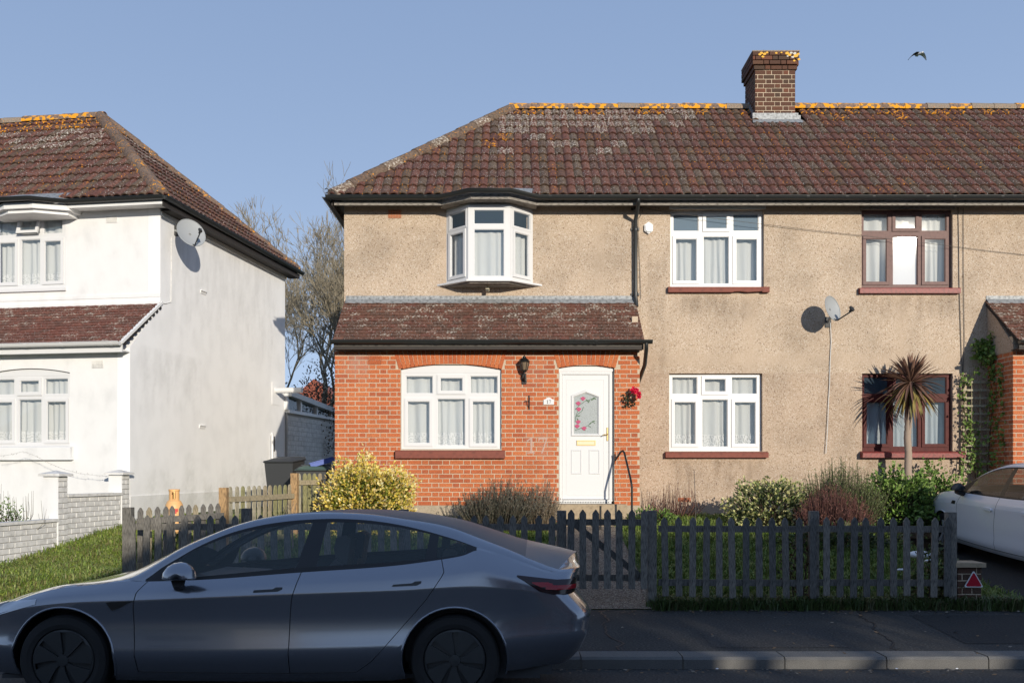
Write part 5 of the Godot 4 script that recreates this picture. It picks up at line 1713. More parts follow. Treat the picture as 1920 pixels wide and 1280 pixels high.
# ---------------------------------------------------------------- the white house on the left, turned a little towards the street
func make_left_house() -> void:
	var FR := Transform3D(Basis(Vector3.UP, deg_to_rad(-9.0)), Vector3(-6.05, 0, -WALL))
	var h := thing("white_house", "white rendered house with hipped tile roof and net-curtained windows", "house", FR.origin, deg_to_rad(-9.0))
	var XL := -6.2
	var gd := 0.95
	var eY := 6.36
	var a := on_plane(-10, 544, FR, 0.0); var b := on_plane(122, 400, FR, 0.0)
	var uw := R(a.x, a.y, b.x, b.y)
	var c := on_plane(-26, 838, FR, gd); var e := on_plane(130, 689, FR, gd)
	var lw := R(c.x, c.y, e.x, e.y)
	var pe := 3.74
	var ptop := on_side(297, 568, FR, 0.0).y
	# walls
	var f := Geo.new()
	f.plate(R(XL, 3.6, -0.22, eY), [uw], -0.22, 0.0)
	part("upper_wall", f, M.white_render, h)
	var l := Geo.new()
	l.X = Transform3D(Basis(), Vector3(0, 0, gd))
	l.plate(R(XL, 0.3, -0.22, pe + 0.2), [lw], -0.22, 0.0)
	part("porch_wall", l, M.white_render, h)
	var s := Geo.new()
	s.X = Transform3D(Basis(Vector3(0, 0, 1), Vector3.UP, Vector3(-1, 0, 0)), Vector3.ZERO)
	s.prism(PackedVector2Array([Vector2(-5.5, 0.3), Vector2(gd + 0.001, 0.3), Vector2(gd + 0.001, pe + 0.05), Vector2(0.001, ptop - 0.03), Vector2(0.001, eY), Vector2(-5.5, eY)]), 0.0, 0.22)
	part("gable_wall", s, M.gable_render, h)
	var pl := Geo.new()
	var p0 := on_side(244, 930, FR, 0.0)
	pl.X = Transform3D(Basis(Vector3(0, 0, -1), Vector3.UP, Vector3(1, 0, 0)), Vector3.ZERO)
	pl.prism(PackedVector2Array([Vector2(-gd - 0.002, 0.3), Vector2(5.5, 0.3), Vector2(5.5, p0.y + 0.05), Vector2(-gd - 0.002, p0.y)]), 0.0, 0.012)
	part("gable_plinth", pl, M.white_render, h)
	var bw := Geo.new()
	bw.box(Vector3(XL, 0.3, -5.5), Vector3(-0.221, eY, -5.28))
	bw.box(Vector3(XL, 0.3, -5.28), Vector3(XL + 0.2, eY, -0.221))
	part("rear_wall", bw, M.gable_render, h)
	var rm := Geo.new()
	rm.box(Vector3(XL + 0.21, 0.7, -5.27), Vector3(-0.225, 0.95, gd - 0.23))
	rm.box(Vector3(XL + 0.21, 3.62, -5.27), Vector3(-0.225, 3.9, gd - 0.23))
	rm.box(Vector3(XL + 0.21, 6.3, -5.27), Vector3(-0.225, 6.35, -0.23))
	part("room_partition", rm, M.room, h)
	# windows
	window(h, Transform3D(Basis(), Vector3(uw.position.x + 0.004, uw.position.y + 0.004, -0.005)), uw.size.x - 0.008, uw.size.y - 0.008, THREE_LIGHT, "upvc", "net_curtain", "window", true, 0.05, true, true, 4)
	var rise := 0.08
	window(h, Transform3D(Basis(), Vector3(lw.position.x + 0.004, lw.position.y + 0.004, gd - 0.05)), lw.size.x - 0.008, lw.size.y - rise - 0.05, THREE_LIGHT, "upvc", "net_curtain")
	var poly := arc_head(lw.position.x + 0.004, lw.end.x - 0.004, lw.end.y - rise - 0.012, rise)
	poly.append(Vector2(lw.end.x - 0.004, lw.end.y - rise - 0.045)); poly.append(Vector2(lw.position.x + 0.004, lw.end.y - rise - 0.045))
	var hd := Geo.new()
	hd.prism(poly, gd - 0.12, gd - 0.045)
	part("arched_head", hd, M.upvc, h)
	# render filling above the arch
	var fill := arc_head(lw.position.x, lw.end.x, lw.end.y - rise, rise)
	fill.append(Vector2(lw.end.x, lw.end.y)); fill.append(Vector2(lw.position.x, lw.end.y))
	var fg := Geo.new()
	fg.prism(fill, gd - 0.2, gd - 0.001)
	part("arch_render", fg, M.white_render, h)
	var sy := on_plane(60, 862, FR, gd + 0.12)
	sill(h, Transform3D(Basis(), Vector3(lw.position.x - 0.08, sy.y, gd + 0.001)), lw.size.x + 0.16, lw.position.y - sy.y - 0.012, 0.09, "white_render")
	var us := Geo.new()
	us.box(Vector3(uw.position.x - 0.02, uw.position.y - 0.05, 0.0), Vector3(uw.end.x + 0.02, uw.position.y + 0.004, 0.05))
	part("window_sill", us, M.upvc, h)
	var bd := Geo.new()
	bd.box(Vector3(XL, on_plane(200, 556, FR, 0.0).y - 0.03, 0.0), Vector3(0.006, on_plane(200, 556, FR, 0.0).y + 0.03, 0.012))
	part("render_band", bd, M.white_render, h)
	for q in [[199, 405, 219, 418, 0.0], [172, 675, 193, 690, gd]]:
		var v0 := on_plane(q[0], q[3], FR, q[4]); var v1 := on_plane(q[2], q[1], FR, q[4])
		air_brick(h, Transform3D(Basis(), Vector3(v0.x, v0.y, float(q[4]) + 0.006)), v1.x - v0.x, v1.y - v0.y, 7, 5, "white_block")
	for q in [[380, 548], [378, 800]]:
		var v := on_side(q[0], q[1], FR, 0.0)
		var vg := Geo.new()
		vg.box(Vector3(0.0, v.y - 0.03, v.z - 0.11), Vector3(0.012, v.y + 0.03, v.z + 0.11))
		vg.box(Vector3(0.012, v.y + 0.012, v.z - 0.11), Vector3(0.03, v.y + 0.03, v.z + 0.11))
		part("wall_vent", vg, M.white_render, h)
	# roof
	var ez := 0.37; var ex := 0.25
	var run := (5.5 + 0.25 + ez) / 2.0
	var ey := 6.405
	var ap := Vector3(ex - run, 9.0, ez - run)
	var SL := Vector2(run, ap.y - ey).length()
	var k := run / SL
	var rf := group_node("roof", h)
	var pale := func(u: float, w: float) -> String:
		if w > 0.86: return "tile_orange"
		if w > 0.6 and rng.randf() < 0.5: return "tile_pale"
		return "tile_spot" if rng.randf() < 0.4 else "tile"
	var x0 := XL - 0.1
	var f1 := slope_frame(Vector3(x0, ey, ez), Vector3.RIGHT, Vector3(0, ap.y - ey, -run))
	roof_tiles(rf, f1, ex - x0, SL, 0.0, k, fmod(ex - x0, TILE_W), 0.0, ex - x0, pale)
	var f2 := slope_frame(Vector3(ex, ey, ez), Vector3(0, 0, -1), Vector3(-run, ap.y - ey, 0))
	roof_tiles(rf, f2, 2 * run, SL, k, k, 0.02, 0.0, 2 * run, pale)
	var ul := Geo.new()
	var q := -0.035
	ul.quad(Vector3(x0, ey + q, ez), Vector3(ex, ey + q, ez), Vector3(ap.x, ap.y + q, ap.z), Vector3(x0, ap.y + q, ap.z))
	ul.tri(Vector3(ex, ey + q, ez), Vector3(ex, ey + q, ez - 2 * run), Vector3(ap.x, ap.y + q, ap.z))
	ul.quad(Vector3(ex, ey + q, ez - 2 * run), Vector3(x0, ey + q, ez - 2 * run), Vector3(x0, ap.y + q, ap.z), Vector3(ap.x, ap.y + q, ap.z))
	part("roof_underlay", ul, M.roof_underlay, rf)
	ridge_run(rf, Vector3(x0, ap.y + 0.05, ap.z), ap + Vector3(0.08, 0.05, 0), Vector3.UP, 0.115, "ridge_tile", 0.45, func(i: int) -> String: return "ridge" if rng.randf() < 0.8 else "hip_mortar", Color(0.22, 0.15, 0.11))
	ridge_run(rf, Vector3(ex - 0.03, ey + 0.05, ez - 0.03), ap + Vector3(0.02, 0.05, 0.02), Vector3.UP, 0.12, "hip_tile", 0.42, func(i: int) -> String: return "tile_orange" if i % 3 == 0 else "tile_spot", Color(0.19, 0.13, 0.095))
	ridge_run(rf, Vector3(ex - 0.03, ey + 0.05, ez - 2 * run + 0.03), ap + Vector3(0.02, 0.05, -0.02), Vector3.UP, 0.12, "hip_tile", 0.42, func(i: int) -> String: return "tile_orange" if i % 3 == 0 else "tile_spot", Color(0.19, 0.13, 0.095))
	# gutters, fascia, canopy over the upper window
	var gu := group_node("gutter", h)
	var gy := 6.385; var gz := ez + 0.05
	var bl := on_plane(-30, 380, FR, gz).x; var b0 := on_plane(-2, 376, FR, gz + 0.28).x; var b1 := on_plane(52, 372, FR, gz + 0.28).x; var br := on_plane(124, 378, FR, gz).x
	var g := Geo.new()
	half_gutter(g, PackedVector3Array([Vector3(x0, gy, gz), Vector3(bl, gy, gz), Vector3(b0, gy, gz + 0.28), Vector3(b1, gy, gz + 0.28), Vector3(br, gy, gz), Vector3(ex + 0.05, gy, gz)]), 0.058)
	part("gutter_trough", g, M.black_gutter, gu)
	var g2 := Geo.new()
	half_gutter(g2, PackedVector3Array([Vector3(ex + 0.05, gy, gz), Vector3(ex + 0.05, gy, ez - 2 * run - 0.05)]), 0.058)
	part("side_gutter", g2, M.black_gutter, gu)
	var ff := Geo.new()
	ff.box(Vector3(x0, gy - 0.115, ez - 0.04), Vector3(ex - 0.02, gy + 0.0, ez - 0.015))
	ff.box(Vector3(x0, gy - 0.085, 0.001), Vector3(ex - 0.021, gy - 0.07, ez - 0.041))
	part("fascia_board", ff, M.white_render, h)
	var fs := Geo.new()
	fs.box(Vector3(ex - 0.019, gy - 0.15, ez - 2 * run), Vector3(ex + 0.004, gy - 0.05, ez - 0.015))
	fs.box(Vector3(0.0, gy - 0.14, ez - 2 * run), Vector3(ex - 0.02, gy - 0.125, -0.001))
	part("side_fascia", fs, M.dark_fascia, h)
	var sofs := Geo.new()
	sofs.box(Vector3(0.002, gy - 0.21, -5.49), Vector3(0.03, gy - 0.141, -0.002))
	part("side_bed_mould", sofs, M.white_render, h)
	var cp := Geo.new()
	cp.X = Transform3D(Basis(Vector3.RIGHT, Vector3(0, 0, 1), Vector3(0, -1, 0)), Vector3(0, 0, 0))
	for lv in [[gy - 0.15, gy - 0.05, 0.0], [gy - 0.21, gy - 0.151, -0.07]]:
		var o: float = lv[2]
		cp.prism(PackedVector2Array([Vector2(bl - o, 0.001), Vector2(bl - o, gz - 0.08 + o), Vector2(b0 - o * 0.4, gz + 0.17 + o), Vector2(b1 + o * 0.4, gz + 0.17 + o), Vector2(br + o, gz - 0.08 + o), Vector2(br + o, 0.001)]), -float(lv[1]), -float(lv[0]))
	part("window_canopy", cp, M.white_render, h)
	var lr := Geo.new()
	lr.quad(Vector3(bl, gy + 0.03, gz - 0.05), Vector3(b0, gy + 0.035, gz + 0.24), Vector3(b0, 6.62, 0.12), Vector3(bl, 6.6, 0.15))
	lr.quad(Vector3(b0, gy + 0.035, gz + 0.24), Vector3(b1, gy + 0.035, gz + 0.24), Vector3(b1, 6.62, 0.12), Vector3(b0, 6.62, 0.12))
	lr.quad(Vector3(b1, gy + 0.035, gz + 0.24), Vector3(br, gy + 0.03, gz - 0.05), Vector3(br, 6.6, 0.15), Vector3(b1, 6.62, 0.12))
	part("canopy_roof", lr, M.lead, h)
	# lean-to over the ground floor window
	var pr := group_node("porch_roof", h)
	var pz := 1.20
	var PE := Vector3(x0, pe + 0.10, pz)
	var pf := slope_frame(PE, Vector3.RIGHT, Vector3(0, ptop - PE.y, -pz))
	var pw := -x0 - 0.0
	var PSL := Vector2(pz, ptop - PE.y).length()
	# laid from the gable end so that those in view stand singly
	var tones := [Color(0.20, 0.072, 0.05), Color(0.17, 0.064, 0.046), Color(0.22, 0.085, 0.056), Color(0.15, 0.068, 0.05), Color(0.19, 0.08, 0.055)]
	var pf2 := Transform3D(pf.basis, PE + Vector3(pw - 4.0, 0, 0))
	plain_tiles(pr, pf2, 4.0, PSL - 0.01, tones, 300, func(u: float, w: float) -> String: return "tile" if rng.randf() < 0.8 else "tile_pale")
	var pu := Geo.new()
	pu.X = pf
	pu.box(Vector3(0, 0.03, -0.06), Vector3(pw - 0.01, PSL, -0.004))
	part("roof_underlay", pu, M.roof_underlay, pr)
	for i in 11:
		var t := (i + 0.5) / 11.0
		var vb := Geo.new()
		vb.X = pf
		vb.box(Vector3(pw - 0.01, t * PSL - 0.03, -0.075), Vector3(pw + 0.022, t * PSL + 0.03, -0.015))
		part("verge_end", vb, M.roof_underlay, pr)
	var vs := Geo.new()
	vs.X = pf
	vs.box(Vector3(pw - 0.02, -0.02, -0.02), Vector3(pw + 0.03, PSL + 0.05, 0.022))
	part("verge_strip", vs, M.white_render, pr)
	var fl := Geo.new()
	fl.box(Vector3(x0, ptop - 0.02, 0.0), Vector3(0.01, ptop + 0.05, 0.03))
	part("flashing", fl, M.white_render, pr)
	var pg := Geo.new()
	half_gutter(pg, PackedVector3Array([Vector3(x0, PE.y - 0.005, pz + 0.06), Vector3(0.01, PE.y - 0.005, pz + 0.06)]), 0.058)
	part("porch_gutter", pg, M.upvc, pr)
	for xx in [-0.12, -0.98, -1.62, -2.3]:
		var j := Geo.new(); gutter_joint(j, Vector3(xx, PE.y - 0.003, pz + 0.06), 0.064)
		part("gutter_joint", j, M.upvc, pr)
	var pfa := Geo.new()
	pfa.box(Vector3(x0, pe - 0.055, pz - 0.05), Vector3(-0.002, PE.y - 0.02, pz - 0.02))
	pfa.box(Vector3(x0, pe - 0.04, gd), Vector3(-0.003, pe - 0.02, pz - 0.051))
	part("porch_fascia", pfa, M.upvc, pr)
	# things fixed to the gable
	var dc := FR * on_side(358, 436, FR, 0.42)
	var dw := FR * on_side(327, 432, FR, 0.0)
	var sd := dish("satellite_dish", "pale satellite dish high on the gable of the white house, throwing a long shadow", dc, Vector3(0.62, 0.42, 0.72), 0.52, dw, "grey_dish")
	var w0 := on_side(362, 480, FR, 0.012)
	var cb := thing("gable_cable", "thin pale cable running down the white gable from the dish to the lean-to roof", "cable", FR * on_side(321, 445, FR, 0.006))
	var cg := Geo.new()
	var cpth := PackedVector3Array()
	for r in [[321, 445], [321, 500], [320, 566], [310, 569], [298, 567]]:
		cpth.append(FR * on_side(r[0], r[1], FR, 0.008) - cb.position)
	cg.tube(cpth, [0.006], 5)
	part("cable_run", cg, M.white_block, cb)
	var wp := thing("waste_pipe", "short white waste pipe low on the rear edge of the white gable", "pipe", FR * on_side(510, 830, FR, 0.04))
	var wg := Geo.new()
	wg.tube(PackedVector3Array([FR * on_side(510, 812, FR, 0.0) - wp.position, FR * on_side(510, 818, FR, 0.05) - wp.position, FR * on_side(510, 905, FR, 0.05) - wp.position]), [0.025], 8)
	part("pipe", wg, M.upvc, wp)
	var og := Geo.new()
	og.tube(PackedVector3Array([FR * on_side(514, 818, FR, 0.02) - wp.position, FR * on_side(514, 846, FR, 0.02) - wp.position]), [0.012], 6)
	part("rod", og, M.black_iron, wp)
	var ov := thing("flue_pipe", "white pipe sticking out of the rear of the white gable above the shed windows", "pipe", FR * on_side(516, 732, FR, 0.0))
	var oo := Geo.new()
	oo.tube(PackedVector3Array([Vector3.ZERO, Vector3(0.62, 0.0, 0.12)]), [0.062], 12)
	part("pipe", oo, M.upvc, ov)
	var oc := Geo.new()
	oc.X = Transform3D(Basis(Vector3.UP, deg_to_rad(-9.0)), Vector3.ZERO)
	oc.box(Vector3(-0.005, -0.32, -0.2), Vector3(0.008, 0.17, 0.2))
	part("patch", oc, M.gable_render, ov)
	make_shed()
	make_garden_wall()

func make_shed() -> void:
	# rear extension running back in line with the gable: painted blocks, a strip of windows, a roof falling to the rear
	var FR := Transform3D(Basis(Vector3.UP, deg_to_rad(-9.0)), Vector3(-6.05, 0, -WALL))
	var s := thing("rear_extension", "low white block extension with a strip of windows behind the white gable", "extension", FR.origin, deg_to_rad(-9.0))
	var side := Transform3D(Basis(Vector3(0, 0, -1), Vector3.UP, Vector3(1, 0, 0)), Vector3(0.06, 0, 0))
	var u0 := 5.51; var u1 := 11.0
	var ys := on_side(580, 780.5, FR, 0.06).y
	var wl := Geo.new()
	wl.X = side
	wl.box(Vector3(u0, 0.4, -0.2), Vector3(u1, ys, -0.008))
	part("mortar_wall", wl, M.white_mortar, s)
	bricks(s, side, R(u0, 0.95, u1, ys - 0.01), [], 0.112, 0.33, ["white_block"], 300, "block", 0.008, false, 0.04)
	var top := func(u: float) -> float: return 3.62 - 0.066 * (u - 5.5)
	var fr := Geo.new()
	fr.X = side
	fr.box(Vector3(u0, ys, -0.12), Vector3(u1, ys + 0.07, 0.05))
	var posts := [u0]
	for x in [564, 594, 621]: posts.append(-on_side(x, 760, FR, 0.06).z)
	posts.append(9.6); posts.append(u1)
	for i in posts.size():
		fr.box(Vector3(posts[i] - 0.045, ys + 0.07, -0.10), Vector3(posts[i] + 0.045, top.call(posts[i]) - 0.09, 0.01))
	part("window_frame", fr, M.upvc, s)
	for i in posts.size() - 1:
		var a: float = posts[i] + 0.04; var b: float = posts[i + 1] - 0.04
		var p := Geo.new()
		p.X = side
		p.quad(Vector3(a, ys + 0.06, -0.04), Vector3(b, ys + 0.06, -0.04), Vector3(b, top.call(b) - 0.08, -0.04), Vector3(a, top.call(a) - 0.08, -0.04))
		part("pane", p, M.pane, s)
	var rf := Geo.new()
	rf.X = side
	rf.prism(PackedVector2Array([Vector2(u0, top.call(u0) - 0.10), Vector2(u1, top.call(u1) - 0.10), Vector2(u1, top.call(u1) + 0.02), Vector2(u0, top.call(u0) + 0.02)]), -0.1, 0.10)
	part("roof_fascia", rf, M.upvc_grey, s)
	var rb := Geo.new()
	rb.X = side
	rb.quad(Vector3(u0, top.call(u0) + 0.025, 0.09), Vector3(u1, top.call(u1) + 0.025, 0.09), Vector3(u1, top.call(u1) + 0.03, -4.0), Vector3(u0, top.call(u0) + 0.03, -4.0))
	part("roof", rb, M.lead, s)
	var bw := Geo.new()
	bw.X = side
	bw.box(Vector3(u0, 0.4, -4.0), Vector3(u1, ys + 0.3, -3.9))
	bw.box(Vector3(u1 - 0.1, 0.4, -3.9), Vector3(u1, ys, -0.21))
	part("rear_wall", bw, M.room, s)

func make_garden_wall() -> void:
	# stepped wall of painted bricks from the house corner towards the street
	var a := -9.0
	var fr := Transform3D(Basis(Vector3.UP, deg_to_rad(a)), Vector3(-6.16, 0, -15.42))
	var w := thing("garden_wall", "stepped white painted brick wall with two capped piers beside the grass", "garden wall", fr.origin, deg_to_rad(a))
	# in its own axes the wall runs along +z; its face looks along +x
	var side := Transform3D(Basis(Vector3(0, 0, -1), Vector3.UP, Vector3(1, 0, 0)), Vector3(0.0, 0, 0))
	var G := func(t: float) -> float: return ground_y(-6.16, 15.42 - t) - 0.15
	var t1 := 1.62; var t2 := 1.84
	var y2 := 1.40; var y1 := 1.06
	for q in [[0.22, t1, y2], [t2, 6.0, y1]]:
		var lo := 0.2 if q[0] > 1.0 else 0.45
		var m := Geo.new()
		m.box(Vector3(-0.10, lo, q[0]), Vector3(-0.008, q[2], q[1]))
		part("mortar_core", m, M.white_mortar, w)
		var rows := int((float(q[2]) - lo) / 0.077)
		bricks(w, side, R(-float(q[1]), float(q[2]) - rows * 0.077, -float(q[0]), q[2]), [], 0.077, 0.215, ["white_block"], 300, "brick", 0.010, false, 0.05, 0.008)
		var cp := Geo.new()
		cp.box(Vector3(-0.13, q[2], q[0]), Vector3(0.03, float(q[2]) + 0.04, q[1]))
		part("coping", cp, M.white_block, w)
	for q in [[0.0, 0.22, 1.72], [t1, t2, 1.70]]:
		var m := Geo.new()
		m.box(Vector3(-0.205, 0.4, float(q[0]) + 0.008), Vector3(0.007, q[2], float(q[1]) - 0.008))
		part("pier_core", m, M.white_mortar, w)
		var rows := int((float(q[2]) - 0.5) / 0.077)
		bricks(w, Transform3D(side.basis, Vector3(0.016, 0, 0)), R(-float(q[1]), float(q[2]) - rows * 0.077, -float(q[0]), q[2]), [], 0.077, 0.215, ["white_block"], 100, "brick", 0.010, false, 0.03)
		var fg := Geo.new()
		fg.box(Vector3(-0.215, 0.4, float(q[1]) - 0.007), Vector3(0.014, q[2], float(q[1]) + 0.006))
		part("pier_front", fg, M.white_render, w)
		var c := Geo.new()
		var zc := (float(q[0]) + float(q[1])) / 2; var xc := -0.10; var hw := 0.165
		c.box(Vector3(xc - hw, q[2], zc - hw), Vector3(xc + hw, float(q[2]) + 0.035, zc + hw))
		var tp := Vector3(xc, float(q[2]) + 0.085, zc)
		var cs := [Vector3(xc - hw, float(q[2]) + 0.035, zc + hw), Vector3(xc + hw, float(q[2]) + 0.035, zc + hw), Vector3(xc + hw, float(q[2]) + 0.035, zc - hw), Vector3(xc - hw, float(q[2]) + 0.035, zc - hw)]
		for i in 4: c.tri(cs[i], cs[(i + 1) % 4], tp)
		part("pier_cap", c, M.white_block, w)
	# a string of little bare lights drooping along the front of the white house
	var sl := thing("wire_string", "thin barbed looking string of lights drooping before the white house wall", "light string", pt(60, 850, 15.0))
	var P := PackedVector3Array()
	var pts := [[-5, 855], [20, 852], [42, 846], [60, 852], [80, 862], [100, 872], [120, 880], [150, 888], [180, 891], [205, 893]]
	for q in pts: P.append(pt(q[0], q[1], 15.35) - sl.position)
	var g := Geo.new()
	g.tube(P, [0.002], 4)
	for i in P.size() - 1:
		for k in 4:
			var at := P[i].lerp(P[i + 1], k / 4.0)
			g.tube(PackedVector3Array([at, at + Vector3(jit(0.02), jit(0.03), 0.01)]), [0.003], 4)
	part("string", g, M.white_mortar, sl)

# ---------------------------------------------------------------- fences, gate, bins and other things in the gardens
func picket_mesh(w: float, h: float, t: float, round_top := false) -> ArrayMesh:
	var key := "picket %d %d %s" % [roundi(w * 1000), roundi(h * 200), round_top]
	if not cache.has(key):
		var g := Geo.new()
		var P: PackedVector2Array
		if round_top:
			P = PackedVector2Array([Vector2(-w / 2, 0), Vector2(w / 2, 0), Vector2(w / 2, h - w * 0.8), Vector2(w * 0.4, h - w * 0.32), Vector2(w * 0.18, h - w * 0.06), Vector2(0, h), Vector2(-w * 0.18, h - w * 0.06), Vector2(-w * 0.4, h - w * 0.32), Vector2(-w / 2, h - w * 0.8)])
		else:
			P = PackedVector2Array([Vector2(-w / 2, 0), Vector2(w / 2, 0), Vector2(w / 2, h - w * 0.62), Vector2(w * 0.10, h - w * 0.06), Vector2(0, h), Vector2(-w * 0.10, h - w * 0.06), Vector2(-w / 2, h - w * 0.62)])
		g.prism(P, -t, 0.0)
		cache[key] = g.mesh()
	return cache[key]

func fence_run(f: Node3D, a: Vector3, b: Vector3, n: int, h: float, w: float, mats: Array, rails: Array, behind := true, round_top := false, first := 0.5) -> void:
	# a and b: picket tops at both ends (world); pickets evenly between
	var along := b - a
	var flat := Vector3(along.x, 0, along.z).normalized()
	var out := flat.cross(Vector3.UP)
	var bas := Basis(flat, Vector3.UP, -out if out.z < 0 else out)
	var o := f.position
	for i in n:
		var p := a.lerp(b, (i + first) / n)
		var hh := h + jit(0.018)
		var x := Transform3D(Basis(bas.z, jit(0.02)) * bas, p - Vector3(0, hh, 0) - o + bas.z * 0.0)
		put("picket", picket_mesh(w + jit(0.002), hh, 0.02, round_top), M[mats[rng.randi_range(0, mats.size() - 1)]], f, x)
	for r in rails:
		var g := Geo.new()
		var l := along.length()
		var dirx := along.normalized()
		var m := Basis(dirx, Vector3.UP, bas.z)
		g.X = Transform3D(m, a - o - Vector3(0, r, 0) + bas.z * (-0.055 if behind else 0.001))
		g.box(Vector3(0, -0.036, 0), Vector3(l, 0.036, 0.034))
		part("rail", g, M[mats[0]] if r < 0.5 else M[mats[mats.size() - 1]], f)

func fence_post(f: Node3D, top: Vector3, h: float, m: String, w := 0.095) -> void:
	var g := Geo.new()
	g.box(Vector3(-w / 2, -h, -w / 2), Vector3(w / 2, 0, w / 2))
	part("post", g, M[m], f, Transform3D(Basis(Vector3.UP, jit(0.05)), top - f.position))

func make_fences() -> void:
	var sl := ["slate_wood_0", "slate_wood_1", "slate_wood_2"]
	var D := 10.9
	# right of the gate
	var f := thing("picket_fence", "weathered grey picket fence between the gate and the driveway", "fence", Vector3(fx(1500, D), ground_y(2, D), -D), 0.0, "front garden picket fences")
	for s in [[1236, 1513, 11], [1513, 1790, 11]]:
		fence_run(f, pt(s[0], 969, D - 0.03), pt(s[1], 970, D - 0.03), s[2], 0.905, 0.073, sl, [0.135, 0.745])
	for q in [[1222, 957], [1526, 958], [1783, 960]]:
		fence_post(f, pt(q[0], q[1], D + 0.06), 1.15, "slate_wood_1", 0.10)
	# left of the gate
	var l := thing("picket_fence", "weathered grey picket fence behind the parked grey car", "fence", Vector3(fx(640, D), ground_y(-2, D), -D), 0.0, "front garden picket fences")
	for s in [[236, 452, 9], [452, 752, 12], [752, 1046, 12]]:
		fence_run(l, pt(s[0], 965, D - 0.03), pt(s[1], 966, D - 0.03), s[2], 0.905, 0.073, sl, [0.135, 0.745])
	for q in [[240, 951], [462, 953], [757, 955], [1053, 957]]:
		fence_post(l, pt(q[0], q[1], D + 0.06), 1.1, "slate_wood_0", 0.10)
	# gate
	var g := thing("garden_gate", "grey picket garden gate with diagonal brace in front of the white door", "gate", Vector3(fx(1138, D), ground_y(1, D), -D))
	for x in [1070, 1093, 1116, 1139, 1162, 1185, 1208]:
		put("picket", picket_mesh(0.077, 0.90, 0.02), M[sl[rng.randi_range(0, 2)]], g, Transform3D(Basis(Vector3.BACK, jit(0.01)), pt(x, 955, D - 0.03) - Vector3(0, 0.90, 0) - g.position))
	for y in [979, 1083]:
		var r := Geo.new()
		r.box(pt(1062, y + 6, D + 0.03) - g.position - Vector3(0, 0, 0.02), pt(1215, y - 6, D + 0.03) - g.position + Vector3(0, 0, 0.015))
		part("gate_rail", r, M.slate_wood_0, g)
	var br := Geo.new()
	var p0 := pt(1078, 983, D + 0.02) - g.position; var p1 := pt(1200, 1080, D + 0.02) - g.position
	var dd := (p1 - p0).normalized()
	br.X = Transform3D(Basis(dd, Vector3(0, 0, 1).cross(dd), Vector3(0, 0, 1)), p0)
	br.box(Vector3(0, -0.035, -0.012), Vector3(p0.distance_to(p1), 0.035, 0.012))
	part("brace", br, M.slate_wood_2, g)
	# boundary fence running back towards the passage
	var ms := ["mossy_wood_0", "mossy_wood_1", "mossy_wood_2"]
	var b := thing("boundary_fence", "mossy brown picket fence slanting back from the street corner to the passage", "fence", Vector3(fx(330, 11.8), ground_y(-4, 11.8), -11.8))
	fence_run(b, pt(255, 952, 11.2), pt(416, 943, 12.45), 11, 0.85, 0.072, ["slate_wood_1", "mossy_wood_0"], [0.16, 0.68], false, false)
	fence_post(b, pt(419, 914, 12.5), 1.25, "orange_wood", 0.10)
	fence_run(b, pt(428, 912, 12.6), pt(548, 908, 14.2), 12, 0.98, 0.072, ms, [0.17, 0.75], false, true)
	fence_post(b, pt(552, 887, 14.25), 1.3, "orange_wood", 0.10)
	fence_run(b, pt(558, 887, 14.3), pt(604, 887, 14.75), 5, 1.12, 0.068, ms, [0.14, 0.8], false, true)
	# low pier with a reflecting triangle
	var pr := thing("brick_pier", "low dark brick pier with flat stone cap at the driveway edge", "brick pier", Vector3(fx(1817, 10.95), ground_y(5.2, 10.95), -10.95))
	var o := pr.position
	var px0 := fx(1796, 10.95); var px1 := fx(1842, 10.95); var pty := fy(1063, 10.95)
	var c := Geo.new()
	c.box(Vector3(px0 + 0.008, 0.0, -11.2) - o, Vector3(px1 - 0.008, pty, -10.958) - o)
	part("mortar_core", c, M.mortar, pr)
	bricks(pr, Transform3D(Basis(), Vector3(0, 0, -10.95) - o), R(px0, pty - 0.0775 * 5, px1, pty), [], 0.0775, 0.215, ["brown_brick_2", "brown_brick_4", "brown_brick_0"], 60)
	bricks(pr, Transform3D(Basis(Vector3(0, 0, -1), Vector3.UP, Vector3(1, 0, 0)), Vector3(px1, 0, 0) - o), R(10.955, pty - 0.0775 * 5, 11.2, pty), [], 0.0775, 0.215, ["brown_brick_2", "brown_brick_4"], 60)
	var cp := Geo.new()
	cp.box(Vector3(px0 - 0.035, pty, -11.25) - o, Vector3(px1 + 0.03, pty + 0.05, -10.91) - o)
	part("pier_cap", cp, M.step_stone, pr)
	var tr := thing("reflective_triangle", "red warning triangle with white border fixed to the low brick pier", "reflector", pt(1826, 1090, 10.94))
	for q in [[0.122, 0.0, 0.008, "white_print"], [0.098, 0.008, 0.011, "red_reflector"]]:
		var tg := Geo.new()
		var r: float = q[0]
		var P := PackedVector2Array()
		for k in 3:
			var an := PI / 2 + TAU * k / 3.0
			for s in 5:
				var a2 := an - 1.0 + 2.0 * s / 4.0
				P.append(Vector2(cos(an), sin(an)) * r * 0.86 + Vector2(cos(a2), sin(a2)) * 0.012)
		tg.prism(P, q[1], q[2])
		part("border" if r > 0.11 else "red_face", tg, M[q[3]], tr)

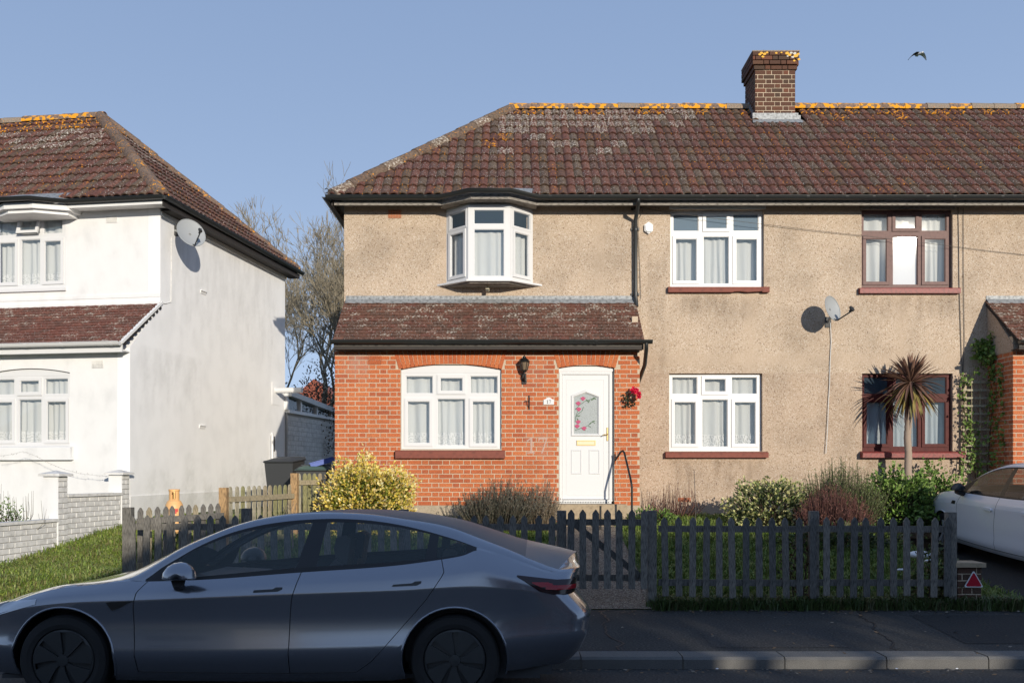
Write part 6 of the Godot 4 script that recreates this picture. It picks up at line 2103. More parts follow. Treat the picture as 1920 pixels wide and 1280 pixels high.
func make_yard_things() -> void:
	# gas bottle
	var d := 13.6
	var gb := thing("gas_bottle", "orange gas bottle standing against the foot of the white gable", "gas bottle", Vector3(fx(326, d), fy(917, d) - 0.62, -d))
	var b := Geo.new()
	b.lathe([Vector2(0.10, 0.0), Vector2(0.125, 0.03), Vector2(0.125, 0.36), Vector2(0.118, 0.40), Vector2(0.095, 0.45), Vector2(0.05, 0.485), Vector2(0.0, 0.49)], 24)
	part("body", b, M.bottle, gb)
	var sh := Geo.new()
	sh.lathe([Vector2(0.072, 0.46), Vector2(0.072, 0.59), Vector2(0.078, 0.60), Vector2(0.078, 0.62), Vector2(0.066, 0.62)], 18, -1.0, 4.6)
	part("collar", sh, M.bottle, gb)
	var vv := Geo.new()
	vv.lathe([Vector2(0.02, 0.48), Vector2(0.02, 0.56), Vector2(0.035, 0.565), Vector2(0.035, 0.58), Vector2(0.0, 0.58)], 10)
	part("valve", vv, M.brass, gb)
	for q in [[0.325, 0.022, -0.2, 0.75], [0.29, 0.012, -0.1, 0.6]]:
		var lb := Geo.new()
		var P := []
		for k in 2:
			var row := PackedVector3Array()
			for j in 9:
				var an := lerpf(q[2], q[3], j / 8.0)
				row.append(Vector3(sin(an) * 0.1265, float(q[0]) + float(q[1]) * (k - 0.5) * 2.0, cos(an) * 0.1265))
			P.append(row)
		lb.grid(P)
		part("printed_band", lb, M.red_print, gb)
	wheelie_bin("wheelie_bin", "dark grey wheelie bin standing at the rear corner of the white gable", Vector3(fx(533, 17.6), 1.0, -17.6), -0.12, fy(857, 17.6) - 1.0, "bin_grey", "bin_grey", 0.0)
	wheelie_bin("wheelie_bin", "second dark wheelie bin with dull green lid beside the yellow bush", Vector3(fx(588, 16.6), 1.0, -16.6), 0.1, fy(872, 16.6) - 1.0, "bin_grey", "bin_green", 0.0)
	var bl := thing("blue_tray", "blue plastic tray lying on the green lidded bin", "tray", Vector3(fx(606, 16.5), fy(868, 16.5), -16.5), 0.2)
	var g := Geo.new()
	g.X = Transform3D(Basis(Vector3.BACK, 0.28), Vector3.ZERO)
	g.plate(Rect2(-0.22, -0.02, 0.44, 0.07), [], -0.3, 0.0)
	part("tray_shell", g, M.bin_blue, bl)
	var rim := Geo.new()
	rim.X = g.X
	rim.box(Vector3(-0.235, 0.05, -0.31), Vector3(0.235, 0.065, 0.012))
	part("rim", rim, M.bin_blue, bl)
	# a little white edging and a scrap by the driveway
	for q in [[1725, 1040, 12.3, 0.15, "long white edging slab lying behind the fence end"], [1745, 1052, 12.0, 0.07, "small white stone beside the white edging slab"], [1690, 1068, 11.6, 0.05, "white stone nearest the fence among the shrubs"]]:
		var st := thing("edging_stone", q[4], "edging stone", pt(q[0], q[1], q[2]), jit(0.5), "white edging stones")
		var sg := Geo.new()
		var w: float = q[3]
		var P := []
		for k in 7:
			var row := PackedVector3Array()
			var an := PI * k / 6.0
			for j in 13:
				var a2 := TAU * j / 12.0
				row.append(Vector3(cos(a2) * sin(an) * w * (1.0 + 0.12 * sin(a2 * 3.0)), cos(an) * w * 0.35, -sin(a2) * sin(an) * w * 0.6))
			P.append(row)
		sg.grid(P, true)
		part("stone", sg, M.white_render, st)
	# litter in the gutter of the road
	for q in [[1345, 1255, "crumpled white paper scrap in the road gutter"], [1682, 1255, "tiny white scrap in the gutter nearer the middle"], [1795, 1250, "bluish white scrap at the foot of the kerb"]]:
		var li := thing("litter", q[2], "litter", Vector3(fx(q[0], 8.5), 0.0, -8.5), rng.randf() * 3.0)
		var lg := Geo.new()
		var last := Vector3(0, 0.004, 0)
		for k in 6:
			var an := TAU * k / 6.0; var bn := TAU * (k + 1) / 6.0
			lg.tri(Vector3(0, 0.012, 0), Vector3(cos(an) * 0.022, 0.004 + 0.004 * (k % 2), -sin(an) * 0.012), Vector3(cos(bn) * 0.022, 0.004 + 0.004 * ((k + 1) % 2), -sin(bn) * 0.012))
		part("paper", lg, M.white_print, li)
	# trellis on the wall of the corner
	var t := thing("trellis", "brown wooden trellis fixed to the wall in the corner behind the white car", "trellis", Vector3(fx(1830, 16.45), 1.0, -16.45))
	var x0 := fx(1807, 16.45); var x1 := fx(1897, 16.45); var y0 := fy(885, 16.45); var y1 := fy(712, 16.45)
	var i := 0
	var xx := x0
	while xx < x1:
		var lg := Geo.new()
		lg.box(Vector3(xx - 0.016, y0, -16.42) - t.position, Vector3(xx + 0.016, y1, -16.404) - t.position)
		part("lath", lg, M.mossy_wood_0, t)
		xx += 0.135
	var yy := y0 + 0.05
	while yy < y1:
		var lg := Geo.new()
		lg.box(Vector3(x0 - 0.04, yy - 0.016, -16.4035) - t.position, Vector3(x1, yy + 0.016, -16.388) - t.position)
		part("lath", lg, M.mossy_wood_1, t)
		yy += 0.135

func wheelie_bin(called: String, label: String, at: Vector3, turn: float, h: float, m: String, lid: String, open: float) -> void:
	var t := thing(called, label, "bin", at, turn, "bins in the passage between the houses")
	var g := Geo.new()
	var b0 := [Vector3(-0.20, 0.06, 0.22), Vector3(0.20, 0.06, 0.22), Vector3(0.20, 0.06, -0.24), Vector3(-0.20, 0.06, -0.24)]
	var tb := [Vector3(-0.27, h - 0.09, 0.30), Vector3(0.27, h - 0.09, 0.30), Vector3(0.27, h - 0.03, -0.34), Vector3(-0.27, h - 0.03, -0.34)]
	for i in 4:
		var k := (i + 1) % 4
		g.quad(b0[i], b0[k], tb[k], tb[i])
	g.quad(tb[0], tb[1], tb[2], tb[3])
	part("body", g, M[m], t)
	var rim := Geo.new()
	for i in 4:
		var k := (i + 1) % 4
		rim.tube(PackedVector3Array([tb[i], tb[k]]), [0.022], 6)
	part("rim", rim, M[m], t)
	var l := Geo.new()
	var P := []
	for i in 7:
		var row := PackedVector3Array()
		var q := i / 6.0
		for j in 7:
			var s := j / 6.0
			row.append(Vector3(lerpf(-0.30, 0.30, s), lerpf(h - 0.06, h - 0.005, q) + 0.035 * sin(PI * s) * sin(PI * q) + (0.0 if (i in range(1, 6) and j in range(1, 6)) else -0.03), lerpf(0.335, -0.36, q)))
		P.append(row)
	l.grid(P)
	part("lid", l, M[lid], t)
	var hb := Geo.new()
	hb.tube(PackedVector3Array([Vector3(-0.26, h + 0.0, -0.37), Vector3(0.26, h + 0.0, -0.37)]), [0.018], 8)
	part("handle", hb, M[m], t)
	for s in [-1, 1]:
		var w := Geo.new()
		w.X = Transform3D(Basis(Vector3.BACK, PI / 2), Vector3(s * 0.22, 0.1, -0.25))
		w.lathe([Vector2(0.0, -0.025), Vector2(0.10, -0.025), Vector2(0.10, 0.025), Vector2(0.0, 0.025)], 16)
		part("wheel", w, M.tyre, t)

# ---------------------------------------------------------------- plants
func pick(p: Array) -> Color:
	var a: Color = p[rng.randi_range(0, p.size() - 1)]; var b: Color = p[rng.randi_range(0, p.size() - 1)]
	return a.lerp(b, rng.randf() * 0.5) * rng.randf_range(0.8, 1.15)

func twig(g: Geo, a: Vector3, b: Vector3, r0: float, r1: float, bend: float, sides := 4) -> Vector3:
	var m := a.lerp(b, 0.5) + Vector3(jit(bend), jit(bend), jit(bend))
	g.tube(PackedVector3Array([a, m, b]), [r0, (r0 + r1) / 2, r1], sides, false)
	return b

func dome_bush(called: String, label: String, at: Vector3, rx: float, h: float, rz: float, n: int, l: float, w: float, pal: Array, inner: Array, lumps := 0.16, category := "bush", stem_c := Color(0.08, 0.05, 0.03)) -> Node3D:
	# a leafy mound: leaves through the outer third of its volume, in clumps, over stems and inner leaves
	var t := thing(called, label, category, at)
	var nz := FastNoiseLite.new()
	nz.seed = rng.randi() % 1000
	nz.frequency = 1.3
	var s := Geo.new()
	s.tint = stem_c
	for i in 26:
		var a := rng.randf() * TAU
		var e := Vector3(cos(a) * rx * rng.randf_range(0.3, 0.85), h * rng.randf_range(0.5, 0.9), sin(a) * rz * rng.randf_range(0.3, 0.85))
		twig(s, Vector3(jit(0.08), -0.05, jit(0.08)), e, 0.014, 0.005, 0.06)
	part("stems", s, M.bark, t)
	var g := Geo.new()
	for i in n:
		var d := rand_dir()
		d.y = absf(d.y) * 1.0 if rng.randf() < 0.86 else d.y * 0.4
		d = d / pow(pow(absf(d.x), 2.7) + pow(absf(d.y), 2.7) + pow(absf(d.z), 2.7), 1.0 / 2.7)
		var e := pow(absf(d.y), 0.9)
		var lump := 1.0 + lumps * nz.get_noise_3d(d.x * 1.4, d.y * 1.4, d.z * 1.4) * 2.2 + 0.07 * nz.get_noise_3d(d.x * 6.0, d.y * 6.0, d.z * 6.0)
		var q := rng.randf()
		var r := lump * (1.0 - 0.45 * q * q)
		var hx := maxf(absf(d.x), 0.001)
		var p := Vector3(d.x * rx * r, 0.12 * h + signf(d.y) * e * h * 0.88 * r, d.z * rz * r)
		if p.y < 0.0: p.y = rng.randf() * 0.1
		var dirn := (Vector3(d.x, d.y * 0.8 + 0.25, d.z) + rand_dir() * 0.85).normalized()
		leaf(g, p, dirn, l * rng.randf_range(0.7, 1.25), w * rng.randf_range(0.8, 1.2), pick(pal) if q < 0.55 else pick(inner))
	stuff(part("leaves", g, M.leaf, t))
	return t

func spiky_bush(called: String, label: String, at: Vector3, rx: float, h: float, rz: float, n: int, pal: Array, tips: Array, leafy: float, wood: Color, spread := 0.6, category := "bush", skew := 0.0) -> Node3D:
	# many upright stems with narrow leaves
	var t := thing(called, label, category, at)
	var s := Geo.new(); var g := Geo.new()
	for i in n:
		var a := rng.randf() * TAU
		var q := sqrt(rng.randf())
		var base := Vector3(cos(a) * rx * q * 0.45, -0.04, sin(a) * rz * q * 0.45)
		var hh := h * (1.0 - 0.45 * q * q) * rng.randf_range(0.55, 1.06)
		var tip := Vector3(cos(a) * rx * q * rng.randf_range(0.8, 1.1), hh, sin(a) * rz * q) + Vector3(jit(0.05) + skew * hh, 0, jit(0.05))
		var mid := base.lerp(tip, 0.5) + Vector3(cos(a), 0.3, sin(a)) * rx * q * spread * 0.15
		s.tint = wood * rng.randf_range(0.7, 1.3)
		s.tube(PackedVector3Array([base, mid, tip]), [0.006, 0.004, 0.0018], 3, false)
		var m := int(leafy * rng.randf_range(0.7, 1.3))
		for k in m:
			var f := rng.randf_range(0.12, 1.0)
			var p := base.lerp(mid, f * 2.0) if f < 0.5 else mid.lerp(tip, f * 2.0 - 1.0)
			var dirn := ((tip - mid).normalized() + rand_dir() * 0.7).normalized()
			leaf(g, p, dirn, rng.randf_range(0.025, 0.055), 0.010, pick(tips) if f > 0.7 else pick(pal))
	part("stems", s, M.bark, t)
	if leafy > 0.0: stuff(part("leaves", g, M.leaf, t))
	return t

func bare_tree(called: String, label: String, at: Vector3, h: float, r: float, depth: int, c: Color, spread: float, lean := Vector3.ZERO, category := "tree", twig_r := 0.010) -> Node3D:
	var t := thing(called, label, category, at)
	var trunk := Geo.new(); var limbs := Geo.new()
	trunk.tint = c; limbs.tint = c * 0.95
	var todo := [[Vector3(0, -0.1, 0), (Vector3.UP + lean).normalized(), h * 0.30, r, 0]]
	while todo.size():
		var b: Array = todo.pop_back()
		var p: Vector3 = b[0]; var d: Vector3 = b[1]; var l: float = b[2]; var rr: float = b[3]; var k: int = b[4]
		var path := PackedVector3Array([p]); var rad := [rr]
		var dir := d
		for i in 3:
			dir = (dir + rand_dir() * 0.16 + Vector3.UP * 0.05).normalized()
			p = p + dir * l / 3.0
			path.append(p); rad.append(maxf(rr * (1.0 - 0.13 * (i + 1)), twig_r * 0.6))
		var g: Geo = trunk if k < 2 else limbs
		g.tint = c * rng.randf_range(0.75, 1.2)
		g.tube(path, rad, 7 if k < 2 else (4 if k < 5 else 3), false)
		if k >= depth: continue
		var n := 3 if (k > 1 and rng.randf() < 0.55) or k == 0 else 2
		for i in n:
			var nd := (dir + rand_dir() * spread).normalized()
			nd = (nd + Vector3.UP * 0.12).normalized()
			todo.append([p, nd, l * rng.randf_range(0.62, 0.88), maxf(rr * 0.60, twig_r), k + 1])
		if k > 1:
			var q := path[1]
			todo.append([q, (dir + rand_dir() * spread * 1.3).normalized(), l * 0.6, maxf(rr * 0.42, twig_r), k + 2])
	part("trunk", trunk, M.bark, t)
	part("branches", limbs, M.bark, t)
	return t

func make_palm() -> void:
	# cordyline: slender ringed trunk and a round head of sword leaves
	var d := 15.95
	var base := Vector3(fx(1704, d), ground_y(5.9, d) - 0.05, -d)
	base.y = fy(905, d)
	var t := thing("spiky_palm", "tall cordyline palm with purple brown sword leaves in front of the brown window", "palm", base)
	var head := pt(1708, 716, d) - base
	var tr := Geo.new()
	tr.tint = Color(0.40, 0.31, 0.24)
	var path := PackedVector3Array(); var rad := []
	var pts := [[1704, 905], [1703, 880], [1704, 850], [1702, 820], [1704, 790], [1707, 760], [1709, 735], [1709, 716]]
	for i in pts.size():
		path.append(pt(pts[i][0], pts[i][1], d) - base)
	var fine := PackedVector3Array()
	for i in path.size() - 1:
		for k in 6:
			fine.append(path[i].lerp(path[i + 1], k / 6.0))
			rad.append(lerpf(0.062, 0.046, float(i) / path.size()) * (1.06 if k % 2 == 0 else 0.97) + jit(0.002))
	fine.append(path[path.size() - 1]); rad.append(0.045)
	tr.tube(fine, rad, 10)
	part("trunk", tr, M.bark, t)
	for i in 190:
		var g := Geo.new()
		var q := float(i) / 190.0
		var el := lerpf(1.45, -1.25, pow(q, 0.95)) + jit(0.18)
		var az := i * 2.39996 + jit(0.3)
		var dir := Vector3(cos(az) * cos(el), sin(el), sin(az) * cos(el))
		var l := rng.randf_range(0.48, 0.66) * (1.0 if el > -0.6 else 0.85)
		var side := dir.cross(Vector3.UP).normalized()
		if side.length() < 0.5: side = Vector3.RIGHT
		var c := Color(0.105, 0.056, 0.042).lerp(Color(0.22, 0.125, 0.085), rng.randf())
		if q > 0.66: c = Color(0.28, 0.21, 0.06).lerp(Color(0.17, 0.155, 0.055), rng.randf())
		if q > 0.90: c = Color(0.17, 0.075, 0.05)
		var droop := 0.10 if el > 0.2 else 0.26
		var P := PackedVector3Array()
		var n := 5
		for k in n + 1:
			var f := float(k) / n
			P.append(head + Vector3(0, -0.05 * q, 0) + dir * l * f - Vector3.UP * droop * f * f * l * 1.4)
		for k in n:
			var f0 := float(k) / n; var f1 := float(k + 1) / n
			var w0 := 0.024 * (0.55 + 0.9 * f0) * (1.0 - pow(f0, 3.0)); var w1 := 0.027 * (0.55 + 0.9 * f1) * (1.0 - pow(f1, 3.0))
			var up := side.cross(dir)
			g.tint = c.lerp(c * 1.5, f0 * 0.5)
			g.quad(P[k] - side * w0 + up * w0 * 0.5, P[k], P[k + 1], P[k + 1] - side * w1 + up * w1 * 0.5)
			g.quad(P[k], P[k] + side * w0 + up * w0 * 0.5, P[k + 1] + side * w1 + up * w1 * 0.5, P[k + 1])
		part("palm_leaf", g, M.leaf, t)

func climber(called: String, label: String, paths: Array, n: int, l: float, pal: Array, spread: float, category := "climber") -> void:
	var base: Vector3 = paths[0][0]
	var t := thing(called, label, category, base)
	var s := Geo.new(); var g := Geo.new()
	s.tint = Color(0.10, 0.07, 0.045)
	for p in paths:
		var q := PackedVector3Array()
		for v in p: q.append(v - base)
		s.tube(q, [0.010, 0.006], 4, false)
		for i in n / paths.size():
			var f := rng.randf() * (q.size() - 1)
			var k := int(f)
			var at := q[k].lerp(q[mini(k + 1, q.size() - 1)], f - k) + Vector3(jit(spread), jit(spread), absf(jit(spread * 0.6)))
			leaf(g, at, (rand_dir() + Vector3(0, -0.2, 0.8)).normalized(), l * rng.randf_range(0.6, 1.2), l * 0.75, pick(pal))
	part("stems", s, M.bark, t)
	stuff(part("leaves", g, M.leaf, t))

func tuft_mesh(blades: int, h: float, w: float, spread: float, lay: float) -> ArrayMesh:
	var g := Geo.new()
	for i in blades:
		var a := rng.randf() * TAU
		var b := Vector3(jit(spread), 0, jit(spread))
		var o := Vector3(cos(a), 0, sin(a))
		var s := Vector3(-o.z, 0, o.x) * w
		var hh := h * rng.randf_range(0.55, 1.15)
		var m := b + o * hh * lay * 0.35 + Vector3.UP * hh * 0.6
		var e := b + o * hh * lay + Vector3.UP * hh * (1.0 - lay * 0.4)
		g.tint = Color(1, 1, 1) * rng.randf_range(0.75, 1.2)
		g.quad(b - s, b + s, m + s * 0.7, m - s * 0.7)
		g.tri(m - s * 0.7, m + s * 0.7, e)
	return g.mesh()

func scatter(called: String, label: String, meshes: int, count: int, mk: Callable, where: Callable, pal: Array, scale: Vector2) -> void:
	# where() gives a Vector2(x, d), or null when the spot is not to be planted
	var t := Node3D.new()
	t.name = numbered(called)
	add_child(t)
	t.set_meta("label", label)
	t.set_meta("category", "grass")
	t.set_meta("kind", "stuff")
	for k in meshes:
		var mm := MultiMesh.new()
		mm.transform_format = MultiMesh.TRANSFORM_3D
		mm.use_colors = true
		mm.mesh = mk.call()
		var xs := []; var cs := []
		for i in count / meshes:
			var p = where.call()
			if p == null: continue
			var s := rng.randf_range(scale.x, scale.y)
			xs.append(Transform3D(Basis(Vector3.UP, rng.randf() * TAU).scaled(Vector3(s, s * rng.randf_range(0.8, 1.2), s)), Vector3(p.x, ground_y(p.x, p.y) - 0.01, -p.y)))
			cs.append(pick(pal))
		mm.instance_count = xs.size()
		for i in xs.size():
			mm.set_instance_transform(i, xs[i])
			mm.set_instance_color(i, cs[i])
		var o := MultiMeshInstance3D.new()
		o.multimesh = mm
		o.name = "grass_blades"
		o.material_override = M.leaf
		mm.mesh.surface_set_material(0, M.leaf)
		o.material_override = null
		t.add_child(o, true)
		stuff(o)

func make_plants() -> void:
	var gold := [Color(0.74, 0.55, 0.09), Color(0.82, 0.68, 0.22), Color(0.66, 0.49, 0.07), Color(0.84, 0.77, 0.42), Color(0.52, 0.45, 0.07), Color(0.70, 0.50, 0.20)]
	var gold_in := [Color(0.22, 0.24, 0.03), Color(0.10, 0.16, 0.025), Color(0.50, 0.40, 0.05)]
	var d := 14.5
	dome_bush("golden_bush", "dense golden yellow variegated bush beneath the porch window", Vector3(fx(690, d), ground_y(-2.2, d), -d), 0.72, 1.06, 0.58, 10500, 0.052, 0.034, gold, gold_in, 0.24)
	d = 14.75
	var lav := [Color(0.050, 0.058, 0.040), Color(0.075, 0.082, 0.058), Color(0.040, 0.048, 0.030)]
	var lav_t := [Color(0.13, 0.125, 0.095), Color(0.17, 0.15, 0.12), Color(0.085, 0.095, 0.065)]
	spiky_bush("lavender_bush", "dark grey green lavender bush left of the front door steps", Vector3(fx(938, d), ground_y(-0.2, d), -d), 0.78, 0.80, 0.5, 900, lav, lav_t, 16, Color(0.12, 0.10, 0.07), 0.6, "bush", 0.18)
	spiky_bush("dry_lavender", "pale dry lavender stems between the dark bush and the steps", Vector3(fx(1012, d), ground_y(0.3, d), -14.65), 0.30, 0.78, 0.3, 330, [Color(0.20, 0.16, 0.11), Color(0.14, 0.13, 0.09)], [Color(0.26, 0.22, 0.18), Color(0.18, 0.17, 0.13)], 11, Color(0.24, 0.18, 0.12), 0.6, "bush", 0.1)
	spiky_bush("twiggy_shrub", "bare reddish brown twiggy shrub at the wall right of the porch", Vector3(fx(1268, 15.9), ground_y(2.7, 15.9), -15.9), 0.50, 0.66, 0.3, 110, [Color(0.2, 0.12, 0.08)], [Color(0.2, 0.1, 0.07)], 1.5, Color(0.17, 0.085, 0.065), 2.2)
	for q in [[1304, 880, "thin dark cane standing left of the taller bent plant cane"], [1386, 905, "thin bent cane standing by the cream variegated bush"]]:
		var cn := thing("garden_cane", q[2], "cane", Vector3(fx(q[0], 15.0), ground_y(3, 15.0), -15.0))
		var cg := Geo.new()
		cg.tube(PackedVector3Array([Vector3(0, -0.1, 0), Vector3(jit(0.03), 0.3, 0), Vector3(-0.02, fy(q[1], 15.0) - cn.position.y, 0)]), [0.008, 0.005], 5)
		part("cane", cg, M.cable, cn)
	d = 14.9
	var cream := [Color(0.62, 0.58, 0.30), Color(0.42, 0.44, 0.17), Color(0.16, 0.21, 0.06), Color(0.10, 0.15, 0.045), Color(0.55, 0.50, 0.20)]
	var dark := [Color(0.035, 0.055, 0.02), Color(0.06, 0.085, 0.03)]
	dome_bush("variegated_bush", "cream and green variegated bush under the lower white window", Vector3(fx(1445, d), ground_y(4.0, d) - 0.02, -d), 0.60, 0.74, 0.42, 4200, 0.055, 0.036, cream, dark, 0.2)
	var green := [Color(0.085, 0.13, 0.035), Color(0.12, 0.165, 0.05), Color(0.06, 0.10, 0.03)]
	spiky_bush("broom_shrub", "tall green spiky shrub between the cream bush and the palm", Vector3(fx(1578, 14.9), ground_y(5.0, 14.9) - 0.05, -14.9), 0.70, 1.12, 0.5, 760, green, [Color(0.16, 0.20, 0.07), Color(0.11, 0.15, 0.05)], 22, Color(0.10, 0.085, 0.05), 0.9)
	spiky_bush("heather_bush", "reddish brown heathery bush in front of the tall green shrub", Vector3(fx(1562, 14.3), ground_y(4.8, 14.3) - 0.04, -14.3), 0.58, 0.82, 0.46, 900, [Color(0.13, 0.055, 0.045), Color(0.10, 0.05, 0.035)], [Color(0.20, 0.075, 0.06), Color(0.16, 0.075, 0.05)], 9, Color(0.13, 0.06, 0.05), 1.0)
	var ivy := [Color(0.13, 0.23, 0.035), Color(0.19, 0.30, 0.06), Color(0.08, 0.16, 0.025), Color(0.24, 0.33, 0.09)]
	var ivy_in := [Color(0.035, 0.07, 0.015), Color(0.055, 0.10, 0.02)]
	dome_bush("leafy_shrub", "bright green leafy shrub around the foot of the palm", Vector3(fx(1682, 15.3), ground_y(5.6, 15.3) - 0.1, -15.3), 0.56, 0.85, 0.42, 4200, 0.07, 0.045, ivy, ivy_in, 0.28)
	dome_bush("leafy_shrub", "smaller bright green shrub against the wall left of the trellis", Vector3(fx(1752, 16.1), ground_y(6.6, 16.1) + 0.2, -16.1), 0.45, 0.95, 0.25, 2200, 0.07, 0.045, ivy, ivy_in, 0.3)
	climber("wall_climber", "green climber scrambling up the shaded corner between the wall and the neighbouring porch", [
		[pt(1880, 900, 16.1), pt(1872, 800, 16.2), pt(1868, 720, 16.25), pt(1850, 650, 16.3)], [pt(1850, 900, 16.3), pt(1862, 760, 16.3), pt(1872, 690, 16.3), pt(1862, 630, 16.35)], [pt(1885, 880, 16.0), pt(1890, 760, 16.0), pt(1880, 690, 16.05)], [pt(1840, 690, 16.4), pt(1845, 645, 16.4), pt(1835, 660, 16.4)]], 900, 0.085, ivy, 0.15)
	climber("trellis_climber", "thin green climber up the left edge of the trellis", [[pt(1806, 900, 16.35), pt(1812, 800, 16.38), pt(1806, 740, 16.4), pt(1811, 700, 16.4)], [pt(1830, 900, 16.35), pt(1826, 830, 16.4), pt(1818, 780, 16.4)]], 260, 0.07, ivy, 0.10)
	climber("fence_climber", "dry brown climber tangled in the middle of the right hand picket fence", [[pt(1490, 1130, 11.0), pt(1480, 1060, 11.05), pt(1500, 1010, 11.1)], [pt(1505, 1130, 11.0), pt(1515, 1040, 11.05), pt(1490, 1020, 11.1)]], 380, 0.05, [Color(0.10, 0.055, 0.03), Color(0.07, 0.05, 0.025), Color(0.05, 0.06, 0.02)], 0.16)
	climber("fence_ivy", "green ivy growing through the driveway end of the picket fence", [[pt(1745, 1125, 11.0), pt(1740, 1060, 11.1), pt(1752, 1020, 11.2)], [pt(1765, 1125, 11.05), pt(1770, 1070, 11.1)], [pt(1690, 1130, 11.05), pt(1715, 1085, 11.2), pt(1760, 1040, 11.3)]], 620, 0.06, [Color(0.05, 0.085, 0.02), Color(0.08, 0.12, 0.03), Color(0.12, 0.11, 0.05)], 0.16)
	dome_bush("rear_weeds", "low dark weeds on the bed edge under the heathery bush", Vector3(fx(1570, 13.6), ground_y(4.6, 13.6) - 0.05, -13.6), 0.8, 0.32, 0.35, 1800, 0.06, 0.035, [Color(0.07, 0.12, 0.025), Color(0.10, 0.09, 0.04)], dark, 0.4, "weeds")
	dome_bush("low_plants", "low green plants between the steps and the bare shrub", Vector3(fx(1225, 15.3), ground_y(2.2, 15.3) - 0.03, -15.3), 0.34, 0.22, 0.2, 420, 0.06, 0.03, ivy, ivy_in, 0.4, "plants")
	make_palm()
	# left gardens
	dome_bush("garden_shrub", "small round green shrub behind the low wall of the white house", Vector3(fx(8, 13.0), 0.75, -13.0), 0.26, 0.55, 0.25, 900, 0.035, 0.022, [Color(0.10, 0.17, 0.04), Color(0.16, 0.23, 0.06)], ivy_in, 0.2)
	spiky_bush("dry_grass_clump", "dry grey grass stalks arching over the shrub at the white house", Vector3(fx(22, 13.2), 0.85, -13.2), 0.55, 0.75, 0.3, 36, [Color(0.2, 0.18, 0.12)], [Color(0.2, 0.18, 0.12)], 0.0, Color(0.22, 0.20, 0.15), 1.6, "grass clump")
	bare_tree("bare_sapling", "bare young sapling in front of the mossy boundary fence", Vector3(fx(548, 13.3), ground_y(-3.0, 13.3), -13.3), 1.15, 0.016, 3, Color(0.24, 0.19, 0.14), 0.55, Vector3(-0.05, 0, 0), "sapling", 0.004)
	var bark := Color(0.33, 0.285, 0.205)
	bare_tree("bare_tree", "large bare winter tree filling the gap between the two houses", Vector3(fx(608, 30.0), 1.0, -30.0), 7.6, 0.13, 8, bark, 0.6, Vector3(-0.06, 0, 0), "tree", 0.0075)
	bare_tree("bare_tree", "bare tree whose twig tops show above the white house rear eaves", Vector3(fx(520, 36.0), 1.0, -36.0), 8.6, 0.13, 8, bark * 0.9, 0.55, Vector3(-0.03, 0, 0), "tree", 0.008)
	bare_tree("bare_tree", "slimmer bare tree close to the corner of the pebbledash house", Vector3(fx(638, 27.0), 1.0, -27.0), 6.8, 0.09, 8, bark * 1.1, 0.55, Vector3(-0.04, 0, 0), "tree", 0.007)
	var br := [Color(0.13, 0.085, 0.045), Color(0.17, 0.11, 0.055), Color(0.10, 0.07, 0.04)]
	dome_bush("brown_hedge", "brown ivy clad shrubbery behind the outbuilding roof", Vector3(fx(604, 25.0), 1.2, -25.0), 1.0, 3.0, 0.8, 7000, 0.07, 0.045, br, [Color(0.06, 0.045, 0.025)], 0.3, "shrubbery")
	far_house()
	# grass
	var g1 := [Color(0.13, 0.20, 0.028), Color(0.18, 0.25, 0.04), Color(0.23, 0.27, 0.065), Color(0.09, 0.15, 0.022)]
	var mk := func() -> ArrayMesh: return tuft_mesh(9, 0.075, 0.0045, 0.05, 0.55)
	scatter("front_grass", "rough green grass of the front garden behind the picket fences", 4, 26000, mk, func():
		var x := rng.randf_range(-4.3, 6.0); var dd := rng.randf_range(10.95, 16.3)
		if x > 0.58 and x < 1.66 and dd < 15.4: return null
		if x > 4.9 and dd < 13.0 and rng.randf() < 0.5: return null
		return Vector2(x, dd), g1, Vector2(0.5, 1.7))
	scatter("side_grass", "bright grass strip between the white wall and the picket fence", 4, 17000, mk, func():
		var dd := rng.randf_range(8.95, 16.5)
		var x := rng.randf_range(-7.5, -3.9)
		var wall_x := -6.1 - 0.158 * (15.42 - dd)
		if x < wall_x + 0.02: return null
		return Vector2(x, dd), [Color(0.16, 0.24, 0.032), Color(0.22, 0.30, 0.045), Color(0.29, 0.33, 0.085), Color(0.11, 0.17, 0.025), Color(0.24, 0.21, 0.09)], Vector2(0.6, 2.0))
	var mw := func() -> ArrayMesh: return tuft_mesh(8, 0.15, 0.006, 0.06, 0.6)
	scatter("verge_weeds", "straggling weeds and grass along the foot of the picket fences", 3, 2600, mw, func():
		var x := rng.randf_range(-4.2, 5.9)
		if x > 0.62 and x < 1.6: return null
		return Vector2(x, 10.76 + absf(rng.randfn(0.0, 0.13))), [Color(0.05, 0.09, 0.02), Color(0.07, 0.115, 0.025), Color(0.10, 0.095, 0.04)], Vector2(0.5, 1.3))

func far_house() -> void:
	var h := thing("distant_house", "red roofed house in the distance behind the bare trees", "house", Vector3(fx(585, 55.0), 1.0, -55.0))
	var w := Geo.new()
	w.box(Vector3(-4.0, 0.0, -5.0), Vector3(6.0, 4.6, 0.0))
	part("wall", w, M.opposite_brick, h)
	var r := Geo.new()
	for i in 2:
		var x0 := -3.3 + i * 3.4
		r.prism(PackedVector2Array([Vector2(x0 - 1.9, 4.55), Vector2(x0 + 1.9, 4.55), Vector2(x0, 6.4 - 0.2 * i)]), -5.1, 0.1)
	part("roof", r, M.far_roof, h)
	for i in 3:
		var g := Geo.new()
		g.box(Vector3(-2.8 + i * 2.4, 2.6, 0.001), Vector3(-1.8 + i * 2.4, 3.8, 0.05))
		part("window", g, M.opposite_glass, h)

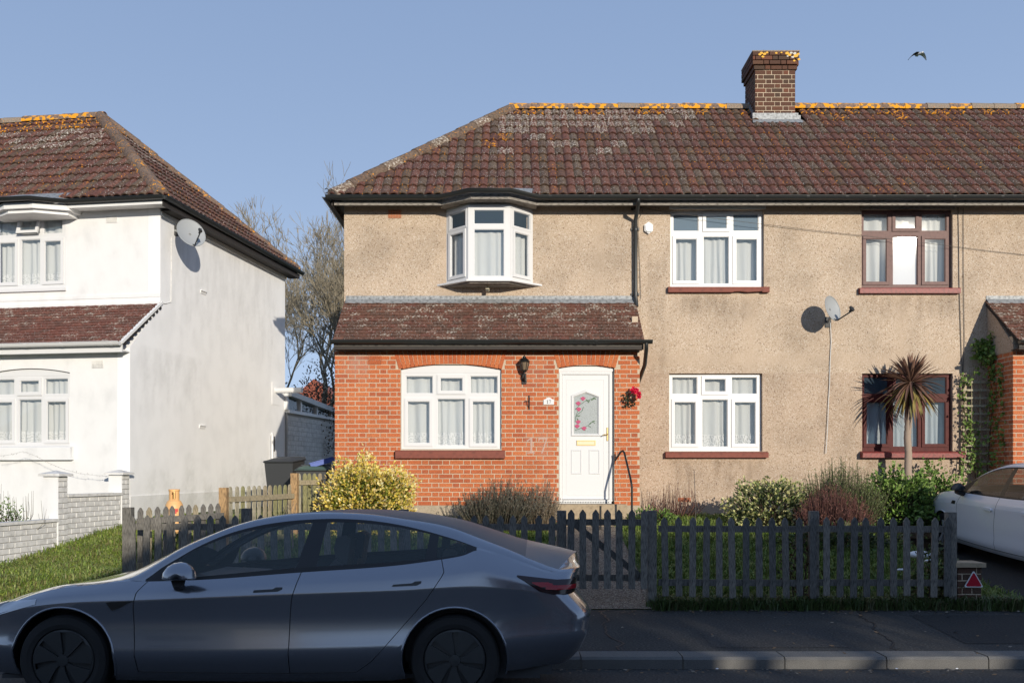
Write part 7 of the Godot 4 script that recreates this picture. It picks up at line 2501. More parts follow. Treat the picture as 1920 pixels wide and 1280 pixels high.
func make_gull() -> void:
	var b := thing("gull", "white gull with dark wing gliding high in the blue sky", "bird", pt(1724, 101, 48.0))
	var g := Geo.new()
	g.X = Transform3D(Basis(Vector3.UP, 0.5) * Basis(Vector3.RIGHT, PI / 2), Vector3.ZERO)
	g.lathe([Vector2(0.0, -0.26), Vector2(0.03, -0.22), Vector2(0.05, -0.14), Vector2(0.068, 0.0), Vector2(0.055, 0.12), Vector2(0.042, 0.17), Vector2(0.045, 0.21), Vector2(0.02, 0.25), Vector2(0.0, 0.29)], 10)
	part("body", g, M.gull_white, b)
	for s in [-1, 1]:
		var w := Geo.new()
		var ch := [0.34, 0.32, 0.27, 0.18, 0.03]
		var P := [Vector3(0.03, 0.03, 0), Vector3(0.18, 0.03, 0.02), Vector3(0.32, -0.05, 0.02), Vector3(0.44, -0.17, 0.0), Vector3(0.54, -0.29, -0.05)]
		for i in 4:
			var a: Vector3 = P[i]; var e: Vector3 = P[i + 1]
			a.x *= s * (1.0 if s < 0 else 0.72); e.x *= s * (1.0 if s < 0 else 0.72)
			w.quad(a + Vector3(0, 0.02, ch[i] * 0.4), e + Vector3(0, 0.02, ch[i + 1] * 0.4), e + Vector3(0, -0.02, -ch[i + 1] * 0.6), a + Vector3(0, -0.02, -ch[i] * 0.6))
		part("wing", w, M.gull_dark if s < 0 else M.gull_white, b)
	var t := Geo.new()
	t.prism(PackedVector2Array([Vector2(-0.05, 0.0), Vector2(0.05, 0.0), Vector2(0.07, 0.1), Vector2(-0.07, 0.1)]), -0.005, 0.005)
	part("tail", t, M.gull_white, b, Transform3D(Basis(Vector3.RIGHT, -PI / 2), Vector3(0, 0, -0.2)))

func make_opposite() -> void:
	# the houses across the street, behind the viewpoint: they keep the road and front gardens in shade
	for q in [[2.9, 8.9, 7.2, 3.5, "opposite_brick", "hip-roofed brick house across the street casting the long shadow"], [14.0, 34.0, 7.2, 0.01, "opposite_brick", "long brick terrace across the street beyond the garage and evergreen"], [-34.0, -6.5, 5.9, 0.01, "opposite_render", "rendered terrace across the street left of the gap"]]:
		var x0: float = q[0]; var x1: float = q[1]; var ridge: float = q[2]
		var h := thing("opposite_terrace", q[5], "terrace", Vector3((x0 + x1) / 2, 0, 8.5))
		var o := h.position
		var eave := ridge - 2.0
		var wl := Geo.new()
		wl.box(Vector3(x0, 0.0, 8.5) - o, Vector3(x1, eave, 15.5) - o)
		part("wall", wl, M[q[4]], h)
		var r := Geo.new()
		var hip: float = q[3]
		var ra := Vector3(x0 + hip, ridge, 12.0) - o; var rb := Vector3(x1, ridge, 12.0) - o
		var c0 := Vector3(x0, eave - 0.05, 8.2) - o; var c1 := Vector3(x1, eave - 0.05, 8.2) - o; var c2 := Vector3(x1, eave - 0.05, 15.8) - o; var c3 := Vector3(x0, eave - 0.05, 15.8) - o
		r.quad(c1, c0, ra, rb); r.quad(c3, c2, rb, ra); r.tri(c0, c3, ra); r.tri(c2, c1, rb); r.quad(c0, c1, c2, c3)
		part("roof", r, M.far_roof, h)
		var n := int((x1 - x0) / 2.6)
		for i in n:
			for k in 2:
				var wx := x0 + (i + 0.5) * (x1 - x0) / n
				var g := Geo.new()
				g.X = Transform3D(Basis(Vector3.UP, PI), Vector3(wx, 0.75 + k * 1.85, 8.47) - o)
				g.plate(R(-0.8, 0.0, 0.8, 1.15), [R(-0.74, 0.06, -0.03, 1.09), R(0.03, 0.06, 0.74, 1.09)], -0.02, 0.03)
				var wn := part("window", g, M.upvc, h)
				var p := Geo.new()
				p.X = g.X
				p.quad(Vector3(-0.75, 0.05, 0.0), Vector3(0.75, 0.05, 0.0), Vector3(0.75, 1.1, 0.0), Vector3(-0.75, 1.1, 0.0))
				part("pane", p, M.opposite_glass, wn)

	# a low garage and an evergreen fill the gap between them; sun slips through between the two and dapples the pavement
	var ga := thing("garage", "low garage across the street under the evergreen tree", "garage", Vector3(11.45, 0, 10.5))
	var gw := Geo.new()
	gw.box(Vector3(-2.5, 0.0, 0.0), Vector3(2.5, 4.2, 4.0))
	part("wall", gw, M.opposite_brick, ga)
	var gr := Geo.new()
	gr.X = Transform3D(Basis(Vector3(0, 0, 1), Vector3.UP, Vector3(-1, 0, 0)), Vector3(-2.54, 0, 0))
	gr.prism(PackedVector2Array([Vector2(-0.2, 4.15), Vector2(4.2, 4.15), Vector2(1.6, 4.98)]), -5.08, 0.0)
	part("roof", gr, M.far_roof, ga)
	var t := thing("evergreen_tree", "dense evergreen tree across the street above the low garage", "tree", Vector3(11.5, 0, 14.9))
	var tk := Geo.new()
	tk.tint = Color(0.12, 0.08, 0.05)
	tk.tube(PackedVector3Array([Vector3(0, -0.1, 0), Vector3(0.05, 3.5, 0), Vector3(0, 6.8, -1.5)]), [0.25, 0.2, 0.12], 8)
	tk.tube(PackedVector3Array([Vector3(0.05, 4.2, -0.2), Vector3(-1.2, 5.9, -2.0), Vector3(-2.4, 6.4, -2.4)]), [0.12, 0.09, 0.05], 6)
	tk.tube(PackedVector3Array([Vector3(0.05, 4.4, -0.2), Vector3(1.3, 6.0, -2.0), Vector3(2.4, 6.5, -2.6)]), [0.12, 0.09, 0.05], 6)
	part("trunk", tk, M.bark, t)
	var lf := Geo.new()
	var nz := FastNoiseLite.new()
	nz.frequency = 1.6
	nz.seed = 5
	for i in 15000:
		var x := rng.randf_range(-2.75, 2.75); var z := rng.randf_range(-4.4, -1.2)
		var low := 5.92 + 0.244 * (z + 2.9) + 0.50 * nz.get_noise_1d(x * 2.0) - 0.35 * exp(-x * x * 1.6)
		var y := lerpf(low, 7.05 + 0.244 * (z + 2.9), pow(rng.randf(), 0.9))
		leaf(lf, Vector3(x, y, z), rand_dir(), 0.30, 0.16, Color(0.04, 0.07, 0.025))
	for i in 500:
		var x := rng.randf_range(-2.7, 2.7); var z := rng.randf_range(-4.0, -1.8)
		leaf(lf, Vector3(x, 5.2 + 0.244 * (z + 2.9) + rng.randf() * 0.35, z), rand_dir(), 0.16, 0.06, Color(0.04, 0.07, 0.025))
	stuff(part("leaves", lf, M.leaf, t))

# ---------------------------------------------------------------- wear: run-off under sills, efflorescence, patched tarmac, fallen leaves
func stain(parent: Node, fr: Transform3D, w: float, h: float, c: Color, a: float, sd: int, streaky := 3.0, called := "stain") -> void:
	var nz := FastNoiseLite.new()
	nz.seed = sd
	nz.frequency = 1.0
	var g := Geo.new()
	var nx := maxi(8, int(w / 0.04)); var ny := maxi(8, int(h / 0.05))
	var A := []
	for j in ny + 1:
		var row := []
		for i in nx + 1:
			var u := float(i) / nx; var v := float(j) / ny
			var n := 0.5 + 0.9 * nz.get_noise_2d(u * w * streaky * 2.2, v * h * 1.1) + 0.4 * nz.get_noise_2d(u * w * 9.0, v * h * 9.0)
			var e := 0.44 * smoothstep(0.0, 0.12, u) * smoothstep(0.0, 0.12, 1.0 - u) * smoothstep(0.0, 0.75, v + 0.35 * (n - 0.5)) * smoothstep(0.0, 0.06, 1.0 - v)
			row.append(clampf(a * e * clampf(n, 0.0, 1.2), 0.0, 1.0) if v > 0.0 else 0.0)
		A.append(row)
	for j in ny:
		for i in nx:
			var k := g.v.size()
			g.tint = c
			g.quad(Vector3(w * i / nx, h * j / ny, 0), Vector3(w * (i + 1) / nx, h * j / ny, 0), Vector3(w * (i + 1) / nx, h * (j + 1) / ny, 0), Vector3(w * i / nx, h * (j + 1) / ny, 0))
			g.c[k].a = A[j][i]; g.c[k + 1].a = A[j][i + 1]; g.c[k + 2].a = A[j + 1][i + 1]; g.c[k + 3].a = A[j + 1][i]
	part(called, g, M.stain, parent, fr)

func make_wear() -> void:
	var a: Node = get_node("pebbledash_house"); var b: Node = get_node("pebbledash_house_001"); var l: Node = get_node("white_house")
	var F0 := func(x: float, y: float) -> Transform3D: return Transform3D(Basis(), Vector3(WX(x), WY(y), -WALL + 0.006))
	var brown := Color(0.16, 0.105, 0.065)
	# run-off below the sills
	stain(a, F0.call(1252, 925), 1.74, 0.60, brown, 0.50, 1, 2.0)
	stain(a, F0.call(1256, 605), 1.70, 0.48, brown, 0.36, 2, 3.0)
	stain(b, F0.call(1612, 610), 1.72, 0.52, brown, 0.38, 3, 3.0)
	stain(b, F0.call(1616, 915), 1.70, 0.5, brown, 0.4, 4, 3.0)
	# damp and dirt across the fronts
	stain(a, F0.call(660, 540), 1.55, 1.1, brown, 0.22, 5, 0.8)
	stain(a, F0.call(1010, 545), 1.6, 1.0, brown, 0.20, 6, 0.8)
	stain(a, F0.call(1212, 845), 0.36, 3.4, brown, 0.30, 7, 2.5)
	stain(b, F0.call(1530, 845), 0.7, 1.3, brown, 0.22, 8, 1.2)
	stain(b, F0.call(1440, 700), 1.5, 1.2, brown, 0.16, 9, 0.8)
	stain(b, F0.call(1800, 545), 1.2, 1.3, brown, 0.22, 10, 1.0)
	# lime bloom and soot on the porch bricks
	var G0 := func(x: float, y: float) -> Transform3D: return Transform3D(Basis(), Vector3(PX(x), PY(y), -PORCH + 0.004))
	stain(a, G0.call(630, 730), 0.6, 0.62, Color(0.62, 0.52, 0.46), 0.5, 11, 1.2, "lime_bloom")
	stain(a, G0.call(945, 760), 0.8, 0.75, Color(0.62, 0.50, 0.43), 0.22, 12, 1.2, "lime_bloom")
	stain(a, G0.call(980, 905), 0.55, 0.9, Color(0.60, 0.48, 0.40), 0.28, 13, 1.2, "lime_bloom")
	stain(a, G0.call(760, 945), 2.4, 0.75, Color(0.2, 0.08, 0.05), 0.24, 14, 1.0)
	stain(a, G0.call(632, 900), 0.95, 1.2, Color(0.2, 0.08, 0.05), 0.2, 15, 1.0)
	stain(a, G0.call(1153, 945), 0.4, 1.2, Color(0.2, 0.08, 0.05), 0.2, 16, 1.5)
	# green damp and dirt rising from the foot of the white gable, drips under its eaves
	var up := Basis(Vector3(0, 0, 1), Vector3.DOWN, Vector3(1, 0, 0)); var dn := Basis(Vector3(0, 0, -1), Vector3.UP, Vector3(1, 0, 0))
	stain(l, Transform3D(up, Vector3(0.017, 2.15, -5.45)), 6.3, 1.45, Color(0.36, 0.36, 0.28), 0.42, 21, 0.7)
	stain(l, Transform3D(dn, Vector3(0.006, 3.9, -0.1)), 5.2, 2.3, Color(0.42, 0.42, 0.40), 0.20, 22, 2.2)
	stain(l, Transform3D(dn, Vector3(0.006, 2.6, 0.8)), 2.4, 1.3, Color(0.42, 0.42, 0.40), 0.25, 23, 1.6)
	# patched and cracked tarmac
	var px := [[1.9, 9.05, 1.3, 0.75], [4.35, 9.2, 2.4, 1.3], [-5.2, 9.1, 1.8, 1.2]]
	for i in px.size():
		var q: Array = px[i]
		var o := sheet("pavement_patch", q[0], float(q[0]) + float(q[2]), q[1], float(q[1]) + float(q[3]), 6, 4, ground_y, "drive" if i == 1 else "road", 0.004)
	for i in 2:
		var g := Geo.new()
		var x := 1.0 + i * 2.6
		var d := 8.95
		var P := [Vector3(x, ground_y(x, d) + 0.005, -d)]
		while d < 10.7:
			d += 0.09
			x += jit(0.06) + 0.01
			P.append(Vector3(x, ground_y(x, d) + 0.005, -d))
		for k in P.size() - 1:
			var w := 0.006 + 0.004 * rng.randf()
			g.quad(P[k] - Vector3(w, 0, 0), P[k] + Vector3(w, 0, 0), P[k + 1] + Vector3(w, 0, 0), P[k + 1] - Vector3(w, 0, 0))
		var o := part("pavement_crack", g, M.car_trim, self)
		o.set_meta("kind", "structure")
	# fallen leaves along kerb, verge and gutter
	var t := Node3D.new()
	t.name = "fallen_leaves"
	add_child(t)
	t.set_meta("label", "brown fallen leaves and grit scattered along the kerb and the fence foot")
	t.set_meta("category", "leaves")
	t.set_meta("kind", "stuff")
	var lg := Geo.new()
	for i in 900:
		var x := rng.randf_range(-6.0, 6.5)
		var m := rng.randf()
		var d := 8.5 - absf(rng.randfn(0, 0.10)) if m < 0.4 else (rng.randf_range(8.7, 10.7) if m < 0.6 else 10.72 - absf(rng.randfn(0, 0.12)))
		var y := (-0.015 + 0.02 * (8.6 - d)) if d < 8.6 else ground_y(x, d)
		lg.tint = [Color(0.10, 0.06, 0.03), Color(0.16, 0.10, 0.05), Color(0.07, 0.05, 0.03), Color(0.22, 0.19, 0.15)][rng.randi_range(0, 3)]
		var an := rng.randf() * TAU
		var u := Vector3(cos(an), jit(0.3), sin(an)) * rng.randf_range(0.008, 0.03); var w := Vector3(-sin(an), jit(0.3), cos(an)) * rng.randf_range(0.006, 0.018)
		var c := Vector3(x, y + 0.014, -d)
		lg.quad(c - u, c - w, c + u, c + w)
	stuff(part("leaf_litter", lg, M.leaf, t))

# ---------------------------------------------------------------- cars: the body is one surface P(s, v); s runs from nose to tail, v from sill (0) by shoulder (4), belt (6), roof rail (7) to the centre line (10)
class Body:
	var Y := []          # per v: table of Vector2(s, height)
	var Z := []          # per v: table of Vector2(s, half width)
	var off_tail := []   # per v: how much further back the tail reaches
	var s_nose := -2.1
	var s_tail := 2.16
	var host
	var memo := {}
	func ctl(s: float) -> Array:
		var key := roundi(s * 4000.0)
		if not memo.has(key):
			var a := []
			for v in 11:
				a.append(Vector3(s + off_tail[v] * smoothstep(s_tail - 0.30, s_tail, s), host.curve_at(Y[v], s), host.curve_at(Z[v], s)))
			memo[key] = a
		return memo[key]
	func P(s: float, v: float) -> Vector3:
		var k := ctl(s)
		var i := clampi(int(floor(v)), 0, 9)
		var t := v - i
		if t < 1e-5: return k[i]
		if i == 6: 
			var q: Vector3 = k[6].lerp(k[7], t)
			q.z += 0.10 * t * (1.0 - t) * absf(k[7].y - k[6].y)
			return q
		var lo := 0 if i < 6 else 7
		var hi := 6 if i < 6 else 10
		var a: Vector3 = k[maxi(i - 1, lo)]; var b: Vector3 = k[i]; var c: Vector3 = k[i + 1]
		if i == 4: a = b * 2.0 - c
		var d: Vector3 = (c * 2.0 - b) if i == 3 else k[i + 2] if i + 2 <= hi else (Vector3(c.x, k[9].y, -k[9].z) if hi == 10 else c)
		if i == 1 or i == 2: return b.lerp(c, t) if i == 1 else b.lerp(c, t) - Vector3(0, 0, 0.012 * sin(PI * t) * (1.0 - t))
		var t2 := t * t; var t3 := t2 * t
		return 0.5 * ((2.0 * b) + (c - a) * t + (2.0 * a - 5.0 * b + 4.0 * c - d) * t2 + (3.0 * b - a - 3.0 * c + d) * t3)
	func v_at(s: float, y: float) -> float:
		var lo := 0.0; var hi := 6.0
		for i in 18:
			var m := (lo + hi) / 2
			if P(s, m).y < y: lo = m
			else: hi = m
		return (lo + hi) / 2
	func z_at(s: float, y: float) -> float:
		return P(s, v_at(s, y)).z

func emit(g: Geo, A: Array, N: Array, i: int, k: int, m: float) -> void:
	# a quad of a side grid: i along s, k along v; m = 1 near side, -1 far side
	var f := Vector3(1, 1, m)
	if m > 0: g.quadn(A[i][k] * f, A[i + 1][k] * f, A[i + 1][k + 1] * f, A[i][k + 1] * f, N[i][k] * f, N[i + 1][k] * f, N[i + 1][k + 1] * f, N[i][k + 1] * f)
	else: g.quadn(A[i][k] * f, A[i][k + 1] * f, A[i + 1][k + 1] * f, A[i + 1][k] * f, N[i][k] * f, N[i][k + 1] * f, N[i + 1][k + 1] * f, N[i + 1][k] * f)

func grid_normals(A: Array) -> Array:
	var N := []
	var r := A.size()
	for i in r:
		var row := PackedVector3Array()
		var m: int = A[i].size()
		for j in m:
			var du: Vector3 = A[mini(i + 1, r - 1)][j] - A[maxi(i - 1, 0)][j]
			var dv: Vector3 = A[i][mini(j + 1, m - 1)] - A[i][maxi(j - 1, 0)]
			var q := du.cross(dv)
			row.append(q.normalized() if q.length_squared() > 1e-16 else Vector3.UP)
		N.append(row)
	return N

func warp(x: float, from: Array, to: Array) -> float:
	for i in from.size() - 1:
		if x <= from[i + 1]:
			return lerpf(to[i], to[i + 1], clampf((x - from[i]) / (from[i + 1] - from[i]), 0, 1))
	return to[to.size() - 1]

func build_car(t: Node3D, B: Body, sp: Dictionary) -> void:
	var paint: Material = sp.paint
	var vs := [0.0, 0.5, 1.0, 1.5, 2.0, 2.3, 2.65, 3.0, 3.33, 3.67, 3.93, 4.0, 4.07, 4.35, 4.7, 5.0, 5.5, 6.0]
	var A0: float = sp.A[sp.A.size() - 1].y; var B0: float = sp.B[sp.B.size() - 1].y; var C0: float = sp.C[sp.C.size() - 1].y
	var anchors := [B.s_nose, A0, B0, C0, B.s_tail]
	var base := []
	for i in 4:
		var n := int(ceil((anchors[i + 1] - anchors[i]) / 0.030))
		for k in n: base.append(lerpf(anchors[i], anchors[i + 1], float(k) / n))
	base.append(B.s_tail)
	var cols := base.size()
	var iA := base.find(A0); var iB := base.find(B0); var iC := base.find(C0)
	var G := []
	for i in cols:
		var row := PackedVector3Array()
		for v in vs:
			var y := B.P(base[i], v).y
			var s := warp(base[i], anchors, [B.s_nose, lin_at(sp.A, y), lin_at(sp.B, y), lin_at(sp.C, y), B.s_tail])
			row.append(B.P(s, v))
		G.append(row)
	var N := grid_normals(G)
	var R: float = sp.arch_r
	var cen: Array = sp.wheels
	var cy: float = sp.wheel_y
	var dead := {}
	for i in cols - 1:
		for k in vs.size() - 1:
			var m: Vector3 = (G[i][k] + G[i + 1][k] + G[i + 1][k + 1] + G[i][k + 1]) / 4.0
			for c in cen:
				if Vector2(m.x - c, m.y - cy).length() < R: dead[i * 100 + k] = true
	for i in cols:
		for k in vs.size():
			var alive := 0; var gone := 0
			for q in [[i - 1, k - 1], [i, k - 1], [i - 1, k], [i, k]]:
				if q[0] < 0 or q[1] < 0 or q[0] >= cols - 1 or q[1] >= vs.size() - 1: continue
				if dead.has(q[0] * 100 + q[1]): gone += 1
				else: alive += 1
			if alive and gone:
				for c in cen:
					var d := Vector2(G[i][k].x - c, G[i][k].y - cy)
					if d.length() < R + 0.10 and d.length() > 0.01:
						var e := d.normalized() * R
						G[i][k] = Vector3(c + e.x, cy + e.y, G[i][k].z)
	var body := Geo.new()
	var sill := Geo.new()
	for m in [1.0, -1.0]:
		var fd := Geo.new(); var rd := Geo.new()
		for i in cols - 1:
			for k in vs.size() - 1:
				if dead.has(i * 100 + k): continue
				var g := body
				if k >= 2 and i >= iA and i < iB: g = fd
				elif k >= 2 and i >= iB and i < iC: g = rd
				elif k < 2 and sp.dark_sill: g = sill
				emit(g, G, N, i, k, m)
		var dn1 := part("front_door", fd, paint, t)
		var dn2 := part("rear_door", rd, paint, t)
		# gaps and handles
		for q in [[iA, dn1], [iB, dn1], [iC, dn2]]:
			var sm := Geo.new()
			var w := 0.0032
			for k in range(2, vs.size() - 1):
				var a: Vector3 = G[q[0]][k]; var b: Vector3 = G[q[0]][k + 1]
				var o := Vector3(0, 0, 0.0012)
				var f := Vector3(1, 1, m)
				if m > 0: sm.quad((a + o - Vector3(w, 0, 0)) * f, (a + o + Vector3(w, 0, 0)) * f, (b + o + Vector3(w, 0, 0)) * f, (b + o - Vector3(w, 0, 0)) * f)
				else: sm.quad((a + o + Vector3(w, 0, 0)) * f, (a + o - Vector3(w, 0, 0)) * f, (b + o - Vector3(w, 0, 0)) * f, (b + o + Vector3(w, 0, 0)) * f)
			part("door_gap", sm, M.car_trim, q[1])
		var bg := Geo.new()
		for i in range(iA, iC):
			var a: Vector3 = G[i][2]; var b: Vector3 = G[i + 1][2]
			if dead.has(i * 100 + 2): continue
			var o := Vector3(0, 0, 0.0014); var f := Vector3(1, 1, m); var u := Vector3(0, 0.0035, 0)
			bg.quad((a + o - u) * f, (b + o - u) * f, (b + o + u) * f, (a + o + u) * f)
		part("lower_door_gap", bg, M.car_trim, dn1)
		for q in sp.handles:
			var hg := Geo.new()
			var P := PackedVector2Array()
			for p in q[1]: P.append(p)
			var sc := Vector2.ZERO
			for p in P: sc += p / P.size()
			var z := B.z_at(sc.x, sc.y)
			var z2 := B.z_at(sc.x, sc.y + 0.02)
			hg.X = Transform3D(Basis(Vector3.RIGHT, Vector3(0, 0.02, z2 - z).normalized(), Vector3.BACK), Vector3(0, 0, z * 1.0)) if m > 0 else Transform3D(Basis(), Vector3(0, 0, -z))
			var Q := PackedVector2Array()
			for p in P: Q.append(Vector2(p.x, p.y - sc.y))
			hg.X.origin.y = sc.y
			hg.prism(Q, -0.016, float(q[2]) + 0.006 if m > 0 else 0.016)
			part("door_handle", hg, q[3], dn1 if q[0] == 0 else dn2)
		# arch lips and liners
		for c in cen:
			var lip := PackedVector3Array()
			var ln := []
			for j in 33:
				var an := lerpf(-0.42, PI + 0.42, j / 32.0)
				var x: float = c + cos(an) * R; var y := cy + sin(an) * R
				if y < 0.18: continue
				var z := B.z_at(clampf(x, B.s_nose, B.s_tail), y)
				lip.append(Vector3(x, y, (z + 0.001) * m))
				ln.append(PackedVector3Array([Vector3(x, y, (z - 0.002) * m), Vector3(x, y, 0.50 * m)]))
			var lg := Geo.new()
			lg.tube(lip, [0.009], 6, false)
			part("arch_lip", lg, sp.lip, t)
			var li := Geo.new()
			li.grid(ln)
			li.tube(PackedVector3Array([Vector3(c, cy, 0.52 * m), Vector3(c, cy, 0.50 * m)]), [R + 0.02], 24)
			part("arch_liner", li, M.car_trim, t)
	# nose and tail
	for e in 2:
		var s := B.s_nose if e == 0 else B.s_tail
		var rows := []
		var hs := vs + [6.5, 7.0, 7.5, 8.0]
		for v in hs:
			var p := B.P(s, v)
			var row := PackedVector3Array()
			var bul: float = sp.bulge[e] * (1.0 if e == 0 else 1.0)
			for j in 25:
				var q := lerpf(-1.0, 1.0, j / 24.0)
				var r := absf(sin(q * PI / 2.0))
				row.append(Vector3(p.x + (bul if e == 1 else -bul) * sqrt(maxf(0.0, 1.0 - pow(r, 4.0))), p.y, signf(q) * p.z * r))
			rows.append(row)
		var cg := Geo.new()
		cg.grid(rows, e == 1)
		# lip between the lid and the face below it
		var edge0: PackedVector3Array = rows[rows.size() - 1]
		var edge1 := PackedVector3Array()
		for p in edge0:
			var lo := 8.0; var hi := 10.0
			for it in 16:
				var mv := (lo + hi) / 2.0
				if B.P(s, mv).z > absf(p.z): lo = mv
				else: hi = mv
			var q := B.P(s, lo)
			edge1.append(Vector3(q.x, q.y, p.z))
		cg.grid([edge0, edge1], e == 1)
		part("tail" if e == 1 else "nose", cg, paint, t)
	part("body", body, paint, t)
	if sill.v.size(): part("sill", sill, sp.sill_mat, t)
	# greenhouse sides
	var wb: Array = sp.win_bottom; var wt: Array = sp.win_top      # column anchors along the bottom and the top of the side glass
	var ts := [0.0, sp.trim0, 0.3, 0.5, 0.7, 1.0 - sp.trim1, 1.0]
	var W := []
	var kind := []
	for i in wb.size() - 1:
		var n := maxi(2, int((wb[i + 1] - wb[i]) / 0.07))
		for k in n:
			var q := float(k) / n
			var row := PackedVector3Array()
			for tt in ts:
				var s := lerpf(lerpf(wb[i], wb[i + 1], q), lerpf(wt[i], wt[i + 1], q), tt)
				row.append(B.P(s, 6.0 + tt))
			W.append(row); kind.append(sp.win_kind[i])
	var last := PackedVector3Array()
	for tt in ts: last.append(B.P(lerpf(wb[wb.size() - 1], wt[wt.size() - 1], tt), 6.0 + tt))
	W.append(last)
	var WN := grid_normals(W)
	for m in [1.0, -1.0]:
		var panes := {}
		var tg := Geo.new(); var posts := {}
		var seg := -1; var prev := ""
		for i in W.size() - 1:
			if kind[i] != prev: seg += 1
			prev = kind[i]
			for k in ts.size() - 1:
				var g := tg
				if k > 0 and k < ts.size() - 2:
					if kind[i].begins_with("glass"):
						if not panes.has(seg): panes[seg] = Geo.new()
						g = panes[seg]
					elif kind[i] == "pillar":
						if not posts.has(seg): posts[seg] = Geo.new()
						g = posts[seg]
				emit(g, W, WN, i, k, m)
		part("window_trim", tg, M.car_trim, t)
		for k in posts: part("pillar", posts[k], M.car_black, t)
		for k in panes: part("side_window", panes[k], sp.get("glass", M.car_glass), t)
	# behind the last side glass and the whole top
	var lid := Geo.new(); var bon := Geo.new(); var ws := Geo.new(); var rg := Geo.new(); var rw := Geo.new()
	var hv := [7.0, 7.33, 7.67, 8.0, 8.35, 8.7, 9.0, 9.33, 9.67, 10.0]
	var H := []
	var ss := []
	var marks: Array = [B.s_nose, sp.cowl, sp.screen_top, sp.rear_top, sp.rear_bottom, B.s_tail]
	for i in marks.size() - 1:
		var n := maxi(2, int((marks[i + 1] - marks[i]) / 0.06))
		for k in n: ss.append(lerpf(marks[i], marks[i + 1], float(k) / n))
	ss.append(B.s_tail)
	for s in ss:
		var row := PackedVector3Array()
		for v in hv: row.append(B.P(s, v))
		H.append(row)
	var HN := grid_normals(H)
	for m in [1.0, -1.0]:
		var tops := Geo.new()
		for i in H.size() - 1:
			var mid: float = (ss[i] + ss[i + 1]) / 2
			for k in hv.size() - 1:
				var g := tops
				if k >= 3:
					if mid > sp.cowl and mid < sp.screen_top: g = ws
					elif mid >= sp.screen_top and mid < sp.rear_top: g = rg
					elif mid >= sp.rear_top and mid < sp.rear_bottom: g = rw
					elif mid >= sp.rear_bottom: g = lid
					else: g = bon
				emit(g, H, HN, i, k, m)
		var qn := PackedVector3Array()
		var Q := []
		for i in 14:
			var s := lerpf(wb[wb.size() - 1] - 0.002, B.s_tail, i / 13.0)
			var row := PackedVector3Array()
			for v in [6.0, 6.33, 6.67, 7.0]: row.append(B.P(s, v))
			Q.append(row)
		var QN := grid_normals(Q)
		for i in 13:
			for k in 3: emit(tops, Q, QN, i, k, m)
		var F := []
		for i in 20:
			var s := lerpf(B.s_nose, wb[0] + 0.01, i / 19.0)
			var row := PackedVector3Array()
			for v in [6.0, 6.5, 7.0]: row.append(B.P(s, v))
			F.append(row)
		var FN := grid_normals(F)
		for i in 19:
			for k in 2: emit(tops, F, FN, i, k, m)
		part("roof_frame", tops, paint, t)
	part("bonnet", bon, paint, t)
	part("boot_lid", lid, sp.lid, t)
	part("windscreen", ws, sp.screen, t)
	part("roof_panel", rg, sp.roof, t)
	part("rear_window", rw, sp.rear, t)
	# floor and cabin
	var fl := Geo.new()
	fl.box(Vector3(B.s_nose + 0.15, 0.17, -0.70), Vector3(B.s_tail - 0.12, 0.20, 0.70))
	fl.box(Vector3(sp.cowl - 0.25, 0.20, -0.74), Vector3(sp.cowl + 0.10, B.P(sp.cowl, 6.0).y - 0.06, 0.74))
	fl.box(Vector3(sp.rear_top + 0.1, 0.20, -0.70), Vector3(sp.rear_bottom + 0.2, B.P(sp.rear_top + 0.1, 6.0).y - 0.08, 0.70))
	part("cabin_floor", fl, M.cabin, t)
	var dash := Geo.new()
	dash.X = Transform3D(Basis(), Vector3.ZERO)
	var dy := B.P(sp.cowl + 0.2, 6.0).y
	dash.prism(PackedVector2Array([Vector2(sp.cowl, 0.5), Vector2(sp.cowl + 0.55, 0.55), Vector2(sp.cowl + 0.62, dy - 0.12), Vector2(sp.cowl + 0.5, dy - 0.03), Vector2(sp.cowl + 0.1, dy - 0.01)]), -0.70, 0.70)
	part("dashboard", dash, M.cabin, t)
	for q in sp.seats:
		var sg := Geo.new()
		var x: float = q[0]; var hh: float = q[2]
		sg.prism(PackedVector2Array([Vector2(x - 0.50, 0.30), Vector2(x + 0.05, 0.28), Vector2(x + 0.26, hh - 0.22), Vector2(x + 0.20, hh - 0.18), Vector2(x + 0.14, hh - 0.24), Vector2(x - 0.06, 0.52), Vector2(x - 0.5, 0.50)]), float(q[1]) - 0.25, float(q[1]) + 0.25)
		sg.prism(PackedVector2Array([Vector2(x + 0.19, hh - 0.22), Vector2(x + 0.27, hh - 0.22), Vector2(x + 0.30, hh - 0.03), Vector2(x + 0.26, hh), Vector2(x + 0.19, hh - 0.02), Vector2(x + 0.17, hh - 0.10)]), float(q[1]) - 0.14, float(q[1]) + 0.14)
		part("seat", sg, M.cabin, t)
	var sw := Geo.new()
	var wp := PackedVector3Array()
	for j in 25:
		var an := TAU * j / 24.0
		wp.append(Vector3(sp.cowl + 0.80 + sin(an) * 0.07, dy - 0.06 + sin(an) * 0.17, sp.driver + cos(an) * 0.18))
	sw.tube(wp, [0.016], 6, false)
	sw.tube(PackedVector3Array([Vector3(sp.cowl + 0.55, dy - 0.14, sp.driver), Vector3(sp.cowl + 0.80, dy - 0.06, sp.driver)]), [0.03], 6)
	part("steering_wheel", sw, M.cabin, t)
	# wheels
	for c in cen:
		for m in [1.0, -1.0]:
			var z := B.z_at(c, cy + R + 0.02) - 0.035
			car_wheel(t, Vector3(c, cy, z * m), m, sp.tyre_r, sp.rim)
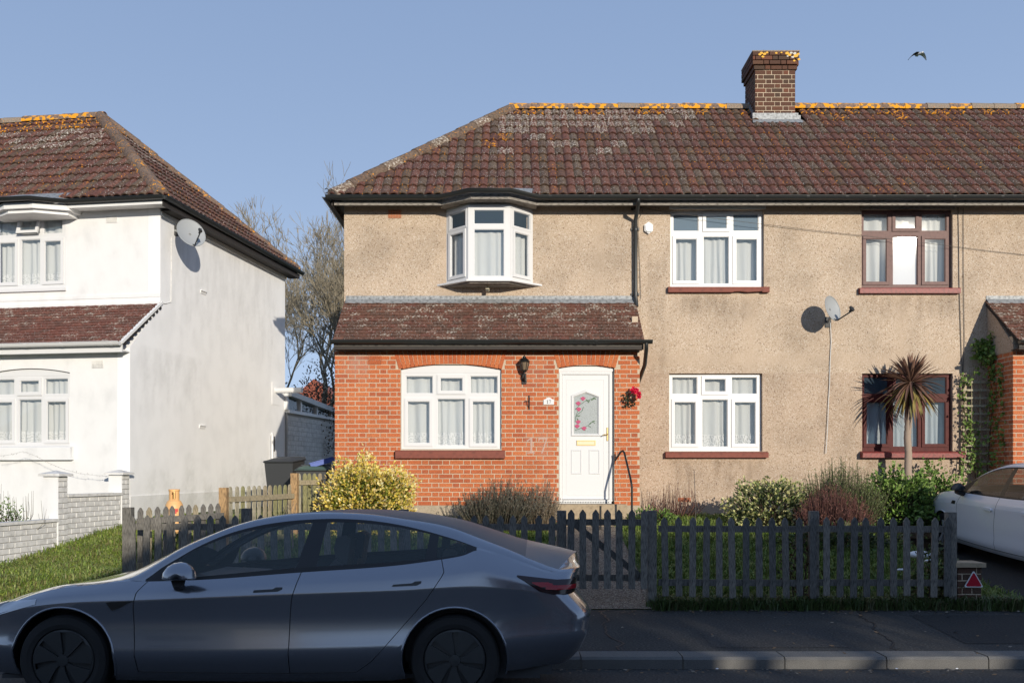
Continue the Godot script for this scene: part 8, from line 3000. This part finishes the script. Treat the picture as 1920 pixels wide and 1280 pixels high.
	# mirrors
	for m in [1.0, -1.0]:
		var mg := Geo.new()
		var P := []
		var mc: Vector3 = sp.mirror
		for k in 9:
			var row := PackedVector3Array()
			var an := PI * k / 8.0
			for j in 17:
				var a2 := TAU * j / 16.0
				var yy := sin(a2)
				var p := Vector3(cos(a2) * sin(an) * sp.mirror_r.x, (yy if yy > 0 else yy * 0.16) * sin(an) * sp.mirror_r.y, cos(an) * sp.mirror_r.z)
				if p.x > 0: p.x *= 0.8
				row.append(Vector3(mc.x + p.x, mc.y + p.y, (mc.z + p.z) * m))
			P.append(row)
		mg.grid(P, m > 0)
		var mn := part("door_mirror", mg, sp.mirror_mat if m > 0 else M.car_black, t)
		var mb := Geo.new()
		mb.tube(PackedVector3Array([Vector3(mc.x - 0.02, mc.y - 0.02, (mc.z) * m), Vector3(mc.x - 0.06, mc.y - 0.07, (mc.z - 0.12) * m)]), [0.05, 0.04], 8)
		part("mirror_foot", mb, M.car_trim, mn)

func car_wheel(t: Node3D, at: Vector3, m: float, r: float, style: String) -> void:
	var w := group_node("wheel", t, Transform3D(Basis(Vector3.RIGHT, PI / 2 * m), at))
	# lathed about y, outer face towards +y after the turn
	var ty := Geo.new()
	ty.lathe([Vector2(r * 0.68, -0.20), Vector2(r * 0.90, -0.215), Vector2(r * 0.985, -0.19), Vector2(r, -0.15), Vector2(r, -0.06), Vector2(r * 0.985, -0.02), Vector2(r * 0.94, 0.004), Vector2(r * 0.80, 0.012), Vector2(r * 0.705, 0.004), Vector2(r * 0.69, -0.01)], 48)
	part("tyre", ty, M.tyre, w)
	var cv := Geo.new()
	var rr := r * 0.69
	if style == "cover":
		cv.lathe([Vector2(rr, -0.012), Vector2(rr * 0.97, 0.0), Vector2(rr * 0.90, 0.004)], 48)
		cv.lathe([Vector2(rr * 0.90, -0.02), Vector2(rr * 0.3, -0.012), Vector2(0.0, -0.012)], 48)
		part("rim", cv, M.wheel_cover, w)
		for i in 7:
			var g := Geo.new()
			var a := TAU * (i + 0.25) / 7.0
			var P := PackedVector2Array()
			for q in [[0.16, -0.42], [0.35, -0.40], [0.65, -0.36], [0.92, -0.34], [0.955, -0.10], [0.955, 0.16], [0.92, 0.34], [0.65, 0.30], [0.35, 0.22], [0.16, 0.30]]:
				P.append(Vector2(cos(a + q[1]), sin(a + q[1])) * rr * q[0])
			g.X = Transform3D(Basis(Vector3.RIGHT, Vector3.FORWARD, Vector3.UP), Vector3.ZERO)
			g.prism(P, -0.015, 0.008)
			part("cover_blade", g, M.wheel_cover, w)
		var hc := Geo.new()
		hc.lathe([Vector2(rr * 0.20, 0.0), Vector2(rr * 0.18, 0.014), Vector2(0.0, 0.016)], 20)
		part("hub_cap", hc, M.wheel_cover, w)
	else:
		cv.lathe([Vector2(rr, -0.012), Vector2(rr * 0.97, 0.004), Vector2(rr * 0.90, 0.0), Vector2(rr * 0.88, -0.06)], 40)
		cv.lathe([Vector2(rr * 0.88, -0.08), Vector2(0.0, -0.08)], 40)
		part("rim", cv, M.wheel_cover, w)
		for i in 5:
			var g := Geo.new()
			var a := TAU * (i + 0.3) / 5.0
			var P := PackedVector2Array()
			for q in [[0.12, -0.9], [0.5, -0.22], [0.93, -0.20], [0.93, 0.20], [0.5, 0.22], [0.12, 0.9]]:
				P.append(Vector2(cos(a + q[1]), sin(a + q[1])) * rr * q[0])
			g.X = Transform3D(Basis(Vector3.RIGHT, Vector3.FORWARD, Vector3.UP), Vector3.ZERO)
			g.prism(P, -0.05, -0.005)
			part("spoke", g, M.alloy, w)
		var hc := Geo.new()
		hc.lathe([Vector2(rr * 0.2, -0.03), Vector2(rr * 0.18, 0.0), Vector2(0.0, 0.004)], 16)
		part("hub_cap", hc, M.alloy, w)

func make_grey_car() -> void:
	var D := 7.81
	var rootx := -1.832; var rooty := 0.03
	var t := thing("parked_car", "grey blue saloon car parked at the kerb in front of the picket fence", "car", Vector3(rootx, rooty, -D))
	t.rotation.x = deg_to_rad(-1.2)
	var conv := func(x: float, y: float, z: float) -> Vector2:
		var d := D - z
		return Vector2((x - CX) * d / F - rootx, EYE - (y - HY) * d / F - rooty)
	var B := Body.new()
	B.host = self
	var Zt := [Vector2(-2.1, 0.80), Vector2(-1.8, 0.93), Vector2(-1.42, 0.99), Vector2(-1.0, 1.0), Vector2(1.2, 1.0), Vector2(1.8, 0.975), Vector2(2.16, 0.885)]
	var mul := func(f: float) -> Array:
		var a := []
		for p in Zt: a.append(Vector2(p.x, p.y * f))
		return a
	var belt := [[-60, 1166, 0.70], [0, 1144, 0.77], [40, 1126, 0.79], [100, 1109, 0.80], [180, 1100, 0.81], [240, 1094, 0.82], [268, 1095, 0.825], [390, 1091, 0.84], [549, 1079, 0.845], [727, 1066.5, 0.84], [821, 1054.5, 0.82], [868, 1046, 0.79], [896, 1036, 0.765], [940, 1049, 0.765], [980, 1063, 0.76], [1021, 1077, 0.74], [1060, 1086, 0.69]]
	var rail := [[-60, 1164, 0.66], [0, 1141, 0.72], [100, 1106, 0.76], [180, 1097.5, 0.78], [240, 1091.5, 0.80], [266, 1094, 0.82], [296, 1072, 0.80], [324, 1055, 0.78], [371, 1028, 0.745], [427.5, 1004, 0.71], [484, 989, 0.685], [540, 980.5, 0.67], [587, 977, 0.66], [634, 976, 0.655], [690, 979, 0.65], [746, 987, 0.65], [802, 1000, 0.66], [859, 1017, 0.69], [894, 1030, 0.73], [940, 1043, 0.735], [980, 1058, 0.73], [1021, 1073, 0.71], [1060, 1080, 0.66]]
	var edge := [[-60, 1162, 0.55], [0, 1138, 0.60], [100, 1103, 0.64], [180, 1094, 0.68], [240, 1085, 0.72], [262, 1077, 0.755], [296, 1056.5, 0.74], [333, 1034, 0.72], [390, 1007.8, 0.68], [437, 989, 0.65], [484, 976, 0.62], [540, 967, 0.60], [615, 963.5, 0.59], [690, 966.5, 0.58], [765, 977, 0.58], [840, 991, 0.59], [900, 1013, 0.63], [960, 1036, 0.66], [1021, 1064, 0.66], [1050, 1073, 0.62]]
	var top := [[-60, 1158, 0], [0, 1137, 0], [56, 1114, 0], [84, 1104, 0], [131, 1094.5, 0], [178, 1088, 0], [232, 1078, 0], [262, 1073, 0], [296, 1056, 0], [333, 1036, 0], [390, 1010, 0], [437, 992, 0], [484, 978, 0], [540, 966, 0], [600, 958, 0], [680, 955, 0], [746, 957, 0], [821, 966, 0], [877, 977.5, 0], [900, 985, 0], [972, 1009, 0], [1010, 1024, 0], [1036, 1034, 0], [1060, 1040, 0]]
	var tab := func(a: Array) -> Array:
		var ys := []; var zs := []
		for q in a:
			var p: Vector2 = conv.call(float(q[0]), float(q[1]), float(q[2]))
			ys.append(p); zs.append(Vector2(p.x, float(q[2])))
		return [ys, zs]
	var tb: Array = tab.call(belt); var tr: Array = tab.call(rail); var te: Array = tab.call(edge); var tt: Array = tab.call(top)
	var y4 := [Vector2(-2.1, 0.60), Vector2(-1.8, 0.69), Vector2(-1.4, 0.745), Vector2(-0.9, 0.765), Vector2(0.15, 0.81), Vector2(1.0, 0.84), Vector2(1.6, 0.865), Vector2(2.16, 0.80)]
	var y5 := []
	for i in 40:
		var s := -2.1 + 4.26 * i / 39.0
		y5.append(Vector2(s, lerpf(curve_at(y4, s), curve_at(tb[0], s), 0.55)))
	var mid := []; var midz := []
	for i in 40:
		var s := -2.1 + 4.26 * i / 39.0
		mid.append(Vector2(s, lerpf(curve_at(te[0], s), curve_at(tt[0], s), 0.82))); midz.append(Vector2(s, curve_at(te[1], s) * 0.5))
	B.Y = [[Vector2(-2.1, 0.22), Vector2(-1.0, 0.175), Vector2(1.0, 0.175), Vector2(2.16, 0.27)], [Vector2(-2.1, 0.30), Vector2(-1.0, 0.25), Vector2(0.9, 0.25), Vector2(2.16, 0.36)],
		[Vector2(-2.1, 0.42), Vector2(-0.9, 0.375), Vector2(0.8, 0.395), Vector2(2.16, 0.49)], [Vector2(-2.1, 0.52), Vector2(-0.9, 0.58), Vector2(0.8, 0.60), Vector2(1.9, 0.635), Vector2(2.16, 0.64)], y4, y5, tb[0], tr[0], te[0], mid, tt[0]]
	B.Z = [mul.call(0.80), mul.call(0.865), mul.call(0.925), mul.call(0.90), mul.call(0.915), mul.call(0.892), tb[1], tr[1], te[1], midz, [Vector2(-2.1, 0.0), Vector2(2.16, 0.0)]]
	B.off_tail = [-0.06, 0.02, 0.08, 0.10, -0.03, -0.02, 0.0, 0.01, 0.02, 0.13, 0.20]
	var seam := func(a: Array) -> Array:
		var r := []
		for q in a:
			var p: Vector2 = conv.call(float(q[0]), float(q[1]), 0.90)
			r.append(Vector2(p.y, p.x))
		return r
	var hp := func(a: Array) -> Array:
		var r := []
		for i in range(0, a.size(), 2): r.append(conv.call(float(a[i]), float(a[i + 1]), 0.89))
		return r
	build_car(t, B, {
		"paint": M.grey_paint, "lip": M.grey_paint, "dark_sill": false, "sill_mat": M.grey_paint,
		"A": seam.call([[256, 1290], [251, 1205], [248, 1140], [253, 1116], [271, 1092]]),
		"B": seam.call([[541, 1290], [541, 1226], [543, 1160], [546, 1126], [560, 1081]]),
		"C": seam.call([[640, 1275], [690, 1243], [740, 1192], [773, 1157], [800, 1126], [832, 1080], [826, 1056]]),
		"arch_r": 0.385, "wheels": [-1.4187, 1.418], "wheel_y": 0.33, "tyre_r": 0.328, "rim": "cover", "bulge": [0.18, 0.19],
		"win_bottom": [-0.852, -0.70, 0.2455, 0.400, 1.1935, 1.275, 1.49, 1.572], "win_top": [-0.852, -0.60, 0.354, 0.4577, 1.2243, 1.288, 1.50, 1.572],
		"win_kind": ["trim", "glass", "pillar", "glass", "pillar", "glass", "trim"], "trim0": 0.09, "trim1": 0.07,
		"cowl": -0.80, "screen_top": -0.02, "rear_top": 1.10, "rear_bottom": 1.93, "screen": M.car_glass, "roof": M.dusty_screen, "rear": M.dusty_screen, "lid": M.dusty_paint,
		"handles": [[0, hp.call([474.5, 1115, 476, 1111, 511, 1109, 517, 1105.5, 529, 1105.5, 528, 1109, 520, 1113]), 0.002, M.car_black], [1, hp.call([735, 1104, 737, 1100.5, 772, 1098, 778, 1094.5, 790, 1094, 789, 1098, 781, 1102]), 0.002, M.car_black]],
		"seats": [[0.30, 0.36, 1.22], [0.30, -0.36, 1.22], [1.12, 0.38, 1.12], [1.12, -0.38, 1.12]], "driver": -0.36,
		"mirror": Vector3(-0.53, 0.935, 0.985), "mirror_r": Vector3(0.135, 0.115, 0.10), "mirror_mat": M.grey_paint})
	# side repeater with its dark vent
	var rp := Geo.new()
	var P := PackedVector2Array()
	for q in [[198, 1135], [203, 1133.5], [240, 1132], [250, 1131.5], [239, 1136], [226, 1143], [211, 1149], [207, 1148]]:
		P.append(conv.call(float(q[0]), float(q[1]), 0.90))
	rp.prism(P, 0.86, B.z_at(-0.95, 0.72) + 0.006)
	part("side_repeater", rp, M.car_black, t)
	# head and tail lamps follow the body surface
	for m in [1.0, -1.0]:
		lamp(t, B, m, "headlight", -2.1, -1.62, [Vector2(-2.1, 0.60), Vector2(-1.62, 0.735)], [Vector2(-2.1, 0.67), Vector2(-1.9, 0.74), Vector2(-1.62, 0.772)], M.lamp_white, 0.003, 0.0)
		lamp(t, B, m, "tail_light", 1.87, 2.16, [Vector2(1.87, 0.935), Vector2(2.05, 0.825), Vector2(2.16, 0.80)], [Vector2(1.87, 0.945), Vector2(2.16, 0.905)], M.dark_lens, 0.004, 0.30)
		lamp(t, B, m, "tail_light_red", 1.985, 2.15, [Vector2(1.985, 0.886), Vector2(2.06, 0.856), Vector2(2.15, 0.852)], [Vector2(1.985, 0.893), Vector2(2.15, 0.887)], M.red_lens, 0.014, 0.0)
		lamp(t, B, m, "tail_light_corner", 2.10, 2.16, [Vector2(2.10, 0.838), Vector2(2.16, 0.835)], [Vector2(2.10, 0.872), Vector2(2.16, 0.868)], M.red_lens, 0.012, 0.16)
	# dark plate, ring sticker and reflectors at the back
	var pb := Geo.new()
	pb.box(Vector3(2.275, 0.63, -0.32), Vector3(2.315, 0.80, 0.32))
	part("plate_panel", pb, M.car_black, t)
	var rk := Geo.new()
	var rpth := PackedVector3Array()
	for j in 25: rpth.append(Vector3(2.320, 0.715 + sin(TAU * j / 24.0) * 0.075, 0.20 + cos(TAU * j / 24.0) * 0.075))
	rk.tube(rpth, [0.009], 6, false)
	rk.tube(PackedVector3Array([Vector3(2.318, 0.665, 0.20), Vector3(2.318, 0.76, 0.20)]), [0.012], 6)
	part("round_emblem", rk, M.white_print, t)

func lamp(t: Node3D, B: Body, m: float, called: String, s0: float, s1: float, lo: Array, hi: Array, mt: Material, proud: float, wrap: float) -> void:
	var rows := []
	var n := 14
	for i in n + 1:
		var s := lerpf(s0, s1, float(i) / n)
		var row := PackedVector3Array()
		for k in 5:
			var y := lerpf(lin_at(lo, s), lin_at(hi, s), k / 4.0)
			var p := B.P(s, B.v_at(s, y))
			row.append(Vector3(p.x + (proud * 2.5 if wrap > 0.0 else 0.0) * float(i) / n, y, (p.z + proud * (1.0 + (2.0 if wrap > 0.0 else 0.0) * float(i) / n)) * m))
		rows.append(row)
	if wrap > 0.0:
		for i in 8:
			var row := PackedVector3Array()
			for k in 5:
				var y := lerpf(lin_at(lo, s1), lin_at(hi, s1), k / 4.0)
				var p := B.P(s1, B.v_at(s1, y))
				var z := p.z - wrap * (i + 1) / 8.0
				var r := z / p.z
				row.append(Vector3(p.x + 0.19 * sqrt(maxf(0.0, 1.0 - pow(r, 4.0))) + proud * 2.5, y, (z + proud * 2.0 * r) * m))
			rows.append(row)
	var g := Geo.new()
	g.grid(rows, m > 0)
	part(called, g, mt, t)

func make_white_car() -> void:
	var t := thing("parked_car", "white hatchback car parked nose-in on the driveway beside the shrubs", "car", Vector3(7.56, 0.0, -13.66), -PI / 2)
	t.position.y = 0.445
	t.rotation = Vector3(0, -PI / 2 + deg_to_rad(4.5), 0)
	t.basis = Basis(Vector3.RIGHT, atan(0.08)) * t.basis
	var B := Body.new()
	B.host = self
	B.s_nose = -1.84; B.s_tail = 1.86
	var V := func(a: Array) -> Array:
		var r := []
		for i in range(0, a.size(), 2): r.append(Vector2(a[i], a[i + 1]))
		return r
	var Zt: Array = V.call([-1.84, 0.80, -1.55, 0.94, -1.2, 0.99, -0.8, 1.0, 1.1, 1.0, 1.6, 0.96, 1.86, 0.90])
	var mul := func(f: float) -> Array:
		var a := []
		for p in Zt: a.append(Vector2(p.x, p.y * f))
		return a
	var y6: Array = V.call([-1.84, 0.74, -1.6, 0.85, -1.2, 0.935, -0.85, 0.965, -0.6, 0.965, 0.0, 0.975, 0.7, 1.00, 1.3, 1.05, 1.6, 1.09, 1.86, 1.04])
	var y7: Array = V.call([-1.84, 0.75, -1.6, 0.86, -1.2, 0.945, -0.95, 0.975, -0.80, 1.04, -0.5, 1.21, -0.2, 1.33, 0.1, 1.395, 0.5, 1.42, 0.9, 1.40, 1.3, 1.34, 1.58, 1.22, 1.7, 1.14, 1.86, 1.06])
	var y8: Array = V.call([-1.84, 0.76, -1.6, 0.875, -1.2, 0.965, -0.95, 1.01, -0.80, 1.08, -0.5, 1.25, -0.2, 1.37, 0.1, 1.445, 0.5, 1.475, 0.9, 1.46, 1.3, 1.40, 1.58, 1.28, 1.7, 1.20, 1.86, 1.07])
	var y10: Array = V.call([-1.84, 0.78, -1.6, 0.90, -1.2, 1.0, -0.95, 1.05, -0.80, 1.13, -0.5, 1.29, -0.2, 1.41, 0.1, 1.48, 0.5, 1.51, 0.9, 1.50, 1.3, 1.44, 1.58, 1.34, 1.7, 1.26, 1.86, 1.09])
	var y4: Array = V.call([-1.84, 0.60, -1.5, 0.72, -1.0, 0.785, 0.0, 0.815, 1.0, 0.85, 1.86, 0.84])
	var y5 := []; var y9 := []; var z9 := []
	var z8: Array = V.call([-1.84, 0.50, -1.2, 0.62, -0.95, 0.66, -0.5, 0.62, 0.1, 0.56, 0.9, 0.55, 1.58, 0.56, 1.86, 0.58])
	for i in 30:
		var s := -1.84 + 3.70 * i / 29.0
		y5.append(Vector2(s, lerpf(curve_at(y4, s), curve_at(y6, s), 0.5)))
		y9.append(Vector2(s, lerpf(curve_at(y8, s), curve_at(y10, s), 0.8))); z9.append(Vector2(s, curve_at(z8, s) * 0.5))
	B.Y = [V.call([-1.84, 0.24, -0.9, 0.19, 0.9, 0.19, 1.86, 0.28]), V.call([-1.84, 0.32, -0.9, 0.26, 0.9, 0.26, 1.86, 0.36]), V.call([-1.84, 0.44, -0.8, 0.33, 0.9, 0.36, 1.86, 0.48]), V.call([-1.84, 0.52, -0.8, 0.56, 0.9, 0.60, 1.86, 0.62]), y4, y5, y6, y7, y8, y9, y10]
	B.Z = [mul.call(0.76), mul.call(0.82), mul.call(0.845), mul.call(0.85), mul.call(0.86), mul.call(0.845),
		V.call([-1.84, 0.62, -1.5, 0.75, -1.0, 0.80, 0.0, 0.815, 1.0, 0.80, 1.86, 0.72]), V.call([-1.84, 0.58, -1.2, 0.72, -0.9, 0.78, -0.5, 0.70, 0.1, 0.635, 0.9, 0.62, 1.58, 0.63, 1.86, 0.68]), z8, z9, V.call([-1.84, 0.0, 1.86, 0.0])]
	B.off_tail = [0.0, 0.04, 0.06, 0.06, 0.0, 0.0, 0.0, 0.0, 0.0, 0.0, 0.0]
	var hdl := func(x: float, y: float) -> Array:
		return [Vector2(x - 0.10, y - 0.012), Vector2(x + 0.09, y - 0.02), Vector2(x + 0.105, y), Vector2(x + 0.09, y + 0.022), Vector2(x - 0.09, y + 0.024)]
	build_car(t, B, {
		"paint": M.white_paint, "lip": M.white_paint, "dark_sill": false, "sill_mat": M.white_paint,
		"A": V.call([0.18, -0.80, 0.5, -0.82, 0.8, -0.80, 0.97, -0.70]), "B": V.call([0.18, 0.18, 0.6, 0.16, 0.97, 0.22]), "C": V.call([0.18, 0.86, 0.5, 0.90, 0.72, 1.02, 1.0, 1.20]),
		"arch_r": 0.335, "wheels": [-1.255, 1.255], "wheel_y": 0.305, "tyre_r": 0.302, "rim": "spokes", "bulge": [0.16, 0.10],
		"win_bottom": [-0.93, -0.66, 0.19, 0.30, 1.05, 1.12, 1.52], "win_top": [-0.93, -0.50, 0.25, 0.34, 1.06, 1.12, 1.54],
		"win_kind": ["trim", "glass", "pillar", "glass", "pillar", "trim"], "trim0": 0.05, "trim1": 0.05,
		"cowl": -0.93, "screen_top": -0.10, "rear_top": 1.50, "rear_bottom": 1.78, "screen": M.car_glass, "roof": M.white_paint, "glass": M.car_glass_dark, "rear": M.car_glass, "lid": M.white_paint,
		"handles": [[0, hdl.call(0.02, 0.80), 0.016, M.white_paint], [1, hdl.call(0.90, 0.83), 0.016, M.white_paint]],
		"seats": [[0.10, 0.34, 1.18], [0.10, -0.34, 1.18], [0.98, 0.34, 1.12], [0.98, -0.34, 1.12]], "driver": -0.34,
		"mirror": Vector3(-0.62, 1.02, 0.95), "mirror_r": Vector3(0.085, 0.10, 0.11), "mirror_mat": M.car_black})
	for m in [1.0, -1.0]:
		lamp(t, B, m, "headlight", -1.84, -1.42, [Vector2(-1.84, 0.64), Vector2(-1.42, 0.80)], [Vector2(-1.84, 0.72), Vector2(-1.42, 0.87)], M.lamp_white, 0.003, 0.0)
		lamp(t, B, m, "tail_light", 1.70, 1.86, [Vector2(1.70, 0.80), Vector2(1.86, 0.78)], [Vector2(1.70, 0.98), Vector2(1.86, 1.0)], M.red_lens, 0.003, 0.08)
		var vn := Geo.new()
		vn.X = Transform3D(Basis(), Vector3(-0.90, 0.80, B.z_at(-0.90, 0.80) * m))
		vn.prism(PackedVector2Array([Vector2(-0.06, -0.02), Vector2(0.05, -0.02), Vector2(0.06, 0.03), Vector2(-0.02, 0.03)]), -0.01, 0.003)
		part("wing_badge", vn, M.car_trim, t)

func _ready() -> void:
	rng.seed = 20240117
	# camera: level, lens shifted upwards
	var cam := Camera3D.new()
	cam.name = "camera"
	cam.projection = Camera3D.PROJECTION_FRUSTUM
	cam.near = 0.1
	cam.far = 900.0
	cam.size = 1280.0 / F * cam.near
	cam.frustum_offset = Vector2((CX - CX) / F, (HY - 640.0) / F) * cam.near
	add_child(cam)
	cam.position = Vector3(0, EYE, 0)
	cam.current = true
	# sky, sun, exposure
	var env := Environment.new()
	var sky := Sky.new()
	var sm := ProceduralSkyMaterial.new()
	sm.sky_top_color = lin(0.146, 0.218, 0.372)
	sm.sky_horizon_color = lin(0.40, 0.52, 0.69)
	sm.sky_curve = 0.19
	sm.sky_energy_multiplier = 1.05
	sm.ground_bottom_color = lin(0.07, 0.07, 0.065)
	sm.ground_horizon_color = lin(0.20, 0.22, 0.24)
	sm.sun_angle_max = 12.0
	sky.sky_material = sm
	env.background_mode = Environment.BG_SKY
	env.sky = sky
	env.tonemap_mode = Environment.TONE_MAPPER_LINEAR
	env.tonemap_exposure = 1.3
	env.sdfgi_enabled = true
	env.ssao_enabled = true
	env.ssil_enabled = true
	var we := WorldEnvironment.new()
	we.name = "world"
	we.environment = env
	add_child(we)
	var sun := DirectionalLight3D.new()
	sun.name = "sun"
	sun.light_color = Color(1.0, 0.96, 0.895)
	sun.light_energy = 1.05
	sun.light_angular_distance = 0.5
	sun.shadow_enabled = true
	add_child(sun)
	sun.look_at_from_position(Vector3(0.37, 0.22, 0.9) * 30.0, Vector3.ZERO)
	make_materials()
	make_ground()
	make_terrace()
	make_left_house()
	make_opposite()
	make_fences()
	make_porch_fittings()
	make_yard_things()
	make_grey_car()
	make_white_car()
	make_plants()
	make_gull()
	make_wear()
